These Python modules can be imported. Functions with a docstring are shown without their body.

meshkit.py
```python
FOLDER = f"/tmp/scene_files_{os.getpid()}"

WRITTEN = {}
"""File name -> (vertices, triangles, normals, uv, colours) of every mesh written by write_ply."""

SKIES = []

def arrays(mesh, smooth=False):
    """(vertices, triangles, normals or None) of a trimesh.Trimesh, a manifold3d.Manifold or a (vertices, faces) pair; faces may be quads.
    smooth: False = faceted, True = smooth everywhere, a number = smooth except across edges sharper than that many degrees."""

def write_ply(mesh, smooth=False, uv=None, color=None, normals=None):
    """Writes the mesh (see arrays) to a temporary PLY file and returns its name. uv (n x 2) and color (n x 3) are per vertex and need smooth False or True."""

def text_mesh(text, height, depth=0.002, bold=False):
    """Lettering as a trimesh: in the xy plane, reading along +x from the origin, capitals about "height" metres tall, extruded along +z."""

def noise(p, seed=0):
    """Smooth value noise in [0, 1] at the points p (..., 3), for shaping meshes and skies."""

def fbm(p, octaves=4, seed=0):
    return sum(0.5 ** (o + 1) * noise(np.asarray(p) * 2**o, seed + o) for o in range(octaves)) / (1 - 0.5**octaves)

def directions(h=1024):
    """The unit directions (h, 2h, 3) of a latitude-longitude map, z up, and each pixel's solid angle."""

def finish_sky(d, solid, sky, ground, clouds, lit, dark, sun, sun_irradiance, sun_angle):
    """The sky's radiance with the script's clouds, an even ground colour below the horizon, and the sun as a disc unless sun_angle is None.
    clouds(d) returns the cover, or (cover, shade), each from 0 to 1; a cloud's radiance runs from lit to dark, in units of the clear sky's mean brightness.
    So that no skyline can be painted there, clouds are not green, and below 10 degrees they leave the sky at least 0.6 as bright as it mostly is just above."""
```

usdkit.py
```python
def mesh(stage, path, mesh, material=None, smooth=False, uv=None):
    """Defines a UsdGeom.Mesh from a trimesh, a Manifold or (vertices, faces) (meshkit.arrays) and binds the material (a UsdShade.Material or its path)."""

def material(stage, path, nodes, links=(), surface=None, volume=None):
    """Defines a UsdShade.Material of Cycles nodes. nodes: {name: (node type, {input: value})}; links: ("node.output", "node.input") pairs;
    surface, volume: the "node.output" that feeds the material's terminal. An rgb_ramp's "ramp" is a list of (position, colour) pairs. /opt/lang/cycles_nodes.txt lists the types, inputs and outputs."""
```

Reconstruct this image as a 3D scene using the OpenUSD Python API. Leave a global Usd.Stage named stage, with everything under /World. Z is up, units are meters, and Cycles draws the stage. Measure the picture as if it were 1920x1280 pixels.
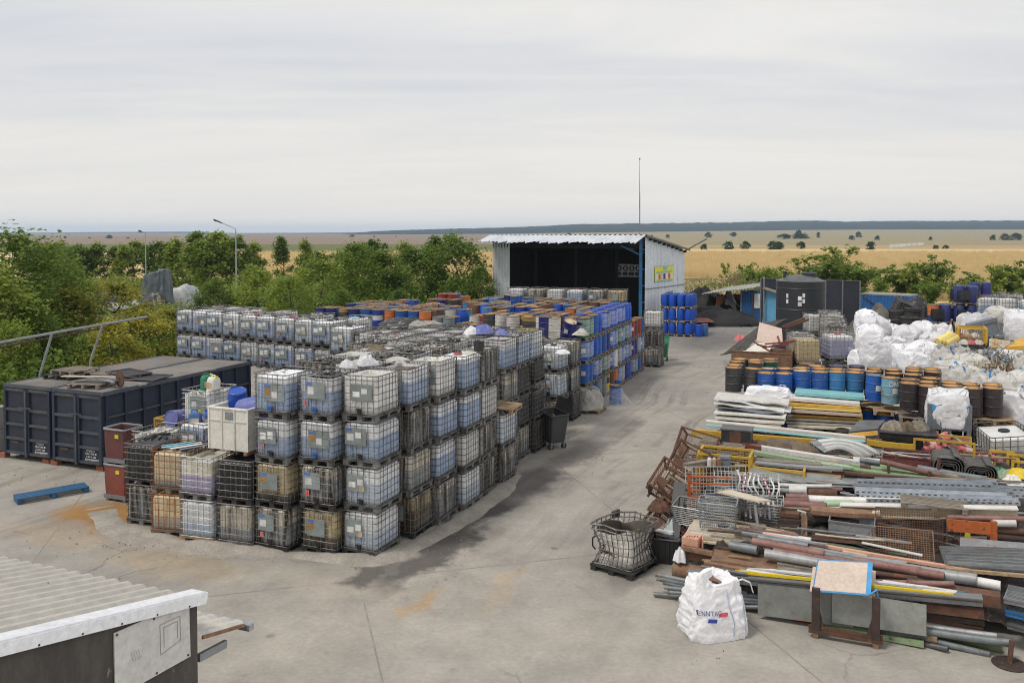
import math,random
import numpy as np,trimesh,usdkit,meshkit
from shapely.geometry import Polygon
from pxr import Usd,UsdGeom,UsdLux,UsdShade,Gf,Sdf
stage = Usd.Stage.CreateInMemory()
UsdGeom.SetStageUpAxis(stage,"Z")
UsdGeom.SetStageMetersPerUnit(stage,1.0)
UsdGeom.Xform.Define(stage,"/World")
stage.SetDefaultPrim(stage.GetPrimAtPath("/World"))
UsdGeom.Scope.Define(stage,"/World/Looks")
rnd = random.Random(7)
nrs = np.random.RandomState(11)
# ---------------------------------------------------------------- camera
EYE,FPX,PITCH,HORIZON = 7.95,1600.0,math.radians(1.8),437.0
PPY = HORIZON + FPX * math.tan(PITCH)
cam = UsdGeom.Camera.Define(stage,"/World/camera")
cam.CreateHorizontalApertureAttr(36.0)
cam.CreateVerticalApertureAttr(24.0)
cam.CreateFocalLengthAttr(36.0 * FPX / 1920.0)
cam.CreateVerticalApertureOffsetAttr(-(640.0 - PPY) / 1920.0 * 36.0)
cam.CreateClippingRangeAttr(Gf.Vec2f(0.05,100000.0))
cam.CreateExposureAttr(0.4)
_c = UsdGeom.Xformable(cam)
_c.AddTranslateOp().Set(Gf.Vec3d(0,0,EYE))
_c.AddRotateXOp().Set(90.0 - math.degrees(PITCH))
# ---------------------------------------------------------------- sky and sun
SUN_EL,SUN_ROT = math.radians(58),math.radians(-118)
dome = UsdLux.DomeLight.Define(stage,"/World/sky")
dome.GetPrim().SetCustomDataByKey("kind","structure")
SKY_STRENGTH = 0.1
sky_nodes = {
 "sky":("sky_texture",{"sky_type":"single_scattering","sun_disc":False,"sun_elevation":SUN_EL,"sun_rotation":SUN_ROT,"altitude":100.0,"air_density":1.0,"aerosol_density":1.6}),
 "tc":("texture_coordinate",{}),
 "sep":("separate_xyz",{}),
 # clouds lie on a plane overhead: direction / (z + c)
 "zc":("math",{"math_type":"add","value2":0.10}),
 "zm":("math",{"math_type":"maximum","value2":0.05}),
 "dx":("math",{"math_type":"divide"}),
 "dy":("math",{"math_type":"divide"}),
 "pl":("combine_xyz",{"z":0.3}),
 "map":("mapping",{"rotation":(0,0,0.5),"scale":(0.5,1.5,1.0)}),
 "n1":("noise_texture",{"scale":0.9,"detail":6.0,"roughness":0.55,"distortion":0.6}),
 "n2":("noise_texture",{"scale":0.33,"detail":3.0,"roughness":0.5}),
 "add":("math",{"math_type":"multiply_add","value2":0.55}),
 "s2":("math",{"math_type":"multiply","value2":0.45}),
 "cov":("map_range",{"from_min":0.33,"from_max":0.62,"to_min":0.93,"to_max":1.0,"clamp":True}),
 "shade":("map_range",{"from_min":0.38,"from_max":0.58,"to_min":0.0,"to_max":1.0,"clamp":True}),
 "ccol":("mix_color",{"a":(4.75,4.98,5.45),"b":(6.45,6.35,6.2)}),
 # brighter, warmer veil towards the horizon
 "hz":("map_range",{"from_min":0.0,"from_max":0.22,"to_min":1.0,"to_max":0.0,"clamp":True}),
 "veil":("mix_color",{"b":(6.7,6.4,5.95)}),
 "mix":("mix_color",{}),
 "bg":("background_shader",{"strength":SKY_STRENGTH}),
}
for _k in ("ccol","veil","mix"):
 sky_nodes[_k][1].update({"use_clamp":False,"use_clamp_result":False})
sky_links = [("tc.generated","sep.vector"),("sep.z","zc.value1"),("zc.value","zm.value1"),("sep.x","dx.value1"),("zm.value","dx.value2"),("sep.y","dy.value1"),("zm.value","dy.value2"),
             ("dx.value","pl.x"),("dy.value","pl.y"),("pl.vector","map.vector"),("map.vector","n1.vector"),("map.vector","n2.vector"),("n2.fac","s2.value1"),
             ("n1.fac","add.value1"),("s2.value","add.value3"),("add.value","cov.value"),("add.value","shade.value"),("shade.result","ccol.fac"),("sep.z","hz.value"),("hz.result","veil.fac"),("ccol.result","veil.a"),
             ("cov.result","mix.fac"),("sky.color","mix.a"),("veil.result","mix.b"),("mix.result","bg.color")]
sky_mat = usdkit.material(stage,"/World/Looks/sky_overcast",sky_nodes,sky_links,surface="bg.background")
UsdShade.MaterialBindingAPI.Apply(dome.GetPrim()).Bind(sky_mat)
sun = UsdLux.DistantLight.Define(stage,"/World/sun")
sun.CreateIntensityAttr(0.4)
sun.CreateAngleAttr(14.0)
sun.CreateColorAttr(Gf.Vec3f(1.0,0.95,0.88))
sun.GetPrim().CreateAttribute("inputs:normalize",Sdf.ValueTypeNames.Bool).Set(True)
_s = UsdGeom.Xformable(sun)
_s.AddRotateXYZOp().Set(Gf.Vec3f(90.0 - math.degrees(SUN_EL),0.0,180.0 - math.degrees(SUN_ROT)))
# ---------------------------------------------------------------- where things stand
_cp,_sp = math.cos(PITCH),math.sin(PITCH)
def ray(px,py):
 x,y = (px - 960.0) / FPX,-(py - PPY) / FPX
 return np.array([x,_cp + y * _sp,-_sp + y * _cp])
def G(px,py,h=0.0):
 """The point at height h that the photograph shows at this pixel of its 1920 x 1280."""
 r = ray(px,py)
 return np.array([0,0,EYE]) + r * ((h - EYE) / r[2])
def D(px,py,d):
 """The point d metres ahead that the photograph shows at this pixel."""
 r = ray(px,py)
 return np.array([0,0,EYE]) + r * (d / r[1])
YA = math.radians(22.0)
UX,VX = np.array([math.cos(YA),-math.sin(YA),0]),np.array([math.sin(YA),math.cos(YA),0])
YO = np.array([-3.25,20.8,0])
YROT = -22.0
def Y(u,v,z=0.0):
 """Yard frame: u runs across the road to the right, v away along it."""
 return YO + UX * u + VX * v + np.array([0,0,z])
def uv_of(p):
 q = np.asarray(p,float) - YO
 return float(q @ UX),float(q @ VX)
# ---------------------------------------------------------------- mesh pieces: each is (vertices, triangles)
def J(*parts):
 vs,fs,n = [],[],0
 for p in parts:
  if isinstance(p,list):
   p = J(*p)
  v,f = p
  vs.append(v); fs.append(np.asarray(f) + n); n += len(v)
 return np.vstack(vs),np.vstack(fs)
_BF = np.array([[0,2,1],[0,3,2],[4,5,6],[4,6,7],[0,1,5],[0,5,4],[1,2,6],[1,6,5],[2,3,7],[2,7,6],[3,0,4],[3,4,7]])
def box(cx,cy,cz,sx,sy,sz,rz=0.0):
 s = np.array([[-1,-1,-1],[1,-1,-1],[1,1,-1],[-1,1,-1],[-1,-1,1],[1,-1,1],[1,1,1],[-1,1,1]]) * np.array([sx,sy,sz]) / 2
 if rz:
  c,k = math.cos(rz),math.sin(rz)
  s = s @ np.array([[c,k,0],[-k,c,0],[0,0,1]])
 return s + np.array([cx,cy,cz]),_BF
def bbox(x0,x1,y0,y1,z0,z1):
 return box((x0 + x1) / 2,(y0 + y1) / 2,(z0 + z1) / 2,x1 - x0,y1 - y0,z1 - z0)
def frame(d,up=(0,0,1)):
 d = np.asarray(d,float); d = d / np.linalg.norm(d)
 up = np.asarray(up,float)
 if abs(d @ up) > 0.98:
  up = np.array([0,1.0,0]) if abs(d[1]) < 0.9 else np.array([1.0,0,0])
 a = np.cross(d,up); a /= np.linalg.norm(a)
 return d,a,np.cross(a,d)
def beam(p,q,w,h,up=(0,0,1)):
 """A bar of rectangular section from p to q: w across, h along up."""
 p,q = np.asarray(p,float),np.asarray(q,float)
 d,a,b = frame(q - p,up)
 v = []
 for e in (p,q):
  for sx,sy in ((-1,-1),(1,-1),(1,1),(-1,1)):
   v.append(e + a * sx * w / 2 + b * sy * h / 2)
 f = [[0,1,2],[0,2,3],[4,6,5],[4,7,6],[0,5,1],[0,4,5],[1,6,2],[1,5,6],[2,7,3],[2,6,7],[3,4,0],[3,7,4]]
 return np.array(v),np.array(f)
def tube(pts,r,n=6,caps=True,closed=False):
 pts = np.asarray(pts,float)
 m = len(pts)
 rr = np.broadcast_to(np.asarray(r,float),(m,))
 tg = np.gradient(pts,axis=0) if not closed else np.roll(pts,-1,0) - np.roll(pts,1,0)
 ang = np.arange(n) * 2 * math.pi / n
 v,pa = [],None
 for i in range(m):
  d,a,b = frame(tg[i])
  if pa is not None:
   a = pa - d * (pa @ d); a /= np.linalg.norm(a) + 1e-12; b = np.cross(a,d)
  pa = a
  v.append(pts[i] + rr[i] * (np.cos(ang)[:,None] * a + np.sin(ang)[:,None] * b))
 v = np.vstack(v)
 f = []
 for i in range(m if closed else m - 1):
  k = (i + 1) % m
  for j in range(n):
   q = (i * n + j,i * n + (j + 1) % n,k * n + (j + 1) % n,k * n + j)
   f += [[q[0],q[1],q[2]],[q[0],q[2],q[3]]]
 if caps and not closed:
  c0,c1 = len(v),len(v) + 1
  v = np.vstack([v,pts[:1],pts[-1:]])
  for j in range(n):
   f += [[c0,(j + 1) % n,j],[c1,(m - 1) * n + j,(m - 1) * n + (j + 1) % n]]
 return v,np.array(f)
def cyl(p,q,r,n=10,caps=True):
 return tube([p,q],r,n,caps)
def bowed(p,q):
 """Points from p to q with the slight sag and sideways bow of a long thin thing."""
 p,q = np.asarray(p,float),np.asarray(q,float); L = np.linalg.norm(q - p)
 if L < 1.2:
  return np.array([p,q])
 t = np.linspace(0,1,6)[:,None]; b = rnd.uniform(-.012,.012) * L; s = rnd.uniform(-.002,.014) * L
 return p * (1 - t) + q * t + np.sin(t * math.pi) * (np.array([-(q - p)[1],(q - p)[0],0]) / L * b - np.array([0,0,1]) * s)
def pipe(p,q,r,n=12,t=0.15):
 """A hollow pipe: outside, bore and ring ends."""
 pts = bowed(p,q); m = len(pts)
 v,f = tube(pts,r,n,False)
 v2,f2 = tube(pts,r * (1 - t),n,False)
 f2 = f2[:,::-1] + len(v)
 ring = []
 for e in (0,(m - 1) * n):
  for j in range(n):
   a,b,c,d = e + j,e + (j + 1) % n,len(v) + e + (j + 1) % n,len(v) + e + j
   ring += [[a,c,b],[a,d,c]] if e == 0 else [[a,b,c],[a,c,d]]
 return np.vstack([v,v2]),np.vstack([f,f2,ring])
def lathe(prof,n=16,c=(0,0,0)):
 prof = np.asarray(prof,float)
 ang = np.arange(n) * 2 * math.pi / n
 v = np.stack([prof[:,None,0] * np.cos(ang),prof[:,None,0] * np.sin(ang),np.repeat(prof[:,1:2],n,1)],-1).reshape(-1,3) + np.asarray(c)
 f = []
 for i in range(len(prof) - 1):
  for j in range(n):
   q = (i * n + j,i * n + (j + 1) % n,(i + 1) * n + (j + 1) % n,(i + 1) * n + j)
   if prof[i,0] > 1e-6:
    f.append([q[0],q[1],q[2]])
   if prof[i + 1,0] > 1e-6:
    f.append([q[0],q[2],q[3]])
 return v,np.array(f)
def grid(fn,nu,nv,wrap=False):
 """fn(u array, v array in 0..1) -> points; a sheet of nu x nv cells."""
 u,v = np.meshgrid(np.linspace(0,1,nu + 1),np.linspace(0,1,nv + 1),indexing="ij")
 p = np.asarray(fn(u,v)).reshape(-1,3)
 i,j = np.meshgrid(np.arange(nu),np.arange(nv),indexing="ij")
 a = (i * (nv + 1) + j).ravel()
 q = np.stack([a,a + nv + 1,a + nv + 2,a + 1],1)
 return p,np.vstack([q[:,[0,1,2]],q[:,[0,2,3]]])
def solid_sheet(pts_top,t):
 """A grid sheet given thickness t downwards."""
 v,f = pts_top
 w = v - np.array([0,0,t])
 e = np.vstack([f[:,[0,1]],f[:,[1,2]],f[:,[2,0]]])
 key = {}
 for a,b in e:
  key[(a,b)] = 1
 side = [(a,b) for (a,b) in key if (b,a) not in key]
 n = len(v)
 sf = []
 for a,b in side:
  sf += [[b,a,a + n],[b,a + n,b + n]]
 return np.vstack([v,w]),np.vstack([f,f[:,::-1] + n,sf])
def prism(poly,z0,z1):
 m = trimesh.creation.extrude_polygon(poly if isinstance(poly,Polygon) else Polygon(poly),z1 - z0,engine="earcut")
 return np.array(m.vertices) + np.array([0,0,z0]),np.array(m.faces)
def rot(m,rx=0,ry=0,rz=0,t=(0,0,0),s=1.0):
 R = trimesh.transformations.euler_matrix(math.radians(rx),math.radians(ry),math.radians(rz))[:3,:3]
 return (m[0] * s) @ R.T + np.asarray(t),m[1]
def place(m,o,x,y,z=(0,0,1)):
 """Local axes of the piece laid along x, y, z from o."""
 return m[0][:,:1] * np.asarray(x) + m[0][:,1:2] * np.asarray(y) + m[0][:,2:] * np.asarray(z) + np.asarray(o),m[1]
def rough_heap(rx,ry,h,n=26,seed=0,amp=0.3,freq=1.5,sharp=1.0):
 """A heap over an ellipse on the ground, uneven, closed by its foot."""
 def fn(u,v):
  a,r = u * 2 * math.pi,v
  x,y = np.cos(a) * r * rx,np.sin(a) * r * ry
  nz = meshkit.fbm(np.stack([x * freq,y * freq,np.zeros_like(x) + seed],-1),4,seed)
  k = 1 + (meshkit.noise(np.stack([np.cos(a) * 2 + 5,np.sin(a) * 2 + 5,np.zeros_like(a) + seed],-1),seed) - 0.5) * 0.5
  z = h * np.clip(1 - r,0,1) ** sharp * (1 - amp + 2 * amp * nz) + (nz - 0.5) * amp * 0.5 * np.minimum(1,4 * (1 - r)) - 0.03 * (r > 0.99)
  return np.stack([x * k,y * k,z],-1)
 return grid(fn,n,max(6,n // 2))
# ---------------------------------------------------------------- USD objects
_used = {}
def numbered(path):
 k = _used.get(path,-1) + 1
 _used[path] = k
 return path if k == 0 else f"{path}_{k:03d}"
def tag(prim,label=None,cat=None,group=None,kind=None):
 for k,v in (("label",label),("category",cat),("group",group),("kind",kind)):
  if v:
   prim.SetCustomDataByKey(k,v)
 return prim
def put(path,m,mat,smooth=False):
 return usdkit.mesh(stage,path,m,MATS[mat] if isinstance(mat,str) else mat,smooth).GetPrim()
def shift(m,b):
 return m[0] - b,m[1]
def _children(path,parts,base):
 """parts: (name, mesh, material[, smooth[, sub-parts[, label]]])"""
 for p in parts:
  name,m,mat = p[:3]
  pp = numbered(f"{path}/{name}")
  prim = put(pp,shift(m,base),mat,p[3] if len(p) > 3 else False)
  if len(p) > 5 and p[5]:
   tag(prim,p[5])
  if len(p) > 4 and p[4]:
   _children(pp,p[4],base)
def _all(parts):
 for p in parts:
  yield p[1][0]
  if len(p) > 4 and p[4]:
   yield from _all(p[4])
def thing(name,label,cat,parts,group=None,base=None):
 """A thing whose parts are given in world coordinates; its Xform stands at its base."""
 if base is None:
  v = np.vstack(list(_all(parts)))
  lo,hi = v.min(0),v.max(0)
  base = np.array([(lo[0] + hi[0]) / 2,(lo[1] + hi[1]) / 2,lo[2]])
 path = numbered(f"/World/{name}")
 x = UsdGeom.Xform.Define(stage,path)
 x.AddTranslateOp().Set(Gf.Vec3d(*map(float,base)))
 _children(path,parts,np.asarray(base,float))
 return tag(x.GetPrim(),label,cat,group)
def single(name,label,cat,m,mat,group=None,smooth=False):
 """A thing that is one mesh, given in world coordinates."""
 lo,hi = m[0].min(0),m[0].max(0)
 base = np.array([(lo[0] + hi[0]) / 2,(lo[1] + hi[1]) / 2,lo[2]])
 prim = put(numbered(f"/World/{name}"),shift(m,base),mat,smooth)
 UsdGeom.Xformable(prim).AddTranslateOp().Set(Gf.Vec3d(*map(float,base)))
 return tag(prim,label,cat,group)
def setting(name,m,mat,kind="structure",smooth=False,label=None):
 return tag(put(numbered(f"/World/{name}"),m,mat,smooth),label,None,None,kind)
stage.CreateClassPrim("/World/Prototypes")
def proto(name,parts):
 """A class prim with parts in its own coordinates, for repeats."""
 path = numbered(f"/World/Prototypes/{name}")
 UsdGeom.Xform.Define(stage,path)
 _children(path,parts,np.zeros(3))
 return path
def inst(pr,name,label,cat,pos,rz=0.0,group=None,rx=0.0,ry=0.0,s=1.0):
 x = UsdGeom.Xform.Define(stage,numbered(f"/World/{name}"))
 x.AddTranslateOp().Set(Gf.Vec3d(*map(float,pos)))
 x.AddRotateXYZOp().Set(Gf.Vec3f(rx,ry,rz))
 if np.ndim(s) or s != 1.0:
  x.AddScaleOp().Set(Gf.Vec3f(*(map(float,s) if np.ndim(s) else (s,s,s))))
 x.GetPrim().GetReferences().AddInternalReference(pr)
 x.GetPrim().SetInstanceable(True)
 return tag(x.GetPrim(),label,cat,group)
ORD = "first second third fourth fifth sixth seventh eighth ninth tenth eleventh twelfth thirteenth fourteenth fifteenth sixteenth seventeenth eighteenth nineteenth twentieth".split()
ORD += ["twenty-" + x for x in ORD[:9]] + ["thirtieth"] + ["thirty-" + x for x in ORD[:9]] + ["fortieth"] + ["forty-" + x for x in ORD[:9]]
# ---------------------------------------------------------------- materials
MATS = {}
def mat(name,c1,c2=None,scale=3.0,lo=0.42,hi=0.62,rough=0.6,metal=0.0,bump=0.0,bscale=None,stretch=(1,1,1),c3=None,lo3=0.55,hi3=0.7,scale3=9.0,stretch3=(1,1,1),world=False,spec=0.5,extra=None):
 """A surface of c1 with patches of c2 and, finer, of c3; repeats differ."""
 c2 = c2 or tuple(x * 0.8 for x in c1)
 n = {"tc":("texture_coordinate",{}),"geo":("geometry",{}),"oi":("object_info",{}),"rv":("math",{"math_type":"multiply","value2":61.0}),"cv":("combine_xyz",{}),"add":("vector_math",{"math_type":"add"}),
         "m1":("mapping",{"scale":stretch}),"n1":("noise_texture",{"scale":scale,"detail":6.0,"roughness":0.6}),"r1":("map_range",{"from_min":lo,"from_max":hi,"clamp":True}),
         "c12":("mix_color",{"a":c1,"b":c2}),
         "n0":("noise_texture",{"scale":scale * 7.3,"detail":3.0,"roughness":0.65}),"r0":("map_range",{"from_min":0.3,"from_max":0.7,"to_min":0.86,"to_max":1.1}),
         "hv":("map_range",{"from_min":0.0,"from_max":1.0,"to_min":0.82,"to_max":1.14}),"mul":("math",{"math_type":"multiply"}),"hsv":("hsv",{}),
         "p":("principled_bsdf",{"roughness":rough,"metallic":metal,"specular_ior_level":spec})}
 l = [("oi.random","rv.value1"),("rv.value","cv.x"),("rv.value","cv.y"),("rv.value","cv.z"),(("geo.position" if world else "tc.object"),"add.vector1"),("cv.vector","add.vector2"),
         ("add.vector","m1.vector"),("m1.vector","n1.vector"),("add.vector","n0.vector"),("n1.fac","r1.value"),("r1.result","c12.fac"),("n0.fac","r0.value"),("oi.random","hv.value"),
         ("r0.result","mul.value1"),("hv.result","mul.value2"),("mul.value","hsv.value"),("hsv.color","p.base_color")]
 last = "c12.result"
 if c3:
  n |= {"m3":("mapping",{"scale":stretch3}),"n3":("noise_texture",{"scale":scale3,"detail":5.0,"roughness":0.6}),"r3":("map_range",{"from_min":lo3,"from_max":hi3,"clamp":True}),"c3":("mix_color",{"b":c3})}
  l += [("add.vector","m3.vector"),("m3.vector","n3.vector"),("n3.fac","r3.value"),("r3.result","c3.fac"),(last,"c3.a")]
  last = "c3.result"
 if extra:
  last = extra(n,l,last)
 l.append((last,"hsv.color"))
 if bump:
  n |= {"nb":("noise_texture",{"scale":bscale or scale * 4,"detail":4.0}),"bp":("bump",{"strength":bump,"distance":0.02})}
  l += [("add.vector","nb.vector"),("nb.fac","bp.height"),("bp.normal","p.normal")]
 MATS[name] = usdkit.material(stage,f"/World/Looks/{name}",n,l,surface="p.BSDF")
 return name
_bk = [0]
def band(z0,z1,col,soft=0.004):
 """A colour between two heights of the thing (a painted band, a filling)."""
 def f(n,l,last,k=_bk):
  k[0] += 1
  i = f"{k[0]}"
  if "sepz" not in n:
   n["sepz"] = ("separate_xyz",{}); l.append(("tc.object","sepz.vector"))
  n[f"ba{i}"] = ("map_range",{"from_min":z0 - soft,"from_max":z0 + soft,"clamp":True})
  n[f"bb{i}"] = ("map_range",{"from_min":z1 - soft,"from_max":z1 + soft,"to_min":1.0,"to_max":0.0,"clamp":True})
  n[f"bm{i}"] = ("math",{"math_type":"multiply"})
  n[f"bc{i}"] = ("mix_color",{"b":col})
  l.extend([("sepz.z",f"ba{i}.value"),("sepz.z",f"bb{i}.value"),(f"ba{i}.result",f"bm{i}.value1"),(f"bb{i}.result",f"bm{i}.value2"),(f"bm{i}.value",f"bc{i}.fac"),(last,f"bc{i}.a")])
  return f"bc{i}.result"
 return f
def tank_mat(name,top,liquid,level,lvar,grime,gamt,sheer=0.5):
 """A translucent tank: pale above the filling, tinted below, grimed in runs."""
 def f(n,l,last):
  n |= {"sepz":("separate_xyz",{}),"lv":("math",{"math_type":"multiply_add","value2":lvar,"value3":level}),"sub":("math",{"math_type":"subtract"}),
              "wob":("noise_texture",{"scale":4.0,"detail":3.0}),"wa":("math",{"math_type":"multiply_add","value2":0.12}),"rl":("map_range",{"from_min":-0.035,"from_max":0.035,"to_min":1.0,"to_max":0.0,"clamp":True}),"lm":("math",{"math_type":"multiply","value2":sheer + 0.45}),
              "lc":("mix_color",{"b":liquid}),"ms":("mapping",{"scale":(7,7,0.55)}),"ns":("noise_texture",{"scale":1.1,"detail":6.0,"roughness":0.68}),"ga":("math",{"math_type":"multiply_add","value2":0.16,"value3":-0.08}),"gs":("math",{"math_type":"add"}),
              "rs":("map_range",{"from_min":0.72 - gamt * 0.3,"from_max":0.9 - gamt * 0.3,"clamp":True}),"gc":("mix_color",{"b":grime}),
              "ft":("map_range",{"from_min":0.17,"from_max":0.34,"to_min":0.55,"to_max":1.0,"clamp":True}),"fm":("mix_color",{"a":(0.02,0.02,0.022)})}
  l.extend([("tc.object","sepz.vector"),("oi.random","lv.value1"),("sepz.z","sub.value1"),("lv.value","sub.value2"),("add.vector","wob.vector"),("wob.fac","wa.value1"),("sub.value","wa.value3"),("wa.value","rl.value"),("rl.result","lm.value1"),
                  ("lm.value","lc.fac"),(last,"lc.a"),("add.vector","ms.vector"),("ms.vector","ns.vector"),("oi.random","ga.value1"),("ns.fac","gs.value1"),("ga.value","gs.value2"),("gs.value","rs.value"),("rs.result","gc.fac"),("lc.result","gc.a"),
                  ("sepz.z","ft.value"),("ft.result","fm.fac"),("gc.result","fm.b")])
  return "fm.result"
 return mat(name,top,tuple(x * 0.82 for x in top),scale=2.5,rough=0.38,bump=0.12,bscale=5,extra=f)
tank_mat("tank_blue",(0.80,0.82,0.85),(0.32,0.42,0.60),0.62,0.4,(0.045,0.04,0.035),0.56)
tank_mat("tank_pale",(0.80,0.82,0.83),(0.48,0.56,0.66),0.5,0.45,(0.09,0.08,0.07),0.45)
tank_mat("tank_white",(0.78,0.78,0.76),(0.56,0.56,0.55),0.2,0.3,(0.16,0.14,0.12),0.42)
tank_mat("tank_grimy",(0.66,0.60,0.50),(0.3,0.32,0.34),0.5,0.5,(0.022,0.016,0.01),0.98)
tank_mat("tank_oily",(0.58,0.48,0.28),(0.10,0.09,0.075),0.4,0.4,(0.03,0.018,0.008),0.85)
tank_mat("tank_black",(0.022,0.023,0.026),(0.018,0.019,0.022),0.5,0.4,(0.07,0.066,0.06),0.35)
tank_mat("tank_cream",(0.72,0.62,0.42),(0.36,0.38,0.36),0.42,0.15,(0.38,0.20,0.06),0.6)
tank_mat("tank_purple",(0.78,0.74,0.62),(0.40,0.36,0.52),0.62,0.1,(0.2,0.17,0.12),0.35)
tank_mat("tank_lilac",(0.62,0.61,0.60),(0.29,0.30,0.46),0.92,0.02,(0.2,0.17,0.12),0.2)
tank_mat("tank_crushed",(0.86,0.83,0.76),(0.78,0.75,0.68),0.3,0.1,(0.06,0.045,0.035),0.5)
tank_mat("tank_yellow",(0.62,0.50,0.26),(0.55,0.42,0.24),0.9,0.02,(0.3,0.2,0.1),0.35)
mat("cage_steel",(0.165,0.155,0.145),(0.065,0.058,0.05),scale=4,rough=0.5,metal=0.3)
mat("cage_bright",(0.36,0.37,0.38),(0.2,0.19,0.18),scale=4,rough=0.45,metal=0.5)
mat("cage_rust",(0.3,0.1,0.025),(0.16,0.07,0.03),scale=5,rough=0.85)
mat("pallet_steel",(0.16,0.16,0.155),(0.05,0.045,0.04),scale=3,rough=0.65)
mat("pallet_plastic",(0.02,0.02,0.021),(0.045,0.042,0.038),scale=3,rough=0.6)
mat("wood_pale",(0.40,0.29,0.17),(0.27,0.19,0.115),scale=3,stretch=(1,6,6),rough=0.85,c3=(0.14,0.11,0.08),lo3=0.6,hi3=0.75)
mat("wood_grey",(0.25,0.215,0.17),(0.15,0.125,0.1),scale=3,stretch=(1,6,6),rough=0.9,c3=(0.07,0.06,0.05),lo3=0.58,hi3=0.72)
mat("plate_grey",(0.27,0.31,0.31),(0.21,0.24,0.24),scale=3,rough=0.5,metal=0.2,c3=(0.06,0.055,0.05),lo3=0.6,hi3=0.72,stretch3=(5,5,0.5),scale3=1.5)
mat("sticker_white",(0.66,0.66,0.65),(0.52,0.52,0.52),scale=8,rough=0.6,c3=(0.2,0.19,0.18),lo3=0.6,hi3=0.75)
mat("sticker_orange",(0.42,0.20,0.04),(0.3,0.15,0.04),scale=8)
mat("sticker_red",(0.6,0.07,0.06),(0.5,0.3,0.28),scale=14)
mat("sticker_blue",(0.06,0.14,0.5),(0.1,0.18,0.42),scale=8)
mat("sludge",(0.018,0.016,0.015),(0.06,0.055,0.05),scale=3,rough=0.45,bump=0.6,bscale=14,c3=(0.22,0.2,0.18),lo3=0.62,hi3=0.7)
mat("sludge_brown",(0.10,0.035,0.012),(0.03,0.018,0.012),scale=3,rough=0.35,bump=0.4)
mat("liquid_pale",(0.5,0.49,0.46),(0.4,0.37,0.31),scale=3,rough=0.35,bump=0.2)
mat("valve_black",(0.02,0.02,0.02),rough=0.5)
mat("valve_blue",(0.03,0.13,0.42),rough=0.5)
mat("cap_red",(0.4,0.04,0.03),rough=0.5)
# drums
RUST = (0.17,0.07,0.03)
mat("drum_blue",(0.01,0.085,0.38),(0.03,0.09,0.27),scale=3,rough=0.42,c3=(0.2,0.17,0.15),lo3=0.62,hi3=0.7,scale3=4)
mat("drum_sky",(0.03,0.16,0.37),(0.06,0.19,0.36),scale=3,rough=0.5,c3=(0.14,0.1,0.07),lo3=0.6,hi3=0.7,scale3=3)
mat("drum_pale",(0.16,0.33,0.44),(0.2,0.3,0.33),scale=3,rough=0.55,c3=(0.13,0.14,0.08),lo3=0.55,hi3=0.68,scale3=3)
mat("drum_navy",(0.016,0.024,0.17),(0.015,0.02,0.11),scale=3,rough=0.42,c3=(0.2,0.2,0.2),lo3=0.68,hi3=0.74)
mat("drum_dark",(0.038,0.026,0.028),(0.028,0.021,0.022),scale=3,rough=0.42,c3=(0.08,0.055,0.05),lo3=0.62,hi3=0.75)
mat("drum_charcoal",(0.06,0.058,0.057),(0.045,0.042,0.042),scale=3,rough=0.45,c3=(0.1,0.07,0.05),lo3=0.64,hi3=0.75)
mat("drum_grey",(0.22,0.25,0.27),(0.17,0.19,0.2),scale=3,rough=0.5,c3=RUST,lo3=0.62,hi3=0.7)
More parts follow.
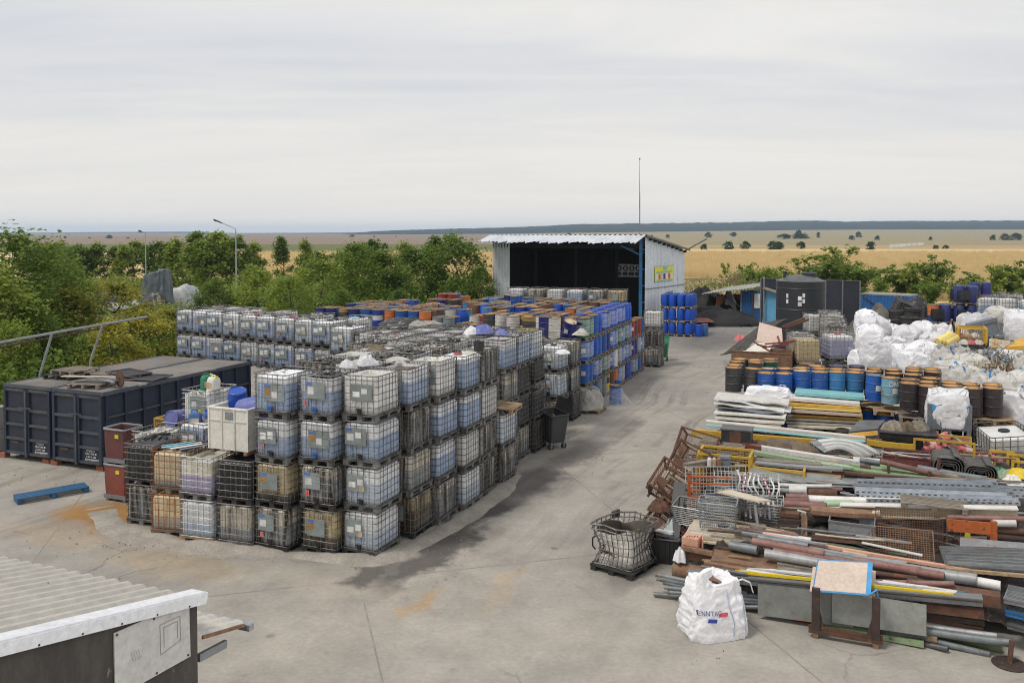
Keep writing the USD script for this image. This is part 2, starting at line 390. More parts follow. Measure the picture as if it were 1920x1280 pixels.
mat("drum_white",(0.56,0.55,0.52),(0.46,0.43,0.38),scale=3,rough=0.5,c3=RUST,lo3=0.62,hi3=0.7)
mat("drum_green",(0.012,0.11,0.055),(0.012,0.08,0.045),scale=3,rough=0.45,c3=RUST,lo3=0.66,hi3=0.74)
mat("drum_red",(0.27,0.022,0.022),(0.2,0.02,0.02),scale=3,rough=0.45,c3=(0.06,0.03,0.03),lo3=0.64,hi3=0.74)
mat("drum_brown",(0.15,0.075,0.045),(0.1,0.055,0.04),scale=3,rough=0.6,c3=(0.06,0.035,0.025),lo3=0.58,hi3=0.7)
mat("drum_orange",(0.55,0.15,0.03),(0.45,0.13,0.03),scale=3,rough=0.5,c3=(0.03,0.025,0.03),lo3=0.66,hi3=0.7,extra=band(-0.1,0.33,(0.012,0.04,0.16)))
mat("drum_yellow",(0.05,0.045,0.05),(0.04,0.035,0.03),scale=3,rough=0.5,extra=lambda n,l,x:band(0.7,2,(0.32,0.2,0.06))(n,l,band(-0.1,0.42,(0.6,0.4,0.02))(n,l,x)))
mat("drum_striped",(0.012,0.05,0.32),(0.012,0.04,0.22),scale=3,rough=0.45,extra=lambda n,l,x:band(0.36,0.6,(0.6,0.6,0.56))(n,l,x))
mat("lid_orange",(0.56,0.26,0.045),(0.47,0.20,0.04),scale=4,rough=0.6,c3=(0.2,0.09,0.035),lo3=0.6,hi3=0.7)
mat("lid_rust",(0.32,0.15,0.06),(0.2,0.1,0.055),scale=4,rough=0.7,c3=(0.08,0.06,0.05),lo3=0.55,hi3=0.66)
mat("rim_steel",(0.3,0.22,0.13),(0.14,0.1,0.07),scale=6,rough=0.6)
mat("scrap_dark",(0.045,0.036,0.03),(0.022,0.019,0.018),scale=3,rough=0.85,bump=0.9,bscale=12,c3=(0.13,0.085,0.06),lo3=0.56,hi3=0.68)
mat("tank_inside",(0.10,0.085,0.06),(0.05,0.042,0.035),scale=3,rough=0.6)
mat("lid_pale",(0.5,0.42,0.32),(0.36,0.25,0.16),scale=4,rough=0.6,c3=(0.12,0.08,0.06),lo3=0.6,hi3=0.7)
mat("plastic_blue",(0.008,0.075,0.46),(0.008,0.06,0.36),scale=2,rough=0.38)
mat("plastic_blue_faded",(0.035,0.17,0.42),(0.1,0.15,0.36),scale=2.5,rough=0.45,c3=(0.2,0.2,0.22),lo3=0.62,hi3=0.75)
mat("plastic_violet",(0.10,0.13,0.42),(0.16,0.17,0.4),scale=2.5,rough=0.45,c3=(0.14,0.13,0.12),lo3=0.55,hi3=0.68)
mat("plastic_navy",(0.02,0.03,0.16),(0.02,0.025,0.1),rough=0.45)
mat("film_wrap",(0.5,0.52,0.55),(0.62,0.64,0.66),scale=5,rough=0.22,stretch=(1,1,5),bump=0.5,bscale=9)
mat("film_black",(0.012,0.012,0.014),(0.022,0.022,0.025),scale=5,rough=0.25,bump=0.7,bscale=7)
# bags, cloth
mat("bag_white",(0.74,0.74,0.76),(0.66,0.66,0.69),scale=2.2,rough=0.7,bump=0.3,bscale=11)
mat("bag_dirty",(0.54,0.53,0.5),(0.42,0.4,0.37),scale=2.2,rough=0.7,bump=0.35,bscale=11,c3=(0.22,0.2,0.18),lo3=0.58,hi3=0.75,scale3=3)
mat("bag_brown",(0.17,0.125,0.085),(0.11,0.08,0.055),scale=3,rough=0.8,bump=0.6)
mat("strap_blue",(0.05,0.24,0.55),rough=0.7)
mat("strap_white",(0.68,0.68,0.68),rough=0.7)
mat("seam_blue",(0.3,0.36,0.52),(0.45,0.48,0.56),scale=9,rough=0.7)
mat("print_blue",(0.025,0.06,0.33),rough=0.7)
mat("print_red",(0.58,0.06,0.09),(0.55,0.12,0.14),rough=0.7)
mat("tarp_grey",(0.10,0.12,0.135),(0.07,0.085,0.095),scale=2,rough=0.5,bump=0.4)
mat("tarp_white",(0.52,0.53,0.54),(0.42,0.43,0.44),scale=2,rough=0.5,bump=0.4)
# metals, paint, boards
mat("galv",(0.32,0.34,0.345),(0.24,0.255,0.26),scale=5,rough=0.42,metal=0.55,c3=(0.17,0.13,0.1),lo3=0.66,hi3=0.76)
mat("galv_bright",(0.52,0.55,0.59),(0.40,0.43,0.47),scale=5,rough=0.34,metal=0.6)
mat("pipe_grey",(0.22,0.245,0.255),(0.155,0.17,0.175),scale=4,rough=0.5,metal=0.25,c3=(0.2,0.11,0.07),lo3=0.62,hi3=0.72)
mat("pipe_silver",(0.37,0.38,0.39),(0.29,0.285,0.28),scale=4,rough=0.5,metal=0.25,c3=(0.2,0.14,0.1),lo3=0.6,hi3=0.72)
mat("pipe_red",(0.19,0.085,0.072),(0.24,0.135,0.115),scale=3,rough=0.6,c3=(0.1,0.055,0.045),lo3=0.58,hi3=0.7)
mat("pipe_white",(0.64,0.635,0.61),(0.55,0.53,0.5),scale=3,rough=0.5,c3=(0.3,0.24,0.19),lo3=0.66,hi3=0.76)
mat("pipe_green",(0.24,0.34,0.18),(0.28,0.37,0.22),scale=3,rough=0.5,c3=(0.11,0.05,0.03),lo3=0.56,hi3=0.66,scale3=4)
mat("paint_green",(0.28,0.39,0.24),(0.32,0.42,0.28),scale=3,rough=0.5,c3=(0.12,0.06,0.04),lo3=0.6,hi3=0.68)
mat("olive_paint",(0.12,0.16,0.07),(0.09,0.12,0.06),scale=3,rough=0.55,c3=(0.14,0.08,0.05),lo3=0.6,hi3=0.7)
mat("rust",(0.125,0.058,0.034),(0.075,0.042,0.03),scale=4,rough=0.85,c3=(0.21,0.09,0.04),lo3=0.58,hi3=0.72)
mat("rust_dark",(0.055,0.034,0.027),(0.032,0.024,0.022),scale=4,rough=0.8,c3=(0.13,0.07,0.045),lo3=0.6,hi3=0.72)
mat("rust_light",(0.26,0.15,0.085),(0.17,0.095,0.06),scale=5,rough=0.85,c3=(0.1,0.06,0.04),lo3=0.58,hi3=0.7)
mat("steel_sheet",(0.30,0.315,0.295),(0.25,0.255,0.235),scale=1.5,rough=0.5,metal=0.3,c3=(0.24,0.19,0.17),lo3=0.6,hi3=0.72,scale3=3)
mat("steel_dark",(0.14,0.145,0.15),(0.10,0.10,0.1),scale=3,rough=0.5,metal=0.3,c3=(0.14,0.08,0.05),lo3=0.6,hi3=0.72)
mat("steel_grey",(0.25,0.26,0.275),(0.2,0.2,0.205),scale=3,rough=0.5,metal=0.3,c3=(0.2,0.13,0.09),lo3=0.6,hi3=0.72)
mat("orange_paint",(0.5,0.12,0.025),(0.4,0.1,0.025),scale=3,rough=0.5,c3=(0.1,0.05,0.035),lo3=0.6,hi3=0.66)
mat("orange_pale",(0.52,0.27,0.18),(0.57,0.33,0.24),scale=3,rough=0.6)
mat("yellow_paint",(0.52,0.32,0.03),(0.42,0.26,0.03),scale=3,rough=0.5,c3=(0.15,0.08,0.03),lo3=0.64,hi3=0.72)
mat("yellow_bright",(0.72,0.52,0.01),(0.66,0.48,0.01),rough=0.5)
mat("blue_paint",(0.02,0.13,0.34),(0.03,0.11,0.25),scale=3,rough=0.5,c3=(0.09,0.07,0.06),lo3=0.64,hi3=0.72)
mat("pallet_blue",(0.025,0.115,0.24),(0.02,0.08,0.17),scale=4,rough=0.6,c3=(0.1,0.12,0.12),lo3=0.58,hi3=0.7,stretch3=(1,7,7))
mat("red_paint",(0.24,0.062,0.042),(0.18,0.05,0.038),scale=2,rough=0.5,c3=(0.1,0.05,0.04),lo3=0.62,hi3=0.72)
mat("red_deep",(0.15,0.045,0.042),(0.11,0.038,0.036),scale=2,rough=0.55,c3=(0.07,0.04,0.035),lo3=0.6,hi3=0.72)
mat("red_plastic",(0.55,0.11,0.11),(0.48,0.15,0.15),scale=3,rough=0.5)
mat("bin_white",(0.72,0.70,0.64),(0.64,0.61,0.54),scale=2,rough=0.5,c3=(0.28,0.13,0.05),lo3=0.62,hi3=0.74,stretch3=(3,3,0.6),scale3=2.5)
mat("board_white",(0.68,0.665,0.63),(0.58,0.55,0.5),scale=2,rough=0.55,c3=(0.3,0.26,0.2),lo3=0.64,hi3=0.76)
mat("board_cream",(0.54,0.48,0.38),(0.45,0.37,0.26),scale=2,rough=0.7,c3=(0.24,0.17,0.11),lo3=0.6,hi3=0.74)
mat("board_pink",(0.52,0.41,0.35),(0.46,0.35,0.3),scale=2,rough=0.7)
mat("board_teal",(0.24,0.52,0.53),(0.2,0.46,0.48),scale=2,rough=0.7)
mat("foam_yellow",(0.62,0.37,0.07),(0.5,0.28,0.05),scale=4,rough=0.9)
mat("foam_lemon",(0.72,0.58,0.18),(0.68,0.54,0.2),scale=4,rough=0.9)
mat("cardboard",(0.62,0.51,0.43),(0.56,0.46,0.385),scale=2,rough=0.8)
mat("tape_blue",(0.06,0.30,0.58),rough=0.5)
mat("rubber",(0.022,0.021,0.02),(0.04,0.038,0.036),scale=4,rough=0.75,c3=(0.1,0.095,0.085),lo3=0.6,hi3=0.75)
mat("rubber_grey",(0.075,0.072,0.067),(0.12,0.115,0.105),scale=4,rough=0.7,bump=0.2)
mat("cable_dark",(0.07,0.062,0.055),(0.11,0.1,0.09),scale=4,rough=0.7)
mat("hose_grey",(0.33,0.34,0.33),(0.45,0.45,0.43),scale=4,rough=0.6)
mat("plastic_grey",(0.17,0.19,0.22),(0.14,0.155,0.175),scale=2,rough=0.5,c3=(0.26,0.26,0.26),lo3=0.64,hi3=0.75)
mat("plastic_black",(0.02,0.021,0.023),(0.035,0.035,0.036),scale=3,rough=0.5)
mat("plastic_charcoal",(0.045,0.047,0.05),(0.06,0.06,0.062),scale=3,rough=0.5)
mat("plastic_green",(0.02,0.2,0.1),(0.02,0.16,0.08),rough=0.5)
mat("plastic_teal",(0.01,0.13,0.13),rough=0.5)
mat("tank_poly",(0.020,0.022,0.027),(0.027,0.029,0.034),scale=1,rough=0.5,c3=(0.05,0.05,0.055),lo3=0.62,hi3=0.75)
mat("container_navy",(0.018,0.026,0.046),(0.014,0.019,0.033),scale=1.5,rough=0.5,c3=(0.06,0.055,0.055),lo3=0.62,hi3=0.75)
mat("container_edge",(0.045,0.055,0.075),(0.075,0.078,0.085),scale=2,rough=0.55,c3=(0.14,0.10,0.08),lo3=0.62,hi3=0.74)
mat("container_top",(0.205,0.185,0.17),(0.15,0.135,0.125),scale=0.8,rough=0.85,bump=0.2,bscale=20,c3=(0.25,0.12,0.05),lo3=0.56,hi3=0.72,scale3=0.9)
mat("mesh_black",(0.02,0.021,0.026),(0.03,0.03,0.035),scale=3,rough=0.7)
mat("lettering_white",(0.7,0.7,0.7),rough=0.6)
mat("brick_red",(0.3,0.11,0.06),rough=0.9)
mat("concrete_block",(0.33,0.32,0.30),(0.25,0.24,0.22),scale=2,rough=0.9,bump=0.3)
# shed, huts
mat("shed_white",(0.60,0.64,0.67),(0.55,0.585,0.615),scale=0.6,rough=0.45,c3=(0.3,0.3,0.3),lo3=0.62,hi3=0.78,scale3=1.2,stretch3=(4,4,0.4))
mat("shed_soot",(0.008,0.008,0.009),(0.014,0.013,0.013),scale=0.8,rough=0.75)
mat("shed_roof",(0.55,0.58,0.62),(0.45,0.48,0.52),scale=0.7,rough=0.4,metal=0.1)
mat("shed_blue",(0.02,0.15,0.33),(0.02,0.10,0.22),scale=2,rough=0.5)
mat("sign_yellow",(0.66,0.62,0.03),rough=0.5)
mat("sign_dim",(0.52,0.53,0.55),(0.4,0.4,0.42),scale=2,rough=0.6)
mat("sign_cyan",(0.2,0.5,0.6),rough=0.5)
mat("sign_dark",(0.04,0.045,0.06),rough=0.5)
mat("hut_blue",(0.02,0.13,0.36),(0.025,0.10,0.27),scale=1,rough=0.5)
mat("hut_sky",(0.12,0.36,0.56),(0.1,0.3,0.48),scale=1,rough=0.5)
mat("hut_orange",(0.32,0.11,0.035),(0.25,0.09,0.03),scale=1,rough=0.6)
mat("fence_navy",(0.026,0.031,0.045),(0.02,0.024,0.034),scale=1,rough=0.55)
mat("roof_dirty",(0.30,0.31,0.27),(0.22,0.22,0.19),scale=1,rough=0.7)
mat("roof_cream",(0.56,0.53,0.47),(0.5,0.47,0.415),scale=0.8,rough=0.42,c3=(0.36,0.32,0.26),lo3=0.64,hi3=0.8,scale3=6)
mat("trim_white",(0.72,0.73,0.76),(0.66,0.67,0.69),scale=1.5,rough=0.4)
mat("wall_tar",(0.050,0.045,0.041),(0.072,0.064,0.056),scale=2,rough=0.75,stretch=(2.5,2.5,0.6),c3=(0.21,0.17,0.115),lo3=0.71,hi3=0.725,scale3=2.1,stretch3=(2.2,2.2,0.7),bump=0.15)
mat("panel_white",(0.62,0.61,0.585),(0.57,0.555,0.53),scale=1.2,rough=0.5)
mat("screw_dark",(0.05,0.05,0.05),rough=0.5)
mat("lamp_metal",(0.38,0.41,0.44),rough=0.4,metal=0.4)
mat("lamp_dark",(0.06,0.065,0.07),rough=0.5)
# ground cover and rubble
mat("gravel",(0.335,0.305,0.262),(0.26,0.235,0.205),scale=1.5,rough=0.95,bump=1.0,bscale=30,c3=(0.2,0.185,0.165),lo3=0.54,hi3=0.66,scale3=30)
mat("rubble",(0.14,0.13,0.115),(0.09,0.085,0.075),scale=2,rough=0.95,bump=0.9,bscale=16)
mat("rubble_light",(0.36,0.35,0.32),(0.24,0.23,0.2),scale=2,rough=0.95,bump=0.8,bscale=16,c3=(0.12,0.1,0.08),lo3=0.56,hi3=0.66)
mat("swarf",(0.3,0.31,0.32),(0.18,0.18,0.18),scale=8,rough=0.5,metal=0.4,bump=1.0,bscale=24)
mat("soil",(0.15,0.105,0.06),(0.10,0.085,0.04),scale=0.8,rough=0.95,bump=0.8,bscale=6,c3=(0.07,0.09,0.025),lo3=0.5,hi3=0.6,scale3=0.9)
mat("bark",(0.075,0.062,0.05),(0.05,0.04,0.032),scale=5,rough=0.95,stretch=(3,3,0.6))
def leaf_mat(name,a,b,c):
 n = {"tc":("geometry",{}),"oi":("object_info",{}),"n1":("noise_texture",{"scale":0.55,"detail":2.0}),"isl":("geometry",{}),"ad":("math",{"math_type":"multiply_add","value2":0.42}),"k1":("math",{"math_type":"multiply_add","value2":0.9,"value3":-0.05}),
         "rv":("math",{"math_type":"multiply_add","value2":0.3,"value3":-0.25}),"sum":("math",{"math_type":"add"}),"rp":("rgb_ramp",{"ramp":[(0.0,a),(0.5,b),(1.0,c)]}),
         "d":("principled_bsdf",{"roughness":0.5,"specular_ior_level":0.3}),"t":("translucent_bsdf",{}),"m":("mix_closure",{"fac":0.4})}
 l = [("tc.position","n1.vector"),("isl.random_per_island","ad.value1"),("n1.fac","k1.value1"),("k1.value","ad.value3"),("oi.random","rv.value1"),("ad.value","sum.value1"),("rv.value","sum.value2"),("sum.value","rp.fac"),("rp.color","d.base_color"),("rp.color","t.color"),("d.BSDF","m.closure1"),("t.BSDF","m.closure2")]
 MATS[name] = usdkit.material(stage,f"/World/Looks/{name}",n,l,surface="m.closure")
leaf_mat("leaf_mid",(0.078,0.133,0.022),(0.170,0.249,0.038),(0.344,0.377,0.057))
leaf_mat("leaf_dark",(0.058,0.096,0.027),(0.118,0.172,0.043),(0.224,0.269,0.068))
leaf_mat("leaf_light",(0.146,0.215,0.035),(0.291,0.355,0.057),(0.501,0.496,0.095))
leaf_mat("leaf_yellow",(0.170,0.205,0.029),(0.422,0.377,0.048),(0.844,0.538,0.057))
leaf_mat("leaf_far",(0.043,0.087,0.036),(0.072,0.123,0.051),(0.123,0.167,0.065))
leaf_mat("straw",(0.55,0.42,0.21),(0.70,0.56,0.31),(0.80,0.67,0.41))
MATS["film_clear"] = usdkit.material(stage,"/World/Looks/film_clear",{"tc":("texture_coordinate",{}),"m":("mapping",{"scale":(1,1,4)}),"n":("noise_texture",{"scale":4.0,"detail":5.0}),"r":("map_range",{"from_min":0.35,"from_max":0.7,"to_min":0.04,"to_max":0.36,"clamp":True}),"t":("transparent_bsdf",{}),"g":("principled_bsdf",{"base_color":(0.62,0.64,0.67),"roughness":0.2}),"mx":("mix_closure",{})},
         [("tc.object","m.vector"),("m.vector","n.vector"),("n.fac","r.value"),("r.result","mx.fac"),("t.BSDF","mx.closure1"),("g.BSDF","mx.closure2")],surface="mx.closure")
mat("tar_scrap",(0.03,0.028,0.026),(0.012,0.011,0.011),scale=6,rough=0.4,bump=0.6,bscale=20,c3=(0.3,0.29,0.28),lo3=0.6,hi3=0.66,scale3=7)
HAZE = 0.00011
# ---------------------------------------------------------------- ground materials
def ground_mat():
 n = {"g":("geometry",{}),"sep":("separate_xyz",{}),
         "nbig":("noise_texture",{"scale":0.13,"detail":5.0,"roughness":0.6}),"rbig":("map_range",{"from_min":0.38,"from_max":0.64,"clamp":True}),
         "nmid":("noise_texture",{"scale":0.8,"detail":7.0,"roughness":0.65}),"rmid":("map_range",{"from_min":0.3,"from_max":0.72,"to_min":0.78,"to_max":1.12}),
         "nfin":("noise_texture",{"scale":9.0,"detail":5.0,"roughness":0.7}),"rfin":("map_range",{"from_min":0.28,"from_max":0.72,"to_min":0.86,"to_max":1.1}),
         "base":("mix_color",{"a":(0.39,0.355,0.305),"b":(0.30,0.282,0.255)}),
         # wheel marks along the road
         "mt":("mapping",{"mapping_type":"texture","rotation":(0,0,math.pi / 2 - YA),"scale":(16.0,0.42,1.0)}),"warp":("vector_math",{"math_type":"add"}),"nw":("noise_texture",{"scale":0.06,"detail":2.0}),"wsc":("vector_math",{"math_type":"scale","scale":5.0}),
         "nt":("noise_texture",{"scale":1.0,"detail":4.0,"roughness":0.6}),"rt":("map_range",{"from_min":0.5,"from_max":0.6,"clamp":True}),"ntm":("noise_texture",{"scale":0.35,"detail":2.0}),"rtm":("map_range",{"from_min":0.4,"from_max":0.6,"to_min":0.05,"to_max":0.7,"clamp":True}),"tm":("math",{"math_type":"multiply"}),"tmy":("map_range",{"from_min":19.0,"from_max":27.0,"to_min":0.12,"to_max":0.8,"clamp":True}),"tm2":("math",{"math_type":"multiply"}),"tr":("mix_color",{"b":(0.17,0.158,0.145)}),
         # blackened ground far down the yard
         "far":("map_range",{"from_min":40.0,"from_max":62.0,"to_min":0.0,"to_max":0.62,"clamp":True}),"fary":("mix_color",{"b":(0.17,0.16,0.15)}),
         # cracks
         "vo":("voronoi_texture",{"feature":"distance_to_edge","scale":0.17,"randomness":1.0}),"nv":("noise_texture",{"scale":0.7,"detail":5.0}),"vsc":("vector_math",{"math_type":"scale","scale":1.3}),"vad":("vector_math",{"math_type":"add"}),
         "rv":("map_range",{"from_min":0.0012,"from_max":0.005,"to_min":0.5,"to_max":0.0,"clamp":True}),"nvm":("map_range",{"from_min":0.46,"from_max":0.58,"clamp":True}),"vm":("math",{"math_type":"multiply"}),"cr":("mix_color",{"b":(0.09,0.08,0.07)}),
         # spots
         "vsp":("voronoi_texture",{"feature":"f1","scale":0.9}),"rsp":("map_range",{"from_min":0.05,"from_max":0.12,"to_min":0.5,"to_max":0.0,"clamp":True}),"sp":("mix_color",{"b":(0.12,0.11,0.1)}),
         "mul":("math",{"math_type":"multiply"}),"hsv":("hsv",{}),
         "bp":("bump",{"strength":0.35,"distance":0.02}),"p":("principled_bsdf",{"roughness":0.85,"specular_ior_level":0.3})}
 l = [("g.position","sep.vector"),("g.position","nbig.vector"),("g.position","nmid.vector"),("g.position","nfin.vector"),("nbig.fac","rbig.value"),("nmid.fac","rmid.value"),("nfin.fac","rfin.value"),("rbig.result","base.fac"),
         ("g.position","nw.vector"),("nw.color","wsc.vector1"),("wsc.vector","warp.vector1"),("g.position","warp.vector2"),("warp.vector","mt.vector"),("mt.vector","nt.vector"),("nt.fac","rt.value"),("g.position","ntm.vector"),("ntm.fac","rtm.value"),("rt.result","tm.value1"),("rtm.result","tm.value2"),("tm.value","tm2.value1"),("sep.y","tmy.value"),("tmy.result","tm2.value2"),("tm2.value","tr.fac"),("base.result","tr.a"),
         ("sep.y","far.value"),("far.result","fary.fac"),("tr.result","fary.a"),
         ("g.position","nv.vector"),("nv.color","vsc.vector1"),("vsc.vector","vad.vector1"),("g.position","vad.vector2"),("vad.vector","vo.vector"),("vo.distance","rv.value"),("nbig.fac","nvm.value"),("rv.result","vm.value1"),("nvm.result","vm.value2"),("vm.value","cr.fac"),("fary.result","cr.a"),
         ("g.position","vsp.vector"),("vsp.distance","rsp.value"),("rsp.result","sp.fac"),("cr.result","sp.a")]
 # joints of the cast slabs
 n["jm"] = ("mapping",{"mapping_type":"texture","rotation":(0,0,0.27),"location":(1.3,2.0,0.0),"scale":(7.5,9.0,1.0)})
 n["js"] = ("separate_xyz",{})
 n["jw"] = ("vector_math",{"math_type":"scale","scale":0.035}); n["ja"] = ("vector_math",{"math_type":"add"})
 l += [("nmid.color","jw.vector1"),("g.position","ja.vector1"),("jw.vector","ja.vector2"),("ja.vector","jm.vector"),("jm.vector","js.vector")]
 for k in "xy":
  n["jf" + k] = ("math",{"math_type":"pingpong","value2":0.5}); n["jr" + k] = ("map_range",{"from_min":0.0016,"from_max":0.0034,"to_min":0.55,"to_max":0.0,"clamp":True})
  l += [("js." + k,f"jf{k}.value1"),(f"jf{k}.value",f"jr{k}.value")]
 n["jx"] = ("math",{"math_type":"maximum"}); n["jn"] = ("math",{"math_type":"multiply"}); n["jc"] = ("mix_color",{"b":(0.13,0.12,0.105)})
 n["jk"] = ("map_range",{"from_min":0.36,"from_max":0.5,"clamp":True})
 l += [("jrx.result","jx.value1"),("jry.result","jx.value2"),("nmid.fac","jk.value"),("jx.value","jn.value1"),("jk.result","jn.value2"),("jn.value","jc.fac"),("sp.result","jc.a")]
 last = "jc.result"
 n["stw"] = ("vector_math",{"math_type":"scale","scale":2.6}); l.append(("nmid.color","stw.vector1"))
 n["stp"] = ("vector_math",{"math_type":"add"}); l += [("stw.vector","stp.vector1"),("g.position","stp.vector2")]
 stains = [((200,968),1.9,1.1,(0.32,0.17,0.05),0.95),((120,1000),2.2,1.0,(0.33,0.24,0.15),0.5),((330,1055),2.2,0.8,(0.38,0.29,0.18),0.5),((640,1095),2.6,0.7,(0.40,0.355,0.3),0.7),((690,1075),0.8,0.5,(0.085,0.078,0.07),0.8),
              ((800,1045),2.3,0.6,(0.11,0.10,0.092),0.9),((885,968),2.8,0.7,(0.085,0.08,0.075),0.95),((1000,905),2.4,0.8,(0.115,0.107,0.098),0.8),((1080,850),2.2,0.8,(0.14,0.13,0.118),0.7),((1150,800),3.0,1.0,(0.15,0.14,0.13),0.6),((790,1128),1.0,0.35,(0.42,0.27,0.12),0.55),((940,1110),1.8,0.3,(0.42,0.32,0.2),0.5),
              ((1040,955),2.5,1.3,(0.41,0.38,0.335),0.6),((900,1200),3.0,1.5,(0.37,0.34,0.30),0.5),((1330,640),6.0,2.2,(0.13,0.125,0.12),0.7),((1310,605),5.0,1.6,(0.05,0.047,0.045),0.85),((100,900),3.0,1.2,(0.32,0.28,0.23),0.5),((1180,1080),1.2,0.7,(0.17,0.16,0.145),0.6)]
 for i,(px,ra,rb,col,amt) in enumerate(stains):
  c = G(*px)
  # ellipse long along the road: the position is turned into the yard's axes and scaled
  k = f"st{i}"
  n[k + "s"] = ("vector_math",{"math_type":"subtract","vector2":(c[0] + 1.3,c[1] + 1.3,1.3)})
  n[k + "m"] = ("mapping",{"mapping_type":"texture","rotation":(0,0,(math.pi / 2 - YA) if i not in (0,1,2,3,16) else -YA),"scale":(ra,rb,30.0)})
  n[k + "l"] = ("vector_math",{"math_type":"length"})
  n[k + "r"] = ("map_range",{"from_min":0.55,"from_max":1.15,"to_min":amt,"to_max":0.0,"clamp":True})
  n[k + "c"] = ("mix_color",{"b":col})
  l += [("stp.vector",k + "s.vector1"),(k + "s.vector",k + "m.vector"),(k + "m.vector",k + "l.vector1"),(k + "l.value",k + "r.value"),(k + "r.result",k + "c.fac"),(last,k + "c.a")]
  last = k + "c.result"
 l += [("rmid.result","mul.value1"),("rfin.result","mul.value2"),("mul.value","hsv.value"),(last,"hsv.color"),("hsv.color","p.base_color"),("nfin.fac","bp.height"),("bp.normal","p.normal")]
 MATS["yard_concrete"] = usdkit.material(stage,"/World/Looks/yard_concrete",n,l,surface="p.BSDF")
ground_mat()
def field_mat(name,a,b,c,rows=None,scale=0.02):
 """Crop land: broad patches, and finer ones drawn out along the rows."""
 n = {"g":("geometry",{}),"m":("mapping",{"rotation":(0,0,rows or 0.1),"scale":(0.12,1.0,1.0)}),"n1":("noise_texture",{"scale":scale,"detail":5.0,"roughness":0.6}),"n2":("noise_texture",{"scale":scale * 4,"detail":6.0,"roughness":0.7}),
         "rp":("rgb_ramp",{"ramp":[(0.3,a),(0.5,b),(0.7,c)]}),"av":("math",{"math_type":"multiply_add","value2":0.5}),"h":("math",{"math_type":"multiply","value2":0.5}),"n3":("noise_texture",{"scale":1.3,"detail":4.0,"roughness":0.7}),"r3":("map_range",{"from_min":0.3,"from_max":0.7,"to_min":0.78,"to_max":1.2}),"hsv":("hsv",{}),
         "p":("principled_bsdf",{"roughness":0.95,"specular_ior_level":0.1})}
 l = [("g.position","m.vector"),("m.vector","n1.vector"),("m.vector","n2.vector"),("n1.fac","h.value1"),("n2.fac","av.value1"),("h.value","av.value3"),("av.value","rp.fac"),("g.position","n3.vector"),("n3.fac","r3.value"),("r3.result","hsv.value"),("rp.color","hsv.color"),("hsv.color","p.base_color")]
 MATS[name] = usdkit.material(stage,f"/World/Looks/{name}",n,l,surface="p.BSDF")
field_mat("field_wheat",(0.46,0.34,0.16),(0.60,0.46,0.24),(0.68,0.54,0.32),0.15)
field_mat("field_green",(0.10,0.115,0.045),(0.13,0.145,0.055),(0.17,0.17,0.08))
field_mat("field_olive",(0.24,0.205,0.12),(0.30,0.25,0.15),(0.2,0.19,0.10))
field_mat("field_brown",(0.19,0.14,0.105),(0.24,0.18,0.135),(0.28,0.21,0.155))
field_mat("field_scrub",(0.34,0.25,0.13),(0.40,0.30,0.16),(0.17,0.15,0.06),scale=0.04)
field_mat("field_tan",(0.34,0.27,0.18),(0.3,0.24,0.16),(0.26,0.21,0.14))
field_mat("verge",(0.08,0.085,0.03),(0.15,0.13,0.05),(0.24,0.19,0.08),scale=0.15)
# ---------------------------------------------------------------- ground and fields: sheets that meet edge to edge
def land(x,y):
 """Height of the far land: level near the yard, rising gently to the wooded ridge."""
 t = np.clip((y - 900.0) / 2500.0,0,1)
 s = np.clip((x / np.maximum(y,1) + 0.1) / 0.5,0,1)
 return t * t * (3 - 2 * t) * (2.0 + 20.0 * s)
def sheet(name,x0,x1,y0,y1,m,nx=1,ny=1):
 def fn(u,v):
  x,y = x0 + (x1 - x0) * u,y0 + (y1 - y0) * v
  return np.stack([x,y,land(x,y)],-1)
 return setting(name,grid(fn,nx,ny),m)
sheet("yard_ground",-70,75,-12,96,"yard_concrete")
sheet("verge_ground",-260,-70,-12,150,"verge")
sheet("verge_ground",75,260,-12,96,"verge")
sheet("verge_ground",-70,40,96,150,"verge")
sheet("wheat_field",40,260,96,150,"field_wheat")
sheet("wheat_field",-260,10,150,350,"field_wheat")
sheet("wheat_field",10,420,150,424,"field_wheat")
sheet("green_field",-520,10,350,610,"field_green",1,1)
sheet("scrub_strip",10,520,424,560,"field_scrub")
sheet("olive_field",10,800,560,1500,"field_olive",4,4)
sheet("ploughed_field",-1200,10,610,1500,"field_brown",4,4)
sheet("ploughed_field",-3600,10,1500,4000,"field_brown",12,12)
sheet("olive_field",10,4200,1500,2900,"field_olive",12,8)
sheet("tan_field",10,4200,2900,4000,"field_tan",12,6)
sheet("far_land",-7000,7000,4000,9500,"field_tan",8,8)
for a in ((-3600,-260,-12,350),(-3600,-520,350,610),(-3600,-1200,610,1500),(260,4200,-12,150),(420,4200,150,424),(520,4200,424,560),(800,4200,560,1500)):
 sheet("outer_field",*a,"field_olive")
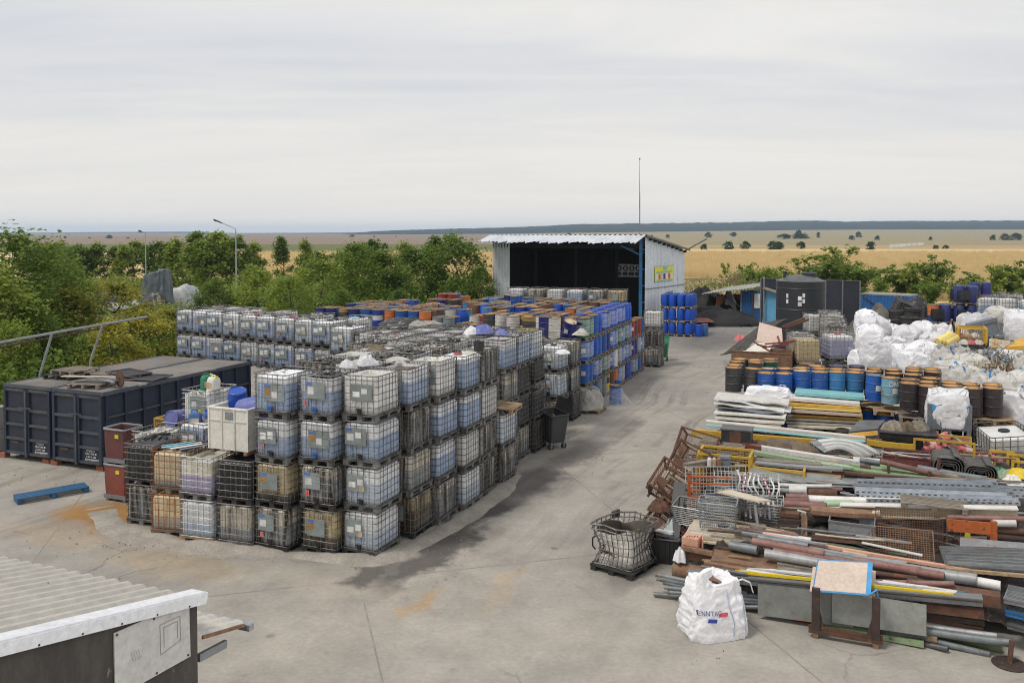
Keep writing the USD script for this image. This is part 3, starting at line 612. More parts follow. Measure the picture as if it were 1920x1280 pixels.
# ---------------------------------------------------------------- the wooded ridge and the hills beyond
def ridge(name,pts,d,depth,m,seed,lump):
 """A wood along a line of (pixel x, pixel y of its top) at d metres, with a crown-lumped outline and real depth."""
 px,py = np.array([p[0] for p in pts],float),np.array([p[1] for p in pts],float)
 n = 420
 def fn(u,v):
  x = px[0] + (px[-1] - px[0]) * u
  top = EYE + (HORIZON - np.interp(x,px,py)) * d / FPX
  a = v * math.pi
  wx = (x - 960) / FPX * d
  lumps = meshkit.fbm(np.stack([wx / lump,v * depth / lump * 2,np.zeros_like(u) + seed],-1),5,seed)
  z = -8 + (top + 8) * np.sin(a) ** 0.42 * (0.93 + 0.14 * lumps) * np.where(v < 1e-6,0,1)
  return np.stack([wx,d + depth * (0.5 - 0.5 * np.cos(a)) + (lumps - 0.5) * lump * 0.8,z],-1)
 return setting(name,grid(fn,n,14),m,"stuff",True)
mat("wood_far",(0.02,0.03,0.024),(0.03,0.042,0.03),scale=0.03,rough=0.95,world=True,spec=0.1)
ridge("wooded_ridge",[(640,437.5),(690,433),(760,430.5),(900,427),(1000,424),(1100,419.5),(1250,417.5),(1400,415.5),(1560,412.5),(1640,414.5),(1760,413),(2100,412)],3500,500,"wood_far",3,26)
ridge("far_hills",[(-150,436.5),(60,435.8),(200,434.5),(330,434),(345,436),(420,437),(560,436.2),(700,435)],7200,900,"wood_far",9,70)
# ---------------------------------------------------------------- air
usdkit_haze = usdkit.material(stage,"/World/Looks/haze_air",{"v":("principled_volume",{"color":(0.62,0.79,1.0),"density":HAZE,"anisotropy":0.2})},[],volume="v.volume")
if HAZE:
 tag(put("/World/haze",bbox(-7600,7600,-60,9900,-9.0,78.0),usdkit_haze),"pale summer haze over fields and yard",None,None,"stuff")
# ---------------------------------------------------------------- foliage
def leaves(points,size,rs,flat=0.5,up=0.4):
 """A bent, pointed leaf (two triangles) at each point."""
 n = len(points)
 d = rs.normal(size=(n,3)); d[:,2] = d[:,2] * flat - 0.15
 d /= np.linalg.norm(d,axis=1,keepdims=True)
 nn = rs.normal(size=(n,3)) * 0.8 + np.array([0,0,up * 2])
 s = np.cross(d,nn); s /= np.linalg.norm(s,axis=1,keepdims=True) + 1e-9
 k = np.cross(s,d)
 L = size * rs.uniform(0.6,1.35,(n,1)); W = L * rs.uniform(0.32,0.5,(n,1))
 a = points; b = points + d * L * 0.5 + s * W + k * L * 0.1; c = points + d * L - k * L * 0.06; e = points + d * L * 0.5 - s * W + k * L * 0.1
 v = np.stack([a,b,c,e],1).reshape(-1,3)
 i = np.arange(n)[:,None] * 4
 return v,np.vstack([i + np.array([0,1,2]),i + np.array([0,2,3])])
def limb(p,q,r0,r1,rs,n=5,k=5,sag=0.0):
 t = np.linspace(0,1,n)[:,None]
 pts = np.asarray(p) * (1 - t) + np.asarray(q) * t + rs.normal(size=(n,3)) * np.array([0.05,0.05,0.02]) * np.linalg.norm(np.asarray(q) - p) * np.sin(t * math.pi)
 return tube(pts,r0 + (r1 - r0) * t[:,0],k,False)
def make_tree(seed,H,R,nl,leaf,lm,base=0.18,shape="round",clumps=60,trunk=0.11):
 """Trunk and limbs, and a crown of leaves gathered in clumps at the limbs' ends."""
 rs = np.random.RandomState(seed)
 wood = [limb((0,0,-0.1),(rs.normal() * 0.2,rs.normal() * 0.2,H * 0.86),trunk,0.02,rs,8,7)]
 pts,ci = [],0
 while ci < clumps:
  t = rs.uniform(0,1) ** 0.85
  z = H * (base + (1 - base) * t)
  if shape == "round":
   prof = math.sqrt(max(0.02,1 - (2 * t - 0.85) ** 2 * 0.8)) if t > 0.1 else 0.75
  elif shape == "cone":
   prof = max(0.1,(1 - t) ** 0.75 * 1.05)
  else:
   prof = 0.55 + 0.45 * math.sin(t * math.pi) if t < 0.9 else 0.4
  a = rs.uniform(0,2 * math.pi)
  r = R * prof * (0.42 + 0.62 * rs.uniform() ** 0.5) * (0.82 + 0.3 * math.sin(a * 2 + seed) * math.sin(t * 5 + seed * 2))
  c = np.array([math.cos(a) * r,math.sin(a) * r,min(z,H) + rs.normal() * 0.15])
  if ci % 3 == 0:
   wood.append(limb((0,0,max(0.25,z - r * 0.75)),c,trunk * 0.34 * (1 - 0.6 * t),0.012,rs,4,4))
  k = max(4,int(nl / clumps * rs.uniform(0.5,1.5)))
  sp = R * rs.uniform(0.11,0.2)
  q = rs.normal(size=(k,3)) * np.array([sp,sp,sp * 0.62])
  q[:,2] -= (q[:,0] ** 2 + q[:,1] ** 2) / sp * 0.16
  pts.append(c + q); ci += 1
 # shoots at the top
 for _ in range(7 if shape != "cone" else 3):
  a,r = rs.uniform(0,6.28),R * rs.uniform(0.0,0.55)
  b = np.array([math.cos(a) * r,math.sin(a) * r,H * (0.9 - 0.12 * r / R)]); tip = b + np.array([rs.normal() * 0.2,rs.normal() * 0.2,H * rs.uniform(0.07,0.14)])
  tt = rs.uniform(0,1,(26,1)); pts.append(b * (1 - tt) + tip * tt + rs.normal(size=(26,3)) * 0.07 * (1.4 - tt))
  wood.append(limb(b - np.array([0,0,0.4]),tip,0.018,0.006,rs,3,3))
 return [("trunk",J(wood),"bark",True),("crown",leaves(np.vstack(pts)[rs.uniform(size=sum(map(len,pts))) < 0.92],leaf * 1.06,rs,0.35,1.0),lm)]
T = {"near":[proto("maple_tree",make_tree(101 + i,7.6,3.1,9000,0.2,m,0.1,"round",85,0.15)) for i,m in enumerate(("leaf_mid","leaf_mid","leaf_light"))],
     "yellow":[proto("yellowing_tree",make_tree(201 + i,5.0,2.3,5200,0.18,"leaf_yellow",0.12,"round",60)) for i in range(2)],
     "dark":[proto("dark_tree",make_tree(301 + i,7.8,3.4,8200,0.24,"leaf_mid",0.08,"round",75,0.14)) for i in range(3)],
     "olive":[proto("olive_tree",make_tree(351 + i,6.6,3.0,6800,0.22,"leaf_light",0.05,"oval",70,0.13)) for i in range(2)],
     "row":[proto("row_tree",make_tree(401 + i,7.0,2.3,4200,0.3,m,0.22,s,45)) for i,(m,s) in enumerate((("leaf_light","oval"),("leaf_mid","oval"),("leaf_light","cone"),("leaf_mid","cone")))],
     "bush":[proto("far_bush",make_tree(501 + i,5.0,4.2,900,0.9,"leaf_far",0.0,"round",30,0.2)) for i in range(3)]}
HT = {"near":7.6,"yellow":5.0,"dark":7.8,"olive":6.6,"row":7.0,"bush":5.0}
def tree(kind,px,top,d,label,name="tree",group=None,wide=1.0,i=None,cat="tree"):
 """A tree whose tip shows at pixel (px, top), d metres ahead, standing on the ground."""
 if kind == "bush":
  d *= 1.45 if d > 600 else 1.0
  wide *= 0.8; top += 3
 p = D(px,top,d)
 k = T[kind][(i if i is not None else rnd.randrange(99)) % len(T[kind])]
 s = p[2] / (HT[kind] * 1.05) * (0.8 if kind == "bush" else 1)
 return inst(k,name,label,cat,(p[0],p[1],float(land(p[0],p[1]))),rnd.uniform(0,360),group,s=(s * wide,s * wide,s))
left = [  # kind, pixel x, pixel y of the tip, metres ahead, width, label
 ("near",22,428,44,1.15,"tall dense maple at the left border, tallest of the near trees"),
 ("near",118,478,50,0.9,"round green maple beside the tallest border tree"),
 ("near",-60,470,40,1.1,"green maple cut by the left border"),
 ("near",60,560,41,0.8,"low leafy maple behind the grey railing"),
 ("yellow",130,545,47,1.25,"yellowing tree above the first railing post"),
 ("yellow",215,525,52,1.2,"yellow-green tree above the railing's free end"),
 ("yellow",265,585,46,1.15,"yellow-leaved low tree below the grey tarpaulin"),
 ("yellow",318,575,49,1.2,"bright yellow-green tree left of the back row of totes"),
 ("olive",20,600,38,0.75,"leafy sapling growing close behind the navy containers"),
 ("olive",165,620,42,0.85,"dark-trunked small tree behind the second railing post"),
 ("near",400,520,62,0.95,"yellow-green maple right of the white tarpaulin heap"),
 ("olive",475,498,64,1.1,"bushy green tree behind the back row of totes"),
 ("olive",540,515,60,0.95,"low green tree between back totes and poplars"),
 ("olive",600,480,70,1.15,"yellow-flecked tree left of the dark tree mass"),
 ("dark",668,452,74,1.0,"dark green tree, leftmost of the dark mass behind the drums"),
 ("dark",720,472,72,1.05,"dark green round tree in the middle of the dark mass"),
 ("dark",775,462,76,1.0,"dark green tree beside the tallest walnut near the shed"),
 ("dark",850,436,74,1.05,"tall walnut tree overhanging the shed's left end"),
 ("dark",898,500,70,0.85,"low walnut limb tree against the shed's left wall"),
 ("olive",350,590,58,0.8,"low shrubby tree at the end of the back row of totes"),
 ("dark",640,540,62,0.9,"low dark tree just behind the drum field"),
 ("dark",750,545,62,0.95,"low dark tree behind the drum field's far corner"),
 ("yellow",210,600,41,1.0,"yellowing sapling in front of the covered machine"),
]
for k,(kind,px,top,d,w,lab) in enumerate(left):
 tree(kind,px,top,d,lab,"maple_tree" if kind == "near" else "border_tree","trees behind the yard's left edge",w,k)
row = [(85,456,118),(160,462,128),(232,458,126),(312,455,124),(388,446,105),(600,470,112),(640,466,108),(680,462,104),(100,450,128),(140,458,126),(180,452,128),(215,462,130),(250,448,132),(292,452,128),(330,444,120),(368,434,112),(405,428,108),(440,442,112),(475,452,118),(527,443,122),(573,446,118),(700,448,120),(760,450,122),(815,442,118),(60,462,124)]
for k,(px,top,d) in enumerate(row):
 tree("row",px,top,d,f"slim young roadside tree, {ORD[sorted(r[0] for r in row).index(px)]} from the left in the far row","roadside_tree","young trees along the far road",1.15 if px not in (527,573) else 0.8,k if px not in (527,573) else 2 + k % 2)
# tree tips seen over the shed's roof
far = [(82,437,900,0.9),(122,439,880,1.0),(168,441,870,1.6),(205,436,860,1.3),(240,441,850,1.5),(270,443,850,1.2),(350,439,1100,1.4),(660,436.5,1150,1.8),(702,438,1100,0.7),(742,439,1050,0.7),(1328,431,900,0.9),(1375,433,1000,1.3),(1366,446,420,1.0),(1398,446,430,0.9),(1320,452,410,1.1),
       (1448,445,415,1.0),(1460,447,420,1.2),(1470,434,760,2.2),(1500,433,780,2.6),(1498,427,900,0.8),(1502,447,430,1.0),(1534,431,880,0.6),(1597,437,700,1.2),(1645,437,660,1.0),(1632,446,415,1.0),(1610,431,900,0.9),(1745,439,640,0.8),(1755,455,430,1.3),(1773,455,435,1.3),(1862,435,640,0.9),(1885,432,660,1.1),(1905,431,660,1.3),(1068,433,900,1.0),(1118,435,850,1.1),(1252,436,880,1.0),(1222,437,860,0.8),(430,439,1200,1.2)]
for k,(px,top,d,w) in enumerate(far):
 tree("bush",px,top,d,f"dark field tree far beyond the yard, {ORD[sorted(f[0] for f in far).index(px)]} from the left","field_tree","lone trees and bushes out in the fields",w,k)
# arching shrubs between yard and wheat
def arching(seed,H=4.2,n=11):
 rs = np.random.RandomState(seed)
 wood,pts = [],[]
 for i in range(n):
  a,r,h = rs.uniform(0,6.28),rs.uniform(0.8,2.3),H * rs.uniform(0.55,1.05)
  t = np.linspace(0,1,7)
  c = np.stack([np.cos(a) * r * t ** 1.6,np.sin(a) * r * t ** 1.6,h * (1 - (1 - t) ** 1.7) - 0.5 * t ** 4],1)
  wood.append(tube(c,0.035 * (1 - 0.8 * t),4,False))
  for tt in rs.uniform(0.15,1.0,130):
   p = np.array([np.interp(tt,t,c[:,k]) for k in range(3)])
   pts.append(p + rs.normal(size=3) * np.array([0.2,0.2,0.13]) * (1.2 - 0.5 * tt))
 return [("stem",J(wood),"bark",True),("foliage",leaves(np.array(pts),0.26,rs,0.4,0.8),"leaf_light" if seed % 2 else "leaf_mid")]
AR = [proto("sumac_shrub",arching(601 + i,4.2 + 0.3 * i,9 + 2 * i)) for i in range(4)]
shr = [(1505,478,92,0.85),(1545,470,90,1.2),(1578,460,96,1.15),(1612,492,88,1.1),(1655,488,96,0.9),(1690,490,92,1.05),(1720,490,90,1.0),(1752,487,94,1.0),(1790,508,92,1.05),(1830,500,94,1.0),(1862,495,90,1.0),(1895,495,93,1.1),(1918,505,90,1.0),(1395,480,96,0.55),(1362,492,98,0.5),(1420,505,92,0.6),(1440,515,90,0.55),(1820,540,74,0.7),(1640,520,82,0.9),(1745,525,82,0.9),(1880,528,82,0.95)]
for k,(px,top,d,w) in enumerate(shr):
 p = D(px,top,d); s = p[2] / 4.4
 inst(AR[k % 4],"sumac_shrub",f"arching shrub before the wheat, {ORD[sorted(q[0] for q in shr).index(px)]} from the left","shrub",(p[0],p[1],0),rnd.uniform(0,360),"arching shrubs between yard and wheat field",s=(s * w * 1.1,s * w * 1.1,s))
# weedy bank behind the shed's right wall
bank = rough_heap(13,7,3.4,60,5,0.45,0.5,0.8)
setting("weedy_bank",shift(bank,-np.array([28.0,93.0,0.0])),"soil","structure",True)
_rs = np.random.RandomState(77)
bp,_ = shift(bank,-np.array([28.0,93.0,0.0]))
k = _rs.randint(0,len(bp),2600)
q = bp[k] + _rs.normal(size=(2600,3)) * np.array([0.35,0.35,0.16]) + np.array([0,0,0.15])
sel = meshkit.noise(q * np.array([0.3,0.3,0.3]),4) > 0.42
setting("bank_weeds",leaves(np.repeat(q[sel],3,0) + _rs.normal(size=(sel.sum() * 3,3)) * 0.16,0.22,_rs,0.9,0.3),"leaf_light","stuff")
setting("bank_weeds",leaves(np.repeat(q[~sel][:900],4,0) + _rs.normal(size=(len(q[~sel][:900]) * 4,3)) * 0.3,0.2,_rs,1.2,0.2),"straw","stuff")
# undergrowth behind the containers and along the tree line
def undergrowth(pts,n,h,size,m):
 rs = np.random.RandomState(len(pts) * 7 + n)
 out = []
 for i in range(n):
  t = rs.uniform(0,len(pts) - 1); a = int(t); f = t - a
  b = np.array(pts[a]) * (1 - f) + np.array(pts[min(a + 1,len(pts) - 1)]) * f
  out.append(np.array([b[0],b[1],0.1]) + rs.normal(size=(9,3)) * np.array([0.9,1.4,0.25]) + np.array([0,0,rs.uniform(0,h)]))
 q = np.vstack(out); q[:,2] = np.abs(q[:,2]) + 0.05
 return setting("undergrowth",leaves(q,size,rs,0.7,0.5),m,"stuff")
undergrowth([(-22,36),(-21,40),(-20,45),(-19,50),(-17,56),(-14,60)],900,2.2,0.22,"leaf_mid")
undergrowth([(-27,38),(-28,48),(-25,60),(-20,66),(-12,66),(-3,72)],1500,2.6,0.26,"leaf_mid")
undergrowth([(-24,74),(-20,78),(-14,80),(-6,80)],1100,3.2,0.28,"leaf_light")
undergrowth([(-60,118),(-45,120),(-30,116),(-16,112)],500,1.6,0.4,"leaf_light")
# standing wheat, drawn as clumps of stalks over the nearer field
def wheat_clump(seed):
 rs = np.random.RandomState(seed)
 v,f = [],[]
 for i in range(16):
  x,y = rs.uniform(-0.9,0.9),rs.uniform(-0.6,0.6); h,w = rs.uniform(0.6,1.25),rs.uniform(0.04,0.09); dx = rs.normal() * 0.15
  n = len(v); v += [(x - w,y,0),(x + w,y,0),(x + dx,y + rs.normal() * 0.1,h)]; f.append((n,n + 1,n + 2))
 return np.array(v,float),np.array(f)
pi = UsdGeom.PointInstancer.Define(stage,"/World/wheat_stalks")
tag(pi.GetPrim(),None,None,None,"stuff")
for i in range(3):
 put(f"/World/wheat_stalks/stalk_clump{'' if i == 0 else f'_{i:03d}'}",wheat_clump(900 + i),"straw")
pi.CreatePrototypesRel().SetTargets([Sdf.Path("/World/wheat_stalks/stalk_clump"),Sdf.Path("/World/wheat_stalks/stalk_clump_001"),Sdf.Path("/World/wheat_stalks/stalk_clump_002")])
_rs = np.random.RandomState(5)
wy = 100 + 240 * _rs.uniform(0,1,16000) ** 1.7
wx = np.where(_rs.uniform(size=16000) < 0.72,(0.17 + 0.5 * _rs.uniform(size=16000)) * wy,(-0.42 + 0.5 * _rs.uniform(size=16000)) * wy)
ok = ((wx > 41) | (wy > 150)) & ((wx - 28) ** 2 / 170 + (wy - 93) ** 2 / 60 > 1)
wx,wy = wx[ok],wy[ok]
pi.CreatePositionsAttr([Gf.Vec3f(float(a),float(b),0.0) for a,b in zip(wx,wy)])
pi.CreateProtoIndicesAttr([int(x) for x in _rs.randint(0,3,len(wx))])
pi.CreateScalesAttr([Gf.Vec3f(float(x),1,float(x)) for x in _rs.uniform(0.7,1.5,len(wx))])
# white polytunnel fence far off in the fields
a,b = D(1668,466,445),D(1733,458,560)
parts = [("rail",beam((a[0],a[1],1.9),(b[0],b[1],1.9),0.1,0.14),"trim_white")]
for i in range(15):
 p = a + (b - a) * (i + 0.5) / 15; d_ = (b - a) / 15 * 0.44
 parts.append(("panel",beam((p[0] - d_[0],p[1] - d_[1],1.0),(p[0] + d_[0],p[1] + d_[1],1.0),0.05,1.75),"trim_white"))
thing("field_fence","white panel fence slanting far away across the stubble","fence",parts)
# ---------------------------------------------------------------- the open shed at the end of the road
def corrugated(p,q,z0,z1,pitch=0.28,amp=0.035,up=None,t=0.0):
 """A trapezoid-profiled sheet from p to q (plan), between heights z0 and z1 (each a number or a pair for the two ends)."""
 p,q = np.asarray(p,float)[:2],np.asarray(q,float)[:2]
 L = np.linalg.norm(q - p); d = (q - p) / L; nrm = np.array([d[1],-d[0]])
 xs,off = [],[]
 k = max(1,int(round(L / pitch)))
 for i in range(k):
  for a,o in ((0.0,0),(0.35,0),(0.5,1),(0.85,1)):
   xs.append((i + a) / k); off.append(o)
 xs.append(1.0); off.append(0)
 xs,off = np.array(xs),np.array(off)
 za = np.interp(xs,[0,1],[z0,z0] if np.isscalar(z0) else z0); zb = np.interp(xs,[0,1],[z1,z1] if np.isscalar(z1) else z1)
 b = p + xs[:,None] * (q - p) + off[:,None] * nrm * amp
 v = np.vstack([np.column_stack([b,za]),np.column_stack([b,zb])])
 n = len(xs); i = np.arange(n - 1)
 return v,np.vstack([np.stack([i,i + 1,i + n + 1],1),np.stack([i,i + n + 1,i + n],1)])
def roof_sheet(c00,c10,c01,pitch=0.25,amp=0.03,ragged=0.0,seed=0):
 """A corrugated roof: ridges run from the edge c00-c10 to the edge through c01."""
 c00,c10,c01 = (np.asarray(x,float) for x in (c00,c10,c01))
 a,b = c10 - c00,c01 - c00
 L = np.linalg.norm(a); nrm = np.cross(a,b); nrm /= np.linalg.norm(nrm)
 if nrm[2] < 0:nrm = -nrm
 k = max(1,int(round(L / pitch)))
 xs = np.array([(i + o) / k for i in range(k) for o in (0,0.3,0.5,0.8)] + [1.0]); off = np.array([0,0,1,1] * k + [0])
 rs = np.random.RandomState(seed)
 rag = rs.uniform(0,ragged,k + 1)[np.minimum((xs * k).astype(int),k)]
 m = 6
 rows = []
 for j in range(m + 1):
  t = np.maximum(j / m,rag) if ragged else np.full(len(xs),j / m)
  rows.append(c00 + xs[:,None] * a + t[:,None] * b + off[:,None] * nrm * amp)
 v = np.vstack(rows); n = len(xs); f = []
 i = np.arange(n - 1)
 for j in range(m):
  f += [np.stack([j * n + i,j * n + i + 1,(j + 1) * n + i + 1],1),np.stack([j * n + i,(j + 1) * n + i + 1,(j + 1) * n + i],1)]
 return v,np.vstack(f)
SA = math.radians(32)
SX,SY = np.array([math.cos(SA),-math.sin(SA),0]),np.array([math.sin(SA),math.cos(SA),0])
def S(u,v,z=0.0):
 """The shed's frame: from its right front corner, along its front and back along its side."""
 return np.array([10.45,67.0,z]) + SX * u + SY * v
SW,SD = 14.3,8.6
zf,zb = 7.72,6.5
A_,B_,C_,E_ = S(0,0),S(0,SD),S(-SW,SD),S(-SW,0)
parts = []
parts.append(("side_wall",J(corrugated(A_,B_,0,[zf - 0.05,zb - 0.05],0.3,0.04)),"shed_white"))
parts.append(("side_wall",J(corrugated(E_ + SY * 0.0,C_,0,[zf - 0.05,zb - 0.05],0.3,0.04)),"shed_white"))
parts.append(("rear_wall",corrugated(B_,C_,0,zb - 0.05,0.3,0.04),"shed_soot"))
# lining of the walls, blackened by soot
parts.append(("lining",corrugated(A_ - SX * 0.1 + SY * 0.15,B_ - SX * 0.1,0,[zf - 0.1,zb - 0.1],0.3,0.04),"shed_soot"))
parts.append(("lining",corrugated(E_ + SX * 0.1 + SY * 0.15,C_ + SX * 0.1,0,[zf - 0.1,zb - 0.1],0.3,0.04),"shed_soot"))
parts.append(("front_panel",corrugated(E_,E_ + SX * 1.75,0,zf - 0.35,0.3,0.04),"shed_white"))
parts.append(("flashing",beam(S(0 + 0.07,0 - 0.05,3.55),S(0 + 0.07,0 + SD,3.5),0.03,0.05),"steel_dark"))
parts.append(("corner_post",beam(S(0 - 0.42,0 + 0.1,0),S(0 - 0.42,0 + 0.1,zf - 0.25),0.24,0.24),"shed_blue"))
for i in range(5):
 z = 1.2 + i * 1.3
 parts.append(("girt",beam(S(0 - 0.3,0 + 0.1,z),S(0 - 0.06,0 + 0.1,z),0.08,0.08),"shed_blue"))
parts.append(("brace",beam(S(0 - 0.45,0 + 0.1,zf - 1.5),S(0 - 1.5,0 - 1.3,zf - 0.75),0.1,0.1),"shed_blue"))
for u in (-4.5,-8.5,-12.6):
 parts.append(("post",beam(S(0 + u,0 + 4.5,0),S(0 + u,0 + 4.5,zf - 0.8),0.22,0.22),"shed_soot"))
parts.append(("front_beam",beam(S(-SW,0 + 0.1,zf - 0.85),S(0 - 0.4,0 + 0.1,zf - 0.85),0.2,0.34),"shed_soot"))
for i in range(12):
 u = -SW + 0.6 + i * 1.04
 parts.append(("rafter",beam(S(0 + u,0 - 1.4,zf - 0.42),S(0 + u,0 + SD,zb - 0.2),0.1,0.16),"shed_soot"))
# roof: front apron slopes down to the yard, the rest falls to the rear
parts.append(("roof",roof_sheet(S(-SW - 0.25,0 - 0.1,zf + 0.06),S(0 + 0.3,0 - 0.1,zf + 0.06),S(-SW - 0.25,0 + SD + 0.5,zb + 0.02),0.45,0.06),"shed_roof"))
parts.append(("apron",roof_sheet(S(-SW - 0.3,0 - 2.3,zf - 0.62),S(0 + 0.1,0 - 2.3,zf - 0.62),S(-SW - 0.3,0 - 0.12,zf + 0.05),0.45,0.06,0.2,4),"shed_roof"))
parts.append(("verge_trim",beam(S(0 + 0.33,0 - 0.3,zf + 0.02),S(0 + 0.33,0 + SD + 0.5,zb - 0.02),0.05,0.16),"steel_dark"))
for i in range(9):
 v_ = 0.6 + i * 0.95
 z_ = zf - (zf - zb) * v_ / SD
 parts.append(("purlin_end",beam(S(0 + 0.08,v_,z_ - 0.2),S(0 + 0.34,v_,z_ - 0.2),0.1,0.16),"shed_soot"))
parts.append(("gutter",beam(S(0 - 0.2,0 + SD + 0.5,zb - 0.15),S(0 + 1.6,0 + SD + 1.2,zb + 0.95),0.14,0.12),"steel_dark"))
parts.append(("door",beam(S(0 + 0.09,0 + 4.4,1.6),S(0 + 0.09,0 + 5.7,1.6),0.05,3.0),"steel_grey"))
thing("open_shed","open-fronted corrugated metal shed with sooty black inside at the road's end","shed",parts)
# yellow safety board on the right wall
def board(o,x,z,w,h,t=0.04):
 """A flat board: o its lower corner, x along it; the front faces x cross z."""
 nrm = np.cross(x,z)
 return beam(o + z * h / 2 - nrm * 0,o + x * w + z * h / 2,t,h)
Z = np.array([0,0,1.0])
o = S(0.1,1.75,4.1)
parts = [("panel",board(o,SY,Z,4.0,1.12),"sign_yellow",False,
          [("border",J(board(o - Z * 0.06 + SX * 0.004,SY,Z,4.0,0.06),board(o + Z * 1.12 + SX * 0.004,SY,Z,4.0,0.06)),"sign_cyan"),
           ("emblem",board(o + SY * 1.7 + Z * 0.82 + SX * 0.025,SY,Z,0.75,0.28,0.02),"sign_cyan"),
           ("headline",J(*[board(o + SY * (0.25 + 0.22 * i) + Z * 0.62 + SX * 0.025,SY,Z,0.17,0.1,0.02) for i in range(16)]),"sign_cyan")] +
          [("pictogram",board(o + SY * (0.22 + 0.52 * i) + Z * 0.08 + SX * 0.025,SY,Z,0.4,0.46,0.02),("sticker_white","print_red","sticker_white","print_blue","sticker_white","print_red","sticker_white")[i]) for i in range(7)])]
thing("safety_board","yellow safety board with pictograms on the shed's right wall","sign",parts)
for k,(u0,w,lab,tri) in enumerate(((-6.4,2.5,"sooty board of round mandatory signs inside the shed",0),(-3.5,2.5,"sooty board of triangular warning signs inside the shed",1))):
 o = S(0 + u0,0 + SD - 0.25,4.0)
 parts = [("panel",board(o,SX,Z,w,1.15),"sign_dim")]
 for i in range(4):
  c = o + SX * (0.33 + i * w / 4) - SY * 0.03
  if tri:
   m = place(prism([(-0.27,0),(0.27,0),(0,0.5)],0,0.02),c + Z * 0.55,SX,Z,-SY)
   parts.append(("warning_sign",m,"sign_yellow",False,[("mark",place(prism([(-0.06,0),(0.06,0),(0.03,0.3),(-0.03,0.3)],0.02,0.03),c + Z * 0.6,SX,Z,-SY),"sign_dark")]))
   parts.append(("caption",board(c - SX * 0.3 + Z * 0.14,SX,Z,0.5,0.3,0.03),"sign_yellow"))
  else:
   parts.append(("round_sign",cyl(c + Z * 0.78,c + Z * 0.78 - SY * 0.02,0.25,16),"sign_dark",False,[("mark",board(c - SX * 0.09 + Z * 0.65 - SY * 0.03,SX,Z,0.18,0.26,0.02),"sticker_white")]))
   parts.append(("caption",board(c - SX * 0.3 + Z * 0.14,SX,Z,0.5,0.3,0.03),"sign_dark"))
 thing("sign_board",lab,"sign",parts)
p = D(1199.5,440,70.0)
top = D(1199.5,298,70.0)
thing("antenna_mast","thin tall mast rising above the shed roof","mast",[("pole",tube([p - Z * 1.0,p + (top - p) * 0.55],0.045,6),"steel_grey"),("tip_rod",tube([p + (top - p) * 0.55 - Z * 0.2,top],[0.03,0.015],5),"steel_dark"),("foot",box(p[0],p[1],p[2] - 0.6,0.3,0.3,0.5),"steel_dark"),("cap",box(top[0],top[1],top[2],0.1,0.1,0.12),"steel_dark")])
# ---------------------------------------------------------------- intermediate bulk containers
def rr(w,d,r=0.12,n=4):
 out = []
 for cx,cy,a0 in ((w / 2 - r,d / 2 - r,0),(-w / 2 + r,d / 2 - r,90),(-w / 2 + r,-d / 2 + r,180),(w / 2 - r,-d / 2 + r,270)):
  for i in range(n + 1):
   a = math.radians(a0 + 90 * i / n); out.append((cx + r * math.cos(a),cy + r * math.sin(a)))
 return out
def ribbed(w,d,ribs=7):
 """Outline of a blow-moulded tank: rounded corners and shallow upright ribs along the sides."""
 out = []
 r = 0.1
 def side(x0,y0,x1,y1,nx,ny,k):
  for i in range(k * 4):
   t = (i + 0.5) / (k * 4); o = (0.0,0.012,0.012,0.0)[i % 4] - 0.012
   out.append((x0 + (x1 - x0) * t + nx * o,y0 + (y1 - y0) * t + ny * o))
 def corner(cx,cy,a0):
  for i in range(5):
   a = math.radians(a0 + 90 * i / 4); out.append((cx + r * math.cos(a),cy + r * math.sin(a)))
 w2,d2 = w / 2,d / 2
 corner(w2 - r,-d2 + r,-90); side(w2,-d2 + r,w2,d2 - r,1,0,ribs)
 corner(w2 - r,d2 - r,0); side(w2 - r,d2,-w2 + r,d2,0,1,ribs - 1)
 corner(-w2 + r,d2 - r,90); side(-w2,d2 - r,-w2,-d2 + r,-1,0,ribs)
 corner(-w2 + r,-d2 + r,180); side(-w2 + r,-d2,w2 - r,-d2,0,-1,ribs - 1)
 return np.array(out)
def loft(o,levels):
 """levels: (z, inset); o outline; open top and closed bottom."""
 v = []
 c = o.mean(0)
 for z,s in levels:
  v.append(np.column_stack([c + (o - c) * s,np.full(len(o),z)]))
 n = len(o); v = np.vstack(v); f = []
 i = np.arange(n); k = (i + 1) % n
 for j in range(len(levels) - 1):
  a = j * n
  f += [np.stack([a + i,a + k,a + n + k],1),np.stack([a + i,a + n + k,a + n + i],1)]
 return v,np.vstack(f)
def cap_top(o,z,s,rise=0.03):
 c = o.mean(0); n = len(o)
 v = np.vstack([np.column_stack([c + (o - c) * s,np.full(n,z)]),np.column_stack([c + (o - c) * s * 0.5,np.full(n,z + rise)]),[[c[0],c[1],z + rise]]])
 i = np.arange(n); k = (i + 1) % n
 return v,np.vstack([np.stack([i,k,n + k],1),np.stack([i,n + k,n + i],1),np.stack([n + i,n + k,np.full(n,2 * n)],1)])
def ibc_pallet(w,d,m):
 pcs = []
 for x in (-w / 2 + 0.08,0,w / 2 - 0.08):
  for y in (-d / 2 + 0.08,0,d / 2 - 0.08):
   pcs.append(box(x,y,0.055,0.14,0.14,0.11))
  pcs.append(box(x,0,0.012,0.1,d - 0.28,0.022))
 pcs.append(box(0,0,0.128,w,d,0.035))
 return ("pallet",J(pcs),m)
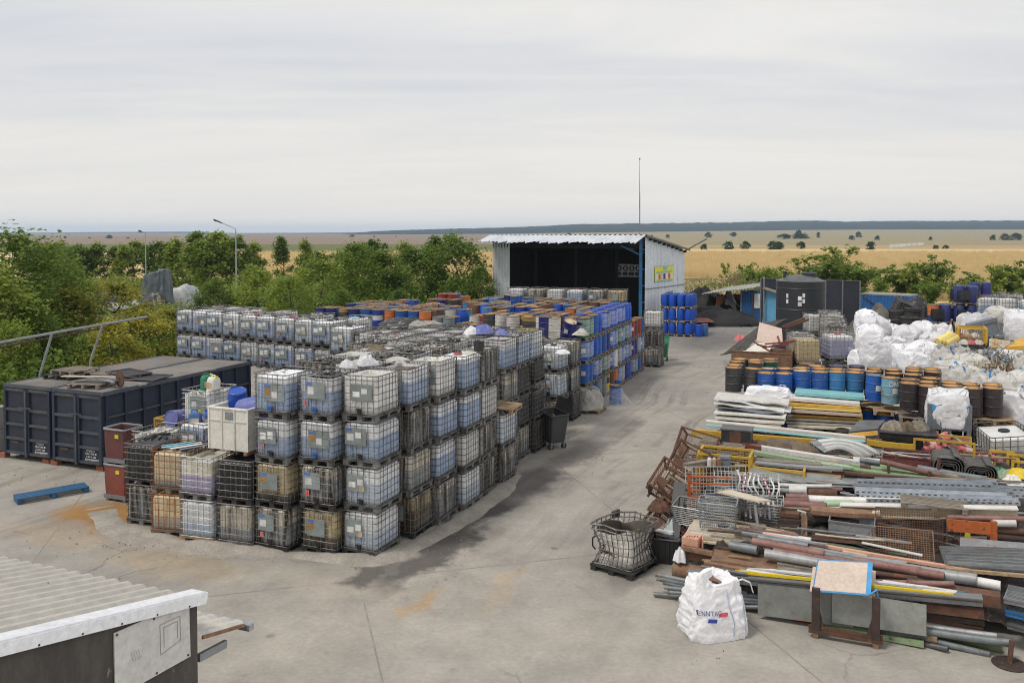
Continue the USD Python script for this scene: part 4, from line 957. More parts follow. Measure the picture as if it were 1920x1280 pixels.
def cage(w,d,z0,z1,m,nx=6,ny=7,hz=(0.18,0.34,0.51,0.68,0.86,1.0,1.105),rad=0.0095,bow=None):
 """Upright and level tubes of the cage round the tank; a rounded tube frame at top."""
 o = np.array(rr(w,d,0.07,2)); pcs = []
 def at(x,y,z):
  return bow(x,y,z) if bow else (x,y,z)
 zs = np.linspace(z0,z1,2 if not bow else 7)
 for i in range(nx):
  x = -w / 2 + 0.1 + (w - 0.2) * i / (nx - 1)
  for y in (-d / 2,d / 2):
   pcs.append(tube([at(x,y,z) for z in zs],rad,4,False))
 for i in range(ny):
  y = -d / 2 + 0.1 + (d - 0.2) * i / (ny - 1)
  for x in (-w / 2,w / 2):
   pcs.append(tube([at(x,y,z) for z in zs],rad,4,False))
 for z in hz:
  if z <= z1 + 0.01:
   r = rad * (1.5 if z == hz[-1] else 1.0)
   q = [at(x * 1.012,y * 1.012,z) for x,y in o]
   if bow:
    q = [at(*(np.array(o[i]) * (1 - t) + np.array(o[(i + 1) % len(o)]) * t) * 1.012,z) for i in range(len(o)) for t in ((0,0.33,0.66) if i % 3 == 2 else (0,))]
   pcs.append(tube(q,r,4,False,True))
 return ("cage",J(pcs),m)
def label_plate(y,stick,seed,m="plate_grey",x0=-0.36,x1=0.16,z0=0.52,z1=0.93):
 """Sheet metal plate on the front of the cage, with paper stickers on it."""
 rs = random.Random(seed)
 e = rs.uniform(-0.09,0.2); x0 += e; x1 += e + rs.uniform(-0.06,0.1); e = rs.uniform(-0.09,0.04); z0 += e; z1 += e
 sub = []
 def s(xa,xb,za,zb,mm):
  sub.append(("sticker",bbox(xa,xb,y - 0.012,y - 0.0085,za,zb),mm))
 if "b" in stick:s(x0 + 0.02,x0 + 0.2,z1 - 0.075,z1 - 0.015,"sticker_blue")
 if "o" in stick:s(x0 + 0.04,x0 + 0.19,z1 - 0.25,z1 - 0.09,"sticker_orange")
 if "w" in stick:s(x0 + 0.05 + rs.uniform(0,0.03),x0 + 0.25,z0 + 0.1,z0 + 0.1 + rs.uniform(0.13,0.2),"sticker_white") if "o" not in stick else s(x0 + 0.24,x0 + 0.4,z0 + 0.08,z0 + 0.24,"sticker_white")
 if "v" in stick:s(x0 + 0.3,x0 + 0.46,z0 + 0.12 + rs.uniform(0,0.1),z0 + 0.31,"sticker_white")
 if "u" in stick:s(x0 + 0.34,x0 + 0.5,z0 + 0.01,z0 + 0.15,"lid_pale")
 return ("label_plate",bbox(x0,x1,y - 0.008,y,z0,z1),m,False,sub)
def junk(w,d,z,seed,n=34,big=0.1):
 """Scraps heaped in an open tank."""
 rs = np.random.RandomState(seed); pcs = []
 for i in range(n):
  x,y = rs.uniform(-w / 2,w / 2) * 0.85,rs.uniform(-d / 2,d / 2) * 0.85
  m = trimesh.creation.icosphere(1,1.0)
  v = m.vertices * rs.uniform(0.35,1.0,3) * big * np.array([1,1,0.55]) * (1 + 0.5 * (rs.uniform(size=(len(m.vertices),1)) - 0.5))
  pcs.append(rot((v,m.faces),rs.uniform(-40,40),rs.uniform(-40,40),rs.uniform(0,360),(x,y,z + rs.uniform(-0.02,0.05))))
 return J(pcs)
def bent(c,seed):
 """The cage knocked out of true: tubes bowed a little, each tote in its own way."""
 v = c[1][0].copy(); q = v * 2.3 + seed * 5.7
 for k in range(3):
  v[:,k] += (meshkit.noise(q + 11 * k,seed) - 0.5) * (0.035 if k < 2 else 0.03) * np.minimum(1,v[:,2] * 2)
 return c[0],(v,c[1][1]),c[2]
W_,D_ = 1.0,1.2
def ibc(tank,cagem="cage_steel",pal="pallet_steel",top="closed",stick="bw",seed=0,fill=None,cut=1.04,junkm=None,plate=True,valve="valve_black",w=W_,d=D_):
 o = ribbed(w - 0.06,d - 0.06)
 ztop = cut if top != "closed" else 1.0
 lev = [(0.155,0.9),(0.175,0.97),(0.22,1.0),(0.5,1.0),(ztop - 0.06,1.0)]
 if top == "closed":
  lev += [(ztop - 0.02,0.985),(ztop + 0.02,0.94)]
  body = J(loft(o,lev),cap_top(o,ztop + 0.02,0.94,0.035))
 elif top == "slump":
  lev += [(ztop - 0.02,0.97),(ztop,0.92)]
  body = J(loft(o,lev),cap_top(o,ztop,0.92,-0.09))
 else:
  lev += [(ztop,0.995)]
  inn = loft(o,[(0.5,0.97),(ztop,0.972)])
  body = J(loft(o,lev),(inn[0],inn[1][:,::-1]),(np.vstack([lv for lv in [loft(o,[(ztop,0.995),(ztop + 0.001,0.972)])[0]]]),loft(o,[(ztop,0.995),(ztop + 0.001,0.972)])[1]))
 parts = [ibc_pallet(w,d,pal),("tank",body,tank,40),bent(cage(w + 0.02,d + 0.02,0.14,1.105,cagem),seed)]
 sub = []
 if top == "closed":
  parts.append(("lid",lathe([(0.13,1.05),(0.13,1.09),(0.11,1.1),(0.0,1.1)],12),"cap_red" if seed % 3 == 0 else "valve_black"))
 if fill:
  fz = cut - (0.1 if top == "open" else 0.05)
  rs = np.random.RandomState(seed + 50)
  def fn(u,v):
   x,y = (u - 0.5) * (w - 0.1),(v - 0.5) * (d - 0.1)
   return np.stack([x,y,fz + (meshkit.fbm(np.stack([x * 5,y * 5,np.full_like(x,seed)],-1),3,seed) - 0.5) * 0.14],-1)
  parts.append(("filling",grid(fn,12,14),fill,True))
 if junkm:
  parts.append(("scrap",junk(w - 0.2,d - 0.2,cut - 0.02,seed),junkm))
 if plate:
  parts.append(label_plate(-d / 2 - 0.014,stick,seed))
  if "r" in stick:
   parts.append(("warning_sticker",bbox(-0.3,-0.2,-d / 2 - 0.012,-d / 2 - 0.004,0.33,0.47),"sticker_red"))
  parts.append(("valve",J(cyl((0.02,-d / 2 + 0.05,0.235),(0.02,-d / 2 - 0.05,0.235),0.055,10),box(0.02,-d / 2 - 0.06,0.3,0.15,0.03,0.035)),valve))
 return parts
IB = {}
for k,a in {"blue":dict(tank="tank_blue",stick="bwv",seed=1),"blue_orange":dict(tank="tank_blue",stick="bow",seed=2,top="slump",fill=None,valve="valve_blue"),"blue_red":dict(tank="tank_blue",stick="wvr",seed=3),"pale":dict(tank="tank_pale",stick="wvu",seed=4),
             "blue_open":dict(tank="tank_blue",stick="bwr",seed=5,top="open",fill="sludge",junkm="sludge",cut=1.03,valve="valve_blue"),"white_open":dict(tank="tank_white",stick="wv",seed=6,top="open",fill="liquid_pale",cut=1.07),
             "grimy":dict(tank="tank_grimy",stick="bwr",seed=7,top="slump",pal="pallet_plastic"),"grimy_open":dict(tank="tank_grimy",stick="w",seed=8,top="open",fill="sludge",junkm="sludge",pal="pallet_plastic"),"oily":dict(tank="tank_oily",stick="bo",seed=9,top="slump",pal="pallet_plastic"),
             "tarry":dict(tank="tank_blue",stick="w",seed=31,top="open",fill="sludge",junkm="tar_scrap",cut=1.09,plate=False),"brown_open":dict(tank="tank_blue",stick="w",seed=10,top="open",fill="sludge_brown",cut=1.05),"black":dict(tank="tank_black",stick="w",seed=11,cagem="cage_steel",pal="pallet_plastic",top="slump",plate=False),"black_plate":dict(tank="tank_black",stick="wv",seed=12,pal="pallet_plastic",top="slump"),
             "white_side":dict(tank="tank_white",seed=13,plate=False),"grimy_side":dict(tank="tank_grimy",seed=14,plate=False,top="slump"),"blue_side":dict(tank="tank_blue",seed=15,plate=False),"pale_side":dict(tank="tank_pale",seed=16,plate=False,top="open",fill="sludge",junkm="rubble_light"),
             "cream":dict(tank="tank_cream",seed=17,plate=False,cagem="cage_rust",pal="wood_grey"),"purple":dict(tank="tank_purple",seed=18,plate=False,top="open",fill="liquid_pale",cut=0.98,cagem="cage_bright",pal="pallet_steel"),"wood_pale":dict(tank="tank_pale",seed=19,plate=False,cagem="cage_bright",pal="wood_pale"),
             "debris":dict(tank="tank_white",seed=20,stick="w",top="open",fill="rubble_light",junkm="board_white",cut=0.98,cagem="cage_bright"),"lilac":dict(tank="tank_lilac",seed=21,plate=False,cagem="cage_bright"),"yellow_open":dict(tank="tank_yellow",seed=22,plate=False,cagem="cage_bright",top="open",fill="liquid_pale")}.items():
 IB[k] = proto("tank_tote",ibc(**a))
LOOK = {"blue":"blue-tinted caged tote with grey label plate","blue_orange":"slumped bluish tote with orange sticker","blue_red":"bluish caged tote with red sticker","pale":"pale grey stickered tote","blue_open":"bluish open tote heaped with black sludge","white_open":"white open-topped tote",
  "grimy":"grime-streaked slumped tote on black pallet","grimy_open":"grimy open tote of black sludge","oily":"oil-stained brown tote","tarry":"bluish open tote heaped with tarry scrap","brown_open":"bluish open tote with brown filling","black":"black caged tote","black_plate":"black tote with label plate","white_side":"white ribbed caged tote","grimy_side":"black-streaked ribbed tote",
  "blue_side":"blue-tinted ribbed tote","pale_side":"pale open tote with messy scrap","cream":"cream tote in rusty orange cage","purple":"cut-open tote with purple band","wood_pale":"pale tote on wooden pallet","debris":"white open tote full of debris","lilac":"lilac-filled clear tote","yellow_open":"yellow-stained open tote"}
PITCH_Z = 1.115
def tote(kind,u,v,level,where,rz=0.0,jit=0.02,group="caged tank totes stacked in the yard",z=None):
 p = Y(u + rnd.uniform(-jit,jit),v + rnd.uniform(-jit,jit),(level * PITCH_Z if z is None else z) + 0.004)
 return inst(IB[kind],"tank_tote",f"{LOOK[kind]}, {where}","tank tote",p,YROT + rz + rnd.uniform(-1.2,1.2),group)
LV = ("bottom","second","third","top")
# the near block, four high: front row by hand, then the road side, then the tops behind
front = [(-0.44,["pale","pale","blue","white_open"]),(-1.5,["oily","grimy","blue_orange","blue_open"]),(-2.66,["grimy","oily","blue_red","blue_orange"])]
for c,(u,col) in enumerate(front):
 for l,k in enumerate(col):
  tote(k,u,(0.38,0.1,-0.15)[c],l,f"{LV[l]} of {('front corner stack', 'second front stack from the corner', 'third front stack from the corner')[c]}",jit=0.03)
side = [["oily","grimy_side","grimy_side","brown_open"],["grimy_side","blue_side","blue_side","white_open"],["pale_side","white_side","blue_side","blue_side"],["grimy_side","grimy_side","white_side","grimy_side"]]
for r,col in enumerate(side):
 for l,k in enumerate(col):
  tote(k,-0.42 + 0.16 * min(r,2) + 0.12,1.86 + 1.26 * r,l,f"{LV[l]} of roadside stack {('just behind the corner', 'third from the corner', 'fourth from the corner', 'fifth from the corner')[r]}",jit=0.04)
mess = ["blue_open","grimy_open","brown_open","grimy_open","tarry","pale_side","blue_open","white_open","brown_open","grimy"]
for r in range(1,9):
 for c in range(0 if r > 4 else 1,5 if r > 5 else 4 if r > 3 else 3):
  if r > 4 and c == 0 and r < 6:
   continue
  k = "white_open" if (r,c) in ((1,1),(2,2),(3,2)) else rnd.choice(mess)
  tops = (3,) if c < (4 if r > 5 else 3 if r > 3 else 2) else (2,3)
  for l in tops:
   tote(k if l == 3 else "blue",-0.55 - 1.14 * c + 0.04 * r,0.62 + 1.26 * r,l,f"{'top' if l == 3 else 'third'} layer, {ORD[c]} from road, {ORD[r]} row",jit=0.06)
# low stacks left of the near block
low = [("black",-3.72,-0.33,1),("grimy_side",-3.72,-0.33,0),("purple",-4.87,-0.42,1),("wood_pale",-4.87,-0.42,0),("cream",-5.98,-0.3,1),("cream",-5.98,-0.3,0),("black",-7.22,0.05,1),("grimy_side",-7.22,0.05,0)]
NM = {-3.72:"under the white steel bin",-4.87:"between the white bin and the rusty cage",-5.98:"second stack from the red skips",-7.22:"beside the red skips"}
for k,u,v,l in low:
 tote(k,u,v,l,f"{'upper' if l else 'lower'}, {NM[u]}",rz=(9 if k in ("cream",) else 4))
for (k,u,v,l,w) in (("debris",-8.15,1.2,1,"behind the black tote"),("pale",-8.15,1.2,0,"hidden behind the black tote"),("pale",-7.1,2.1,0,"under the jumbled tote"),("pale",-7.1,2.1,1,"middle of the jumbled stack"),("debris",-7.1,2.1,2,"highest beside the navy container"),("blue_red",-6.2,0.95,1.42,"holding blue jerrycans"),("pale",-6.2,0.95,0,"under the jerrycan tote"),("pale_side",-5.0,0.95,1,"behind the purple-banded tote"),
                         ("grimy",-3.9,1.1,0,"behind the white bin"),("grimy_open",-3.9,1.1,1,"upper, behind the white bin"),("pale_side",-5.2,2.6,1,"deep behind the white bin"),("pale_side",-6.0,4.6,1,"along the navy container's far end"),("debris",-4.1,3.0,2,"left of the near block's third row"),("tarry",-5.6,3.4,1,"deep behind the jumbled tote")):
 tote(k,u,v,l,w)
# stacks along the road beyond the near block
st = [(-0.38,8.5,["grimy_side","pale_side","grimy_side"],"behind the drum on the pallet"),(-0.55,10.0,["grimy_side","black_plate","black_plate","black_plate"],"third from the grey pair"),(-1.65,10.6,["black","black_plate","black_plate","grimy_side"],"dark corner left of the wheeled bin"),(-0.4,11.2,["black","black"],"behind the wheeled bin"),
      (-0.95,12.7,["black","grimy_side","black_plate"],"right of the wheeled bin's gap"),(-0.85,15.4,["grimy_side","pale","pale"],"grey pair before the drums"),(-0.75,16.75,["black","grimy_side","grimy_side"],"last before the drums")]
for (u,v,col,w) in st:
 for l,k in enumerate(col):
  tote(k,u,v,l,f"{LV[l]}, {w}")
for i in range(3):
 for j in range(4):
  tote(rnd.choice(mess),-2.0 - 1.15 * i,12.4 + 1.3 * j,2,f"third layer {ORD[i]} column, {ORD[j]} row behind dark totes")
  if i == 0:tote("grimy_side",-2.0,12.4 + 1.3 * j,1,f"second layer {ORD[j]} row behind dark totes")
# the row at the back left, seen over the navy containers
def along(px0,py0,d0,px1,py1,d1,n):
 a,b = D(px0,py0,d0),D(px1,py1,d1)
 return [a + (b - a) * (i / max(1,n - 1)) for i in range(n)]
for i,p in enumerate(along(362,590,39.5,620,622,34.5,9)):
 u,v = uv_of(p)
 for l in (2,3):
  tote(("blue_red","pale","blue","blue","blue_orange","blue","pale","blue_red","blue")[(i + l) % 9],u,v,l,f"{'top' if l == 3 else 'lower'} of the {ORD[i]} stack in the back row",jit=0.05)
 if i % 2 == 0 or i < 2:
  tote(("pale_side","white_open","debris")[i % 3],u + 0.3,v + 1.35,3,f"top of the {ORD[i]} stack in the rear row")
for i,p in enumerate(along(655,616,32.5,745,628,29.5,3)):
 u,v = uv_of(p)
 for l in (2,3):
  tote(("pale","black_plate","blue_side")[i],u,v,l,f"{'top' if l == 3 else 'third'} of the {ORD[i]} stack in the stepped back corner")
# row across the shed's mouth
for i,p in enumerate(along(972,537,52.5,1158,540,50.5,6)):
 u,v = uv_of(p)
 for l in (2,3):
  tote(("blue_side","grimy_side","white_side","blue_side","grimy","oily")[i],u,v,l,f"{'top' if l == 3 else 'third'} of the {ORD[i]} stack across the shed's mouth",z=l * PITCH_Z + 0.15)
# last tote stack on the road side
p = D(1226,640,51.0); u,v = uv_of(p)
for l,k in enumerate(("grimy_side","grimy_side","white_side")):
 tote(k,u,v,l,f"{LV[l]} of the lone stack beside the blue plastic drums")
# crushed tote standing alone on the open concrete
def bow(x,y,z):
 t = np.clip((z - 0.14) / 1.0,0,1); w_ = math.sin(t * math.pi * 1.0)
 k = 1 - 0.13 * math.sin(t * math.pi) * (1 - 0.5 * abs(y)) + 0.035 * t
 return (x * k + 0.05 * math.sin(6 * z + 3 * y),y * k + 0.045 * math.sin(7 * z + 4 * x),z * (0.97 + 0.025 * math.sin(9 * x + 4 * y)))
o = np.array(rr(0.92,1.12,0.1,3)); o = np.vstack([np.linspace(o[i],o[(i + 1) % len(o)],6 if i % 4 == 3 else 2)[:-1] for i in range(len(o))])
def crush(m):
 v = m[0].copy()
 for i in range(len(v)):
  v[i] = bow(*v[i])
 v[:,:2] *= (1 - 0.06 * meshkit.fbm(v * 4,3,5)[:,None]) 
 return v,m[1]
outer = crush(loft(o,[(0.16,0.95),(0.3,1.0),(0.42,0.96),(0.55,0.93),(0.7,0.97),(0.85,0.99),(1.0,0.985)]))
inner = crush(loft(o,[(0.3,0.95),(0.55,0.9),(0.8,0.93),(1.0,0.965)]))
n_ = len(o); wav = 0.07 * np.sin(np.arange(n_) * 0.55) - 0.03
outer[0][-n_:,2] += wav; inner[0][-n_:,2] += wav
crp = [ibc_pallet(1.12,1.3,"pallet_plastic"),("tank",outer,"tank_crushed",40),("inner_wall",(inner[0],inner[1][:,::-1]),"tank_inside",40),cage(1.02,1.2,0.14,1.13,"cage_steel",7,7,rad=0.0135,bow=bow),("filling",rot(grid(lambda u,v:np.stack([(u - .5) * .8,(v - .5) * 1.0,0.42 + 0.05 * np.sin(u * 9 + v * 7)],-1),6,6)),"sludge_brown"),
       ("corner_guard",box(-0.53,0.45,1.02,0.07,0.28,0.16),"pallet_plastic"),("hose_clip",tube([(-0.52,-0.45,0.75),(-0.6,-0.47,0.68),(-0.6,-0.47,0.5),(-0.53,-0.45,0.42)],0.02,5),"valve_black")]
pr = proto("crushed_tote",crp)
p = G(1172,1062)
inst(pr,"crushed_tote","crushed white tote with buckled cage standing alone on the concrete","tank tote",(p[0],p[1],0.004),-38,s=1.02)
# ---------------------------------------------------------------- drums
def steel_drum(body,lid,bungs=True,sticker=None,film=None,open_=False):
 R,H = 0.29,0.88
 prof = [(0.0,0.015),(R - 0.02,0.015),(R - 0.012,0.0),(R + 0.004,0.0),(R + 0.004,0.02),(R - 0.005,0.028),(R - 0.004,0.27),(R + 0.01,0.285),(R + 0.01,0.3),(R - 0.004,0.315),(R - 0.004,0.565),(R + 0.01,0.58),(R + 0.01,0.595),(R - 0.004,0.61),(R - 0.005,H - 0.03),(R + 0.004,H - 0.02)]
 parts = [("shell",lathe(prof,20),body,35),("rim",lathe([(R + 0.004,H - 0.022),(R + 0.008,H),(R - 0.004,H + 0.004),(R - 0.014,H - 0.002),(R - 0.016,H - 0.02)],20),"rim_steel",35),("lid",lathe([(R - 0.015,H - 0.021),(R - 0.05,H - 0.018),(0.0,H - 0.014)],20),lid)]
 if bungs:
  parts.append(("bung",cyl((0.19,0.02,H - 0.02),(0.19,0.02,H + 0.002),0.035,8),"screw_dark"))
 if sticker:
  a = np.linspace(-0.32,0.32,5) - math.pi / 2 + 0.3
  q = np.array([(math.cos(t) * (R + 0.013),math.sin(t) * (R + 0.013)) for t in a])
  v = np.vstack([np.column_stack([q,np.full(5,0.35)]),np.column_stack([q,np.full(5,0.55)])]); i = np.arange(4)
  parts.append(("sticker",(v,np.vstack([np.stack([i,i + 1,i + 6],1),np.stack([i,i + 6,i + 5],1)])),sticker))
 return parts
def plastic_drum(body="plastic_blue",lid="plastic_blue"):
 prof = [(0.0,0.0),(0.23,0.0),(0.255,0.03),(0.275,0.15),(0.29,0.3),(0.296,0.45),(0.29,0.62),(0.272,0.78),(0.25,0.86),(0.262,0.875),(0.262,0.905),(0.245,0.915)]
 return [("shell",lathe(prof,20),body,40),("lid",lathe([(0.245,0.915),(0.22,0.895),(0.0,0.9)],20),lid),("ring",lathe([(0.263,0.87),(0.272,0.885),(0.263,0.9)],20),"steel_dark")]
DR = {}
for k,b,l,s in (("blue","drum_blue","lid_orange",None),("blue_label","drum_blue","drum_sky","sticker_white"),("sky","drum_sky","lid_orange",None),("pale","drum_pale","lid_orange","sticker_white"),("navy","drum_navy","drum_navy",None),("navy_label","drum_navy","lid_pale","sticker_white"),("dark","drum_dark","lid_orange",None),("charcoal","drum_charcoal","lid_orange",None),
                   ("grey","drum_grey","drum_grey",None),("white","drum_white","lid_pale",None),("green","drum_green","lid_rust",None),("red","drum_red","lid_rust","sticker_white"),("brown","drum_brown","lid_rust",None),("orange","drum_orange","lid_rust",None),("yellow","drum_yellow","lid_orange",None),("striped","drum_striped","lid_orange",None),("blue_tan","drum_blue","lid_pale",None)):
 DR[k] = proto("steel_drum",steel_drum(b,l,sticker=s))
DR["plastic"] = proto("plastic_drum",plastic_drum())
DR["plastic_faded"] = proto("plastic_drum",plastic_drum("plastic_blue_faded","plastic_blue_faded"))
DR["plastic_violet"] = proto("plastic_drum",plastic_drum("plastic_violet","plastic_violet"))
DR["plastic_navy"] = proto("plastic_drum",plastic_drum("plastic_navy","drum_blue"))
DLOOK = {"blue":"blue steel drum with orange lid","blue_label":"blue steel drum with white sticker","sky":"worn sky-blue steel drum","pale":"weathered pale blue drum","navy":"plain navy steel drum","navy_label":"navy drum with white sticker","dark":"dark brown steel drum with orange lid","charcoal":"charcoal steel drum with orange lid","grey":"grey steel drum with rusty rim",
         "white":"white steel drum with tan lid","green":"green steel drum","red":"dark red steel drum","brown":"rusty brown steel drum","orange":"orange and navy steel drum","yellow":"black and yellow steel drum","striped":"blue drum with white band","blue_tan":"blue steel drum with tan lid","plastic":"bright blue plastic drum","plastic_faded":"faded blue plastic barrel","plastic_violet":"violet-blue plastic barrel","plastic_navy":"navy plastic drum"}
def drum(kind,p,where,rx=0.0,ry=0.0,rz=None,group=None,s=1.0):
 return inst(DR[kind],"plastic_drum" if kind.startswith("plastic") else "steel_drum",f"{DLOOK[kind]}, {where}","drum",p,rnd.uniform(-25,25) + YROT if rz is None else rz,group,rx,ry,s)
def pallet_parts(w,d,m,boards=7):
 """A wooden pallet: deck planks, blocks and runners."""
 parts = []
 for i in range(boards):
  y = -d / 2 + d * (i + 0.5) / boards
  parts.append(("plank",box(0,y,0.133,w,d / boards * 0.72,0.02),m))
 for x in (-w / 2 + 0.06,0,w / 2 - 0.06):
  parts.append(("runner",box(x,0,0.011,0.1,d,0.02),m)); parts.append(("bearer",box(x,0,0.112,0.1,d,0.02),m))
  for y in (-d / 2 + 0.07,0,d / 2 - 0.07):
   parts.append(("block",box(x,y,0.061,0.1,0.13,0.078),m))
 return parts
PL = {"pale":proto("wooden_pallet",pallet_parts(1.2,1.2,"wood_pale")),"grey":proto("wooden_pallet",pallet_parts(1.2,1.2,"wood_grey")),"small":proto("wooden_pallet",pallet_parts(1.2,0.9,"wood_pale",6)),"black":proto("plastic_pallet",pallet_parts(1.2,1.0,"pallet_plastic",6))}
def pallet(kind,p,label,rz=YROT,rx=0,ry=0,group="wooden pallets under drums",s=1.0):
 return inst(PL[kind],"wooden_pallet" if kind != "black" else "plastic_pallet",label,"pallet",p,rz,group,rx,ry,s)
# the drum field: pallets of four, four layers, filling the yard up to the shed
mix = ["blue"] * 4 + ["blue_label"] * 3 + ["navy"] * 3 + ["brown"] * 3 + ["grey","sky","orange","white","plastic_faded"] + ["grey","orange","yellow","striped","white","green","plastic","plastic","blue_tan","charcoal","sky","red","navy_label","brown"]
LP = 1.03
seen_f = 0
for c in range(11):
 for r in range(8):
  if c > 8 and r > 4:continue
  u0,v0 = -1.05 - 1.34 * c,19.3 + 1.42 * r
  if c == 0:
   continue
  zt = 3 * LP - (0.0 if rnd.random() > 0.2 else rnd.choice((0.25,0.5))) + (0.22 if (r > 5 and c > 2 and rnd.random() < 0.5) else 0.0)
  if rnd.random() < 0.06 and r > 0:
   zt -= 0.9
  if r == 0 or c == 10:
   pallet("grey",Y(u0,v0,zt + 0.002),f"worn pallet under the {ORD[c]} stack from the road in drum field row {ORD[r]}")
  kk = rnd.choice(mix)
  for i,(a,b) in enumerate(((-0.3,-0.3),(0.3,-0.3),(-0.3,0.3),(0.3,0.3))):
   if rnd.random() < (0.1 if r < 4 else 0.24) and r > 0:
    continue
   k = kk if rnd.random() < 0.55 else rnd.choice(mix)
   if r == 0 and i < 2:
    k = ("navy","white","yellow","navy_label","white","charcoal","striped","brown","grey","grey","orange","blue","blue","orange","striped","blue_label","navy","yellow")[(c - 1) * 2 + (1 - i) if (c - 1) * 2 + 1 - i < 18 else 0]
   drum(k,Y(u0 + a + rnd.uniform(-.03,.03),v0 + b + rnd.uniform(-.03,.03),zt + 0.15),f"field row {ORD[r]}, stack {ORD[c]} from road, {('near left', 'near right', 'rear left', 'rear right')[i]}",group="drums crowded on the drum field",rx=rnd.uniform(-1.5,1.5),ry=rnd.uniform(-1.5,1.5))
# roadside face of the drum field, layer by layer
film = proto("stretch_film",[("wrap",loft(np.array(rr(1.22,1.22,0.28,5)),[(0.2,1.0),(0.3,1.01),(0.45,0.985),(0.6,1.0),(0.72,0.985),(0.86,0.99)]),"film_clear",True)])
face = [  # v along the road, layers from the ground: kinds of the two outer drums, wrapped?
 (19.2,[("white","blue",0),("blue_label","blue",0),("blue_label","blue",1),("green","green",1)]),
 (20.75,[("blue","grey",0),("blue","navy",1),("plastic","blue",0),("blue","plastic",0)]),
 (22.3,[("grey","yellow",0),("green","brown",1),("blue","navy",0),("plastic","blue",1)]),
 (23.85,[("brown","orange",0),("blue_label","white",1),("blue_label","blue",1),("plastic","plastic",1)]),
 (25.4,[("blue","grey",1),("grey","blue",1),("green","blue_label",1),("plastic","plastic",1)]),
 (26.95,[("navy","blue",0),("blue_label","navy",1),("green","blue_tan",1),("plastic","plastic",0)]),
 (28.5,[("navy_label","green",1),("navy_label","navy",0),("red","charcoal",0),("plastic","blue",0)]),
 (30.05,[("blue","brown",0),("grey","blue_label",1),("red","blue",0)]),
]
for r,(v0,lay) in enumerate(face):
 u0 = -0.95 - 0.03 * r
 for l,(ka,kb,wrap) in enumerate(lay):
  if l == 3 and r in (6,):
   continue
  pallet("grey",Y(u0,v0,l * LP + 0.004),f"worn pallet, {LV[l]} layer, {ORD[r]} stack along the road from the grey totes")
  for i,(a,b,k) in enumerate(((0.3,-0.3,ka),(0.3,0.3,kb),(-0.3,-0.3,kb),(-0.3,0.3,ka))):
   if i >= 2 and l < 3:
    continue
   drum(k,Y(u0 + a,v0 + b,l * LP + 0.15),f"{LV[l]} layer, {ORD[r]} roadside stack, {('near outer', 'far outer', 'near inner', 'far inner')[i]}",group="palletised drums along the road")
  if wrap:
   inst(film,"stretch_film",f"clear stretch film round drums, {LV[l]} layer, {ORD[r]} roadside stack","film wrap",Y(u0,v0,l * LP + 0.1),YROT,"stretch film wrapped round drum pallets")
# leaning violet-blue drums and oddments on the field's near corner
for i,(px,py,d,rx,ry,k) in enumerate(((1062,633,38.5,8,24,"navy_label"),(1082,632,38.8,4,22,"navy"),(962,630,37.0,0,0,"white"),(1038,632,37.5,0,3,"white"),(992,632,36.6,0,0,"yellow"),(1022,630,37.6,0,0,"navy"))):
 p = D(px,py,d)
 drum(k,p,("leaning beside the green wrapped drums","leaning behind its twin near the green drums","upright on tote tops left of a yellow-banded one","stained, beside the leaning pair","with clear film hanging, on the tote tops","half hidden under film, left of the stained white one")[i],rx,ry,group=None)
# blue plastic drums by the shed
bx,by = uv_of(G(1297,632))
for l in range(3):
 for c in range(2):
  for r in range(2):
   u0,v0 = bx - 0.62 - 1.25 * c,by + 0.62 + 1.3 * r + 0.0
   pallet("pale",Y(u0,v0,l * 1.07 + 0.004),f"pale pallet under blue plastic drums, {LV[l]} layer, {('right', 'left')[c]} {('front', 'rear')[r]}")
   for i,(a,b) in enumerate(((-0.3,-0.3),(0.3,-0.3),(-0.3,0.3),(0.3,0.3))):
    if (r == 1 and l < 2 and (c == 1 or a < 0)) or (l < 2 and b > 0 and (c == 1 or a < 0)):
     continue
    drum("plastic",Y(u0 + a,v0 + b,l * 1.07 + 0.15),f"{LV[l]} layer by shed, {('right', 'left')[c]} {('front', 'rear')[r]} pallet, {('near left', 'near right', 'far left', 'far right')[i]}",group="bright blue plastic drums by the shed")
for i,(px,py) in enumerate(((1310,631),(1321,629))):
 p = G(px,py)
 drum(("plastic","plastic_faded")[i],(p[0],p[1],0.004),("standing loose on the ground, yellow sticker","standing loose at the end of the stack")[i])
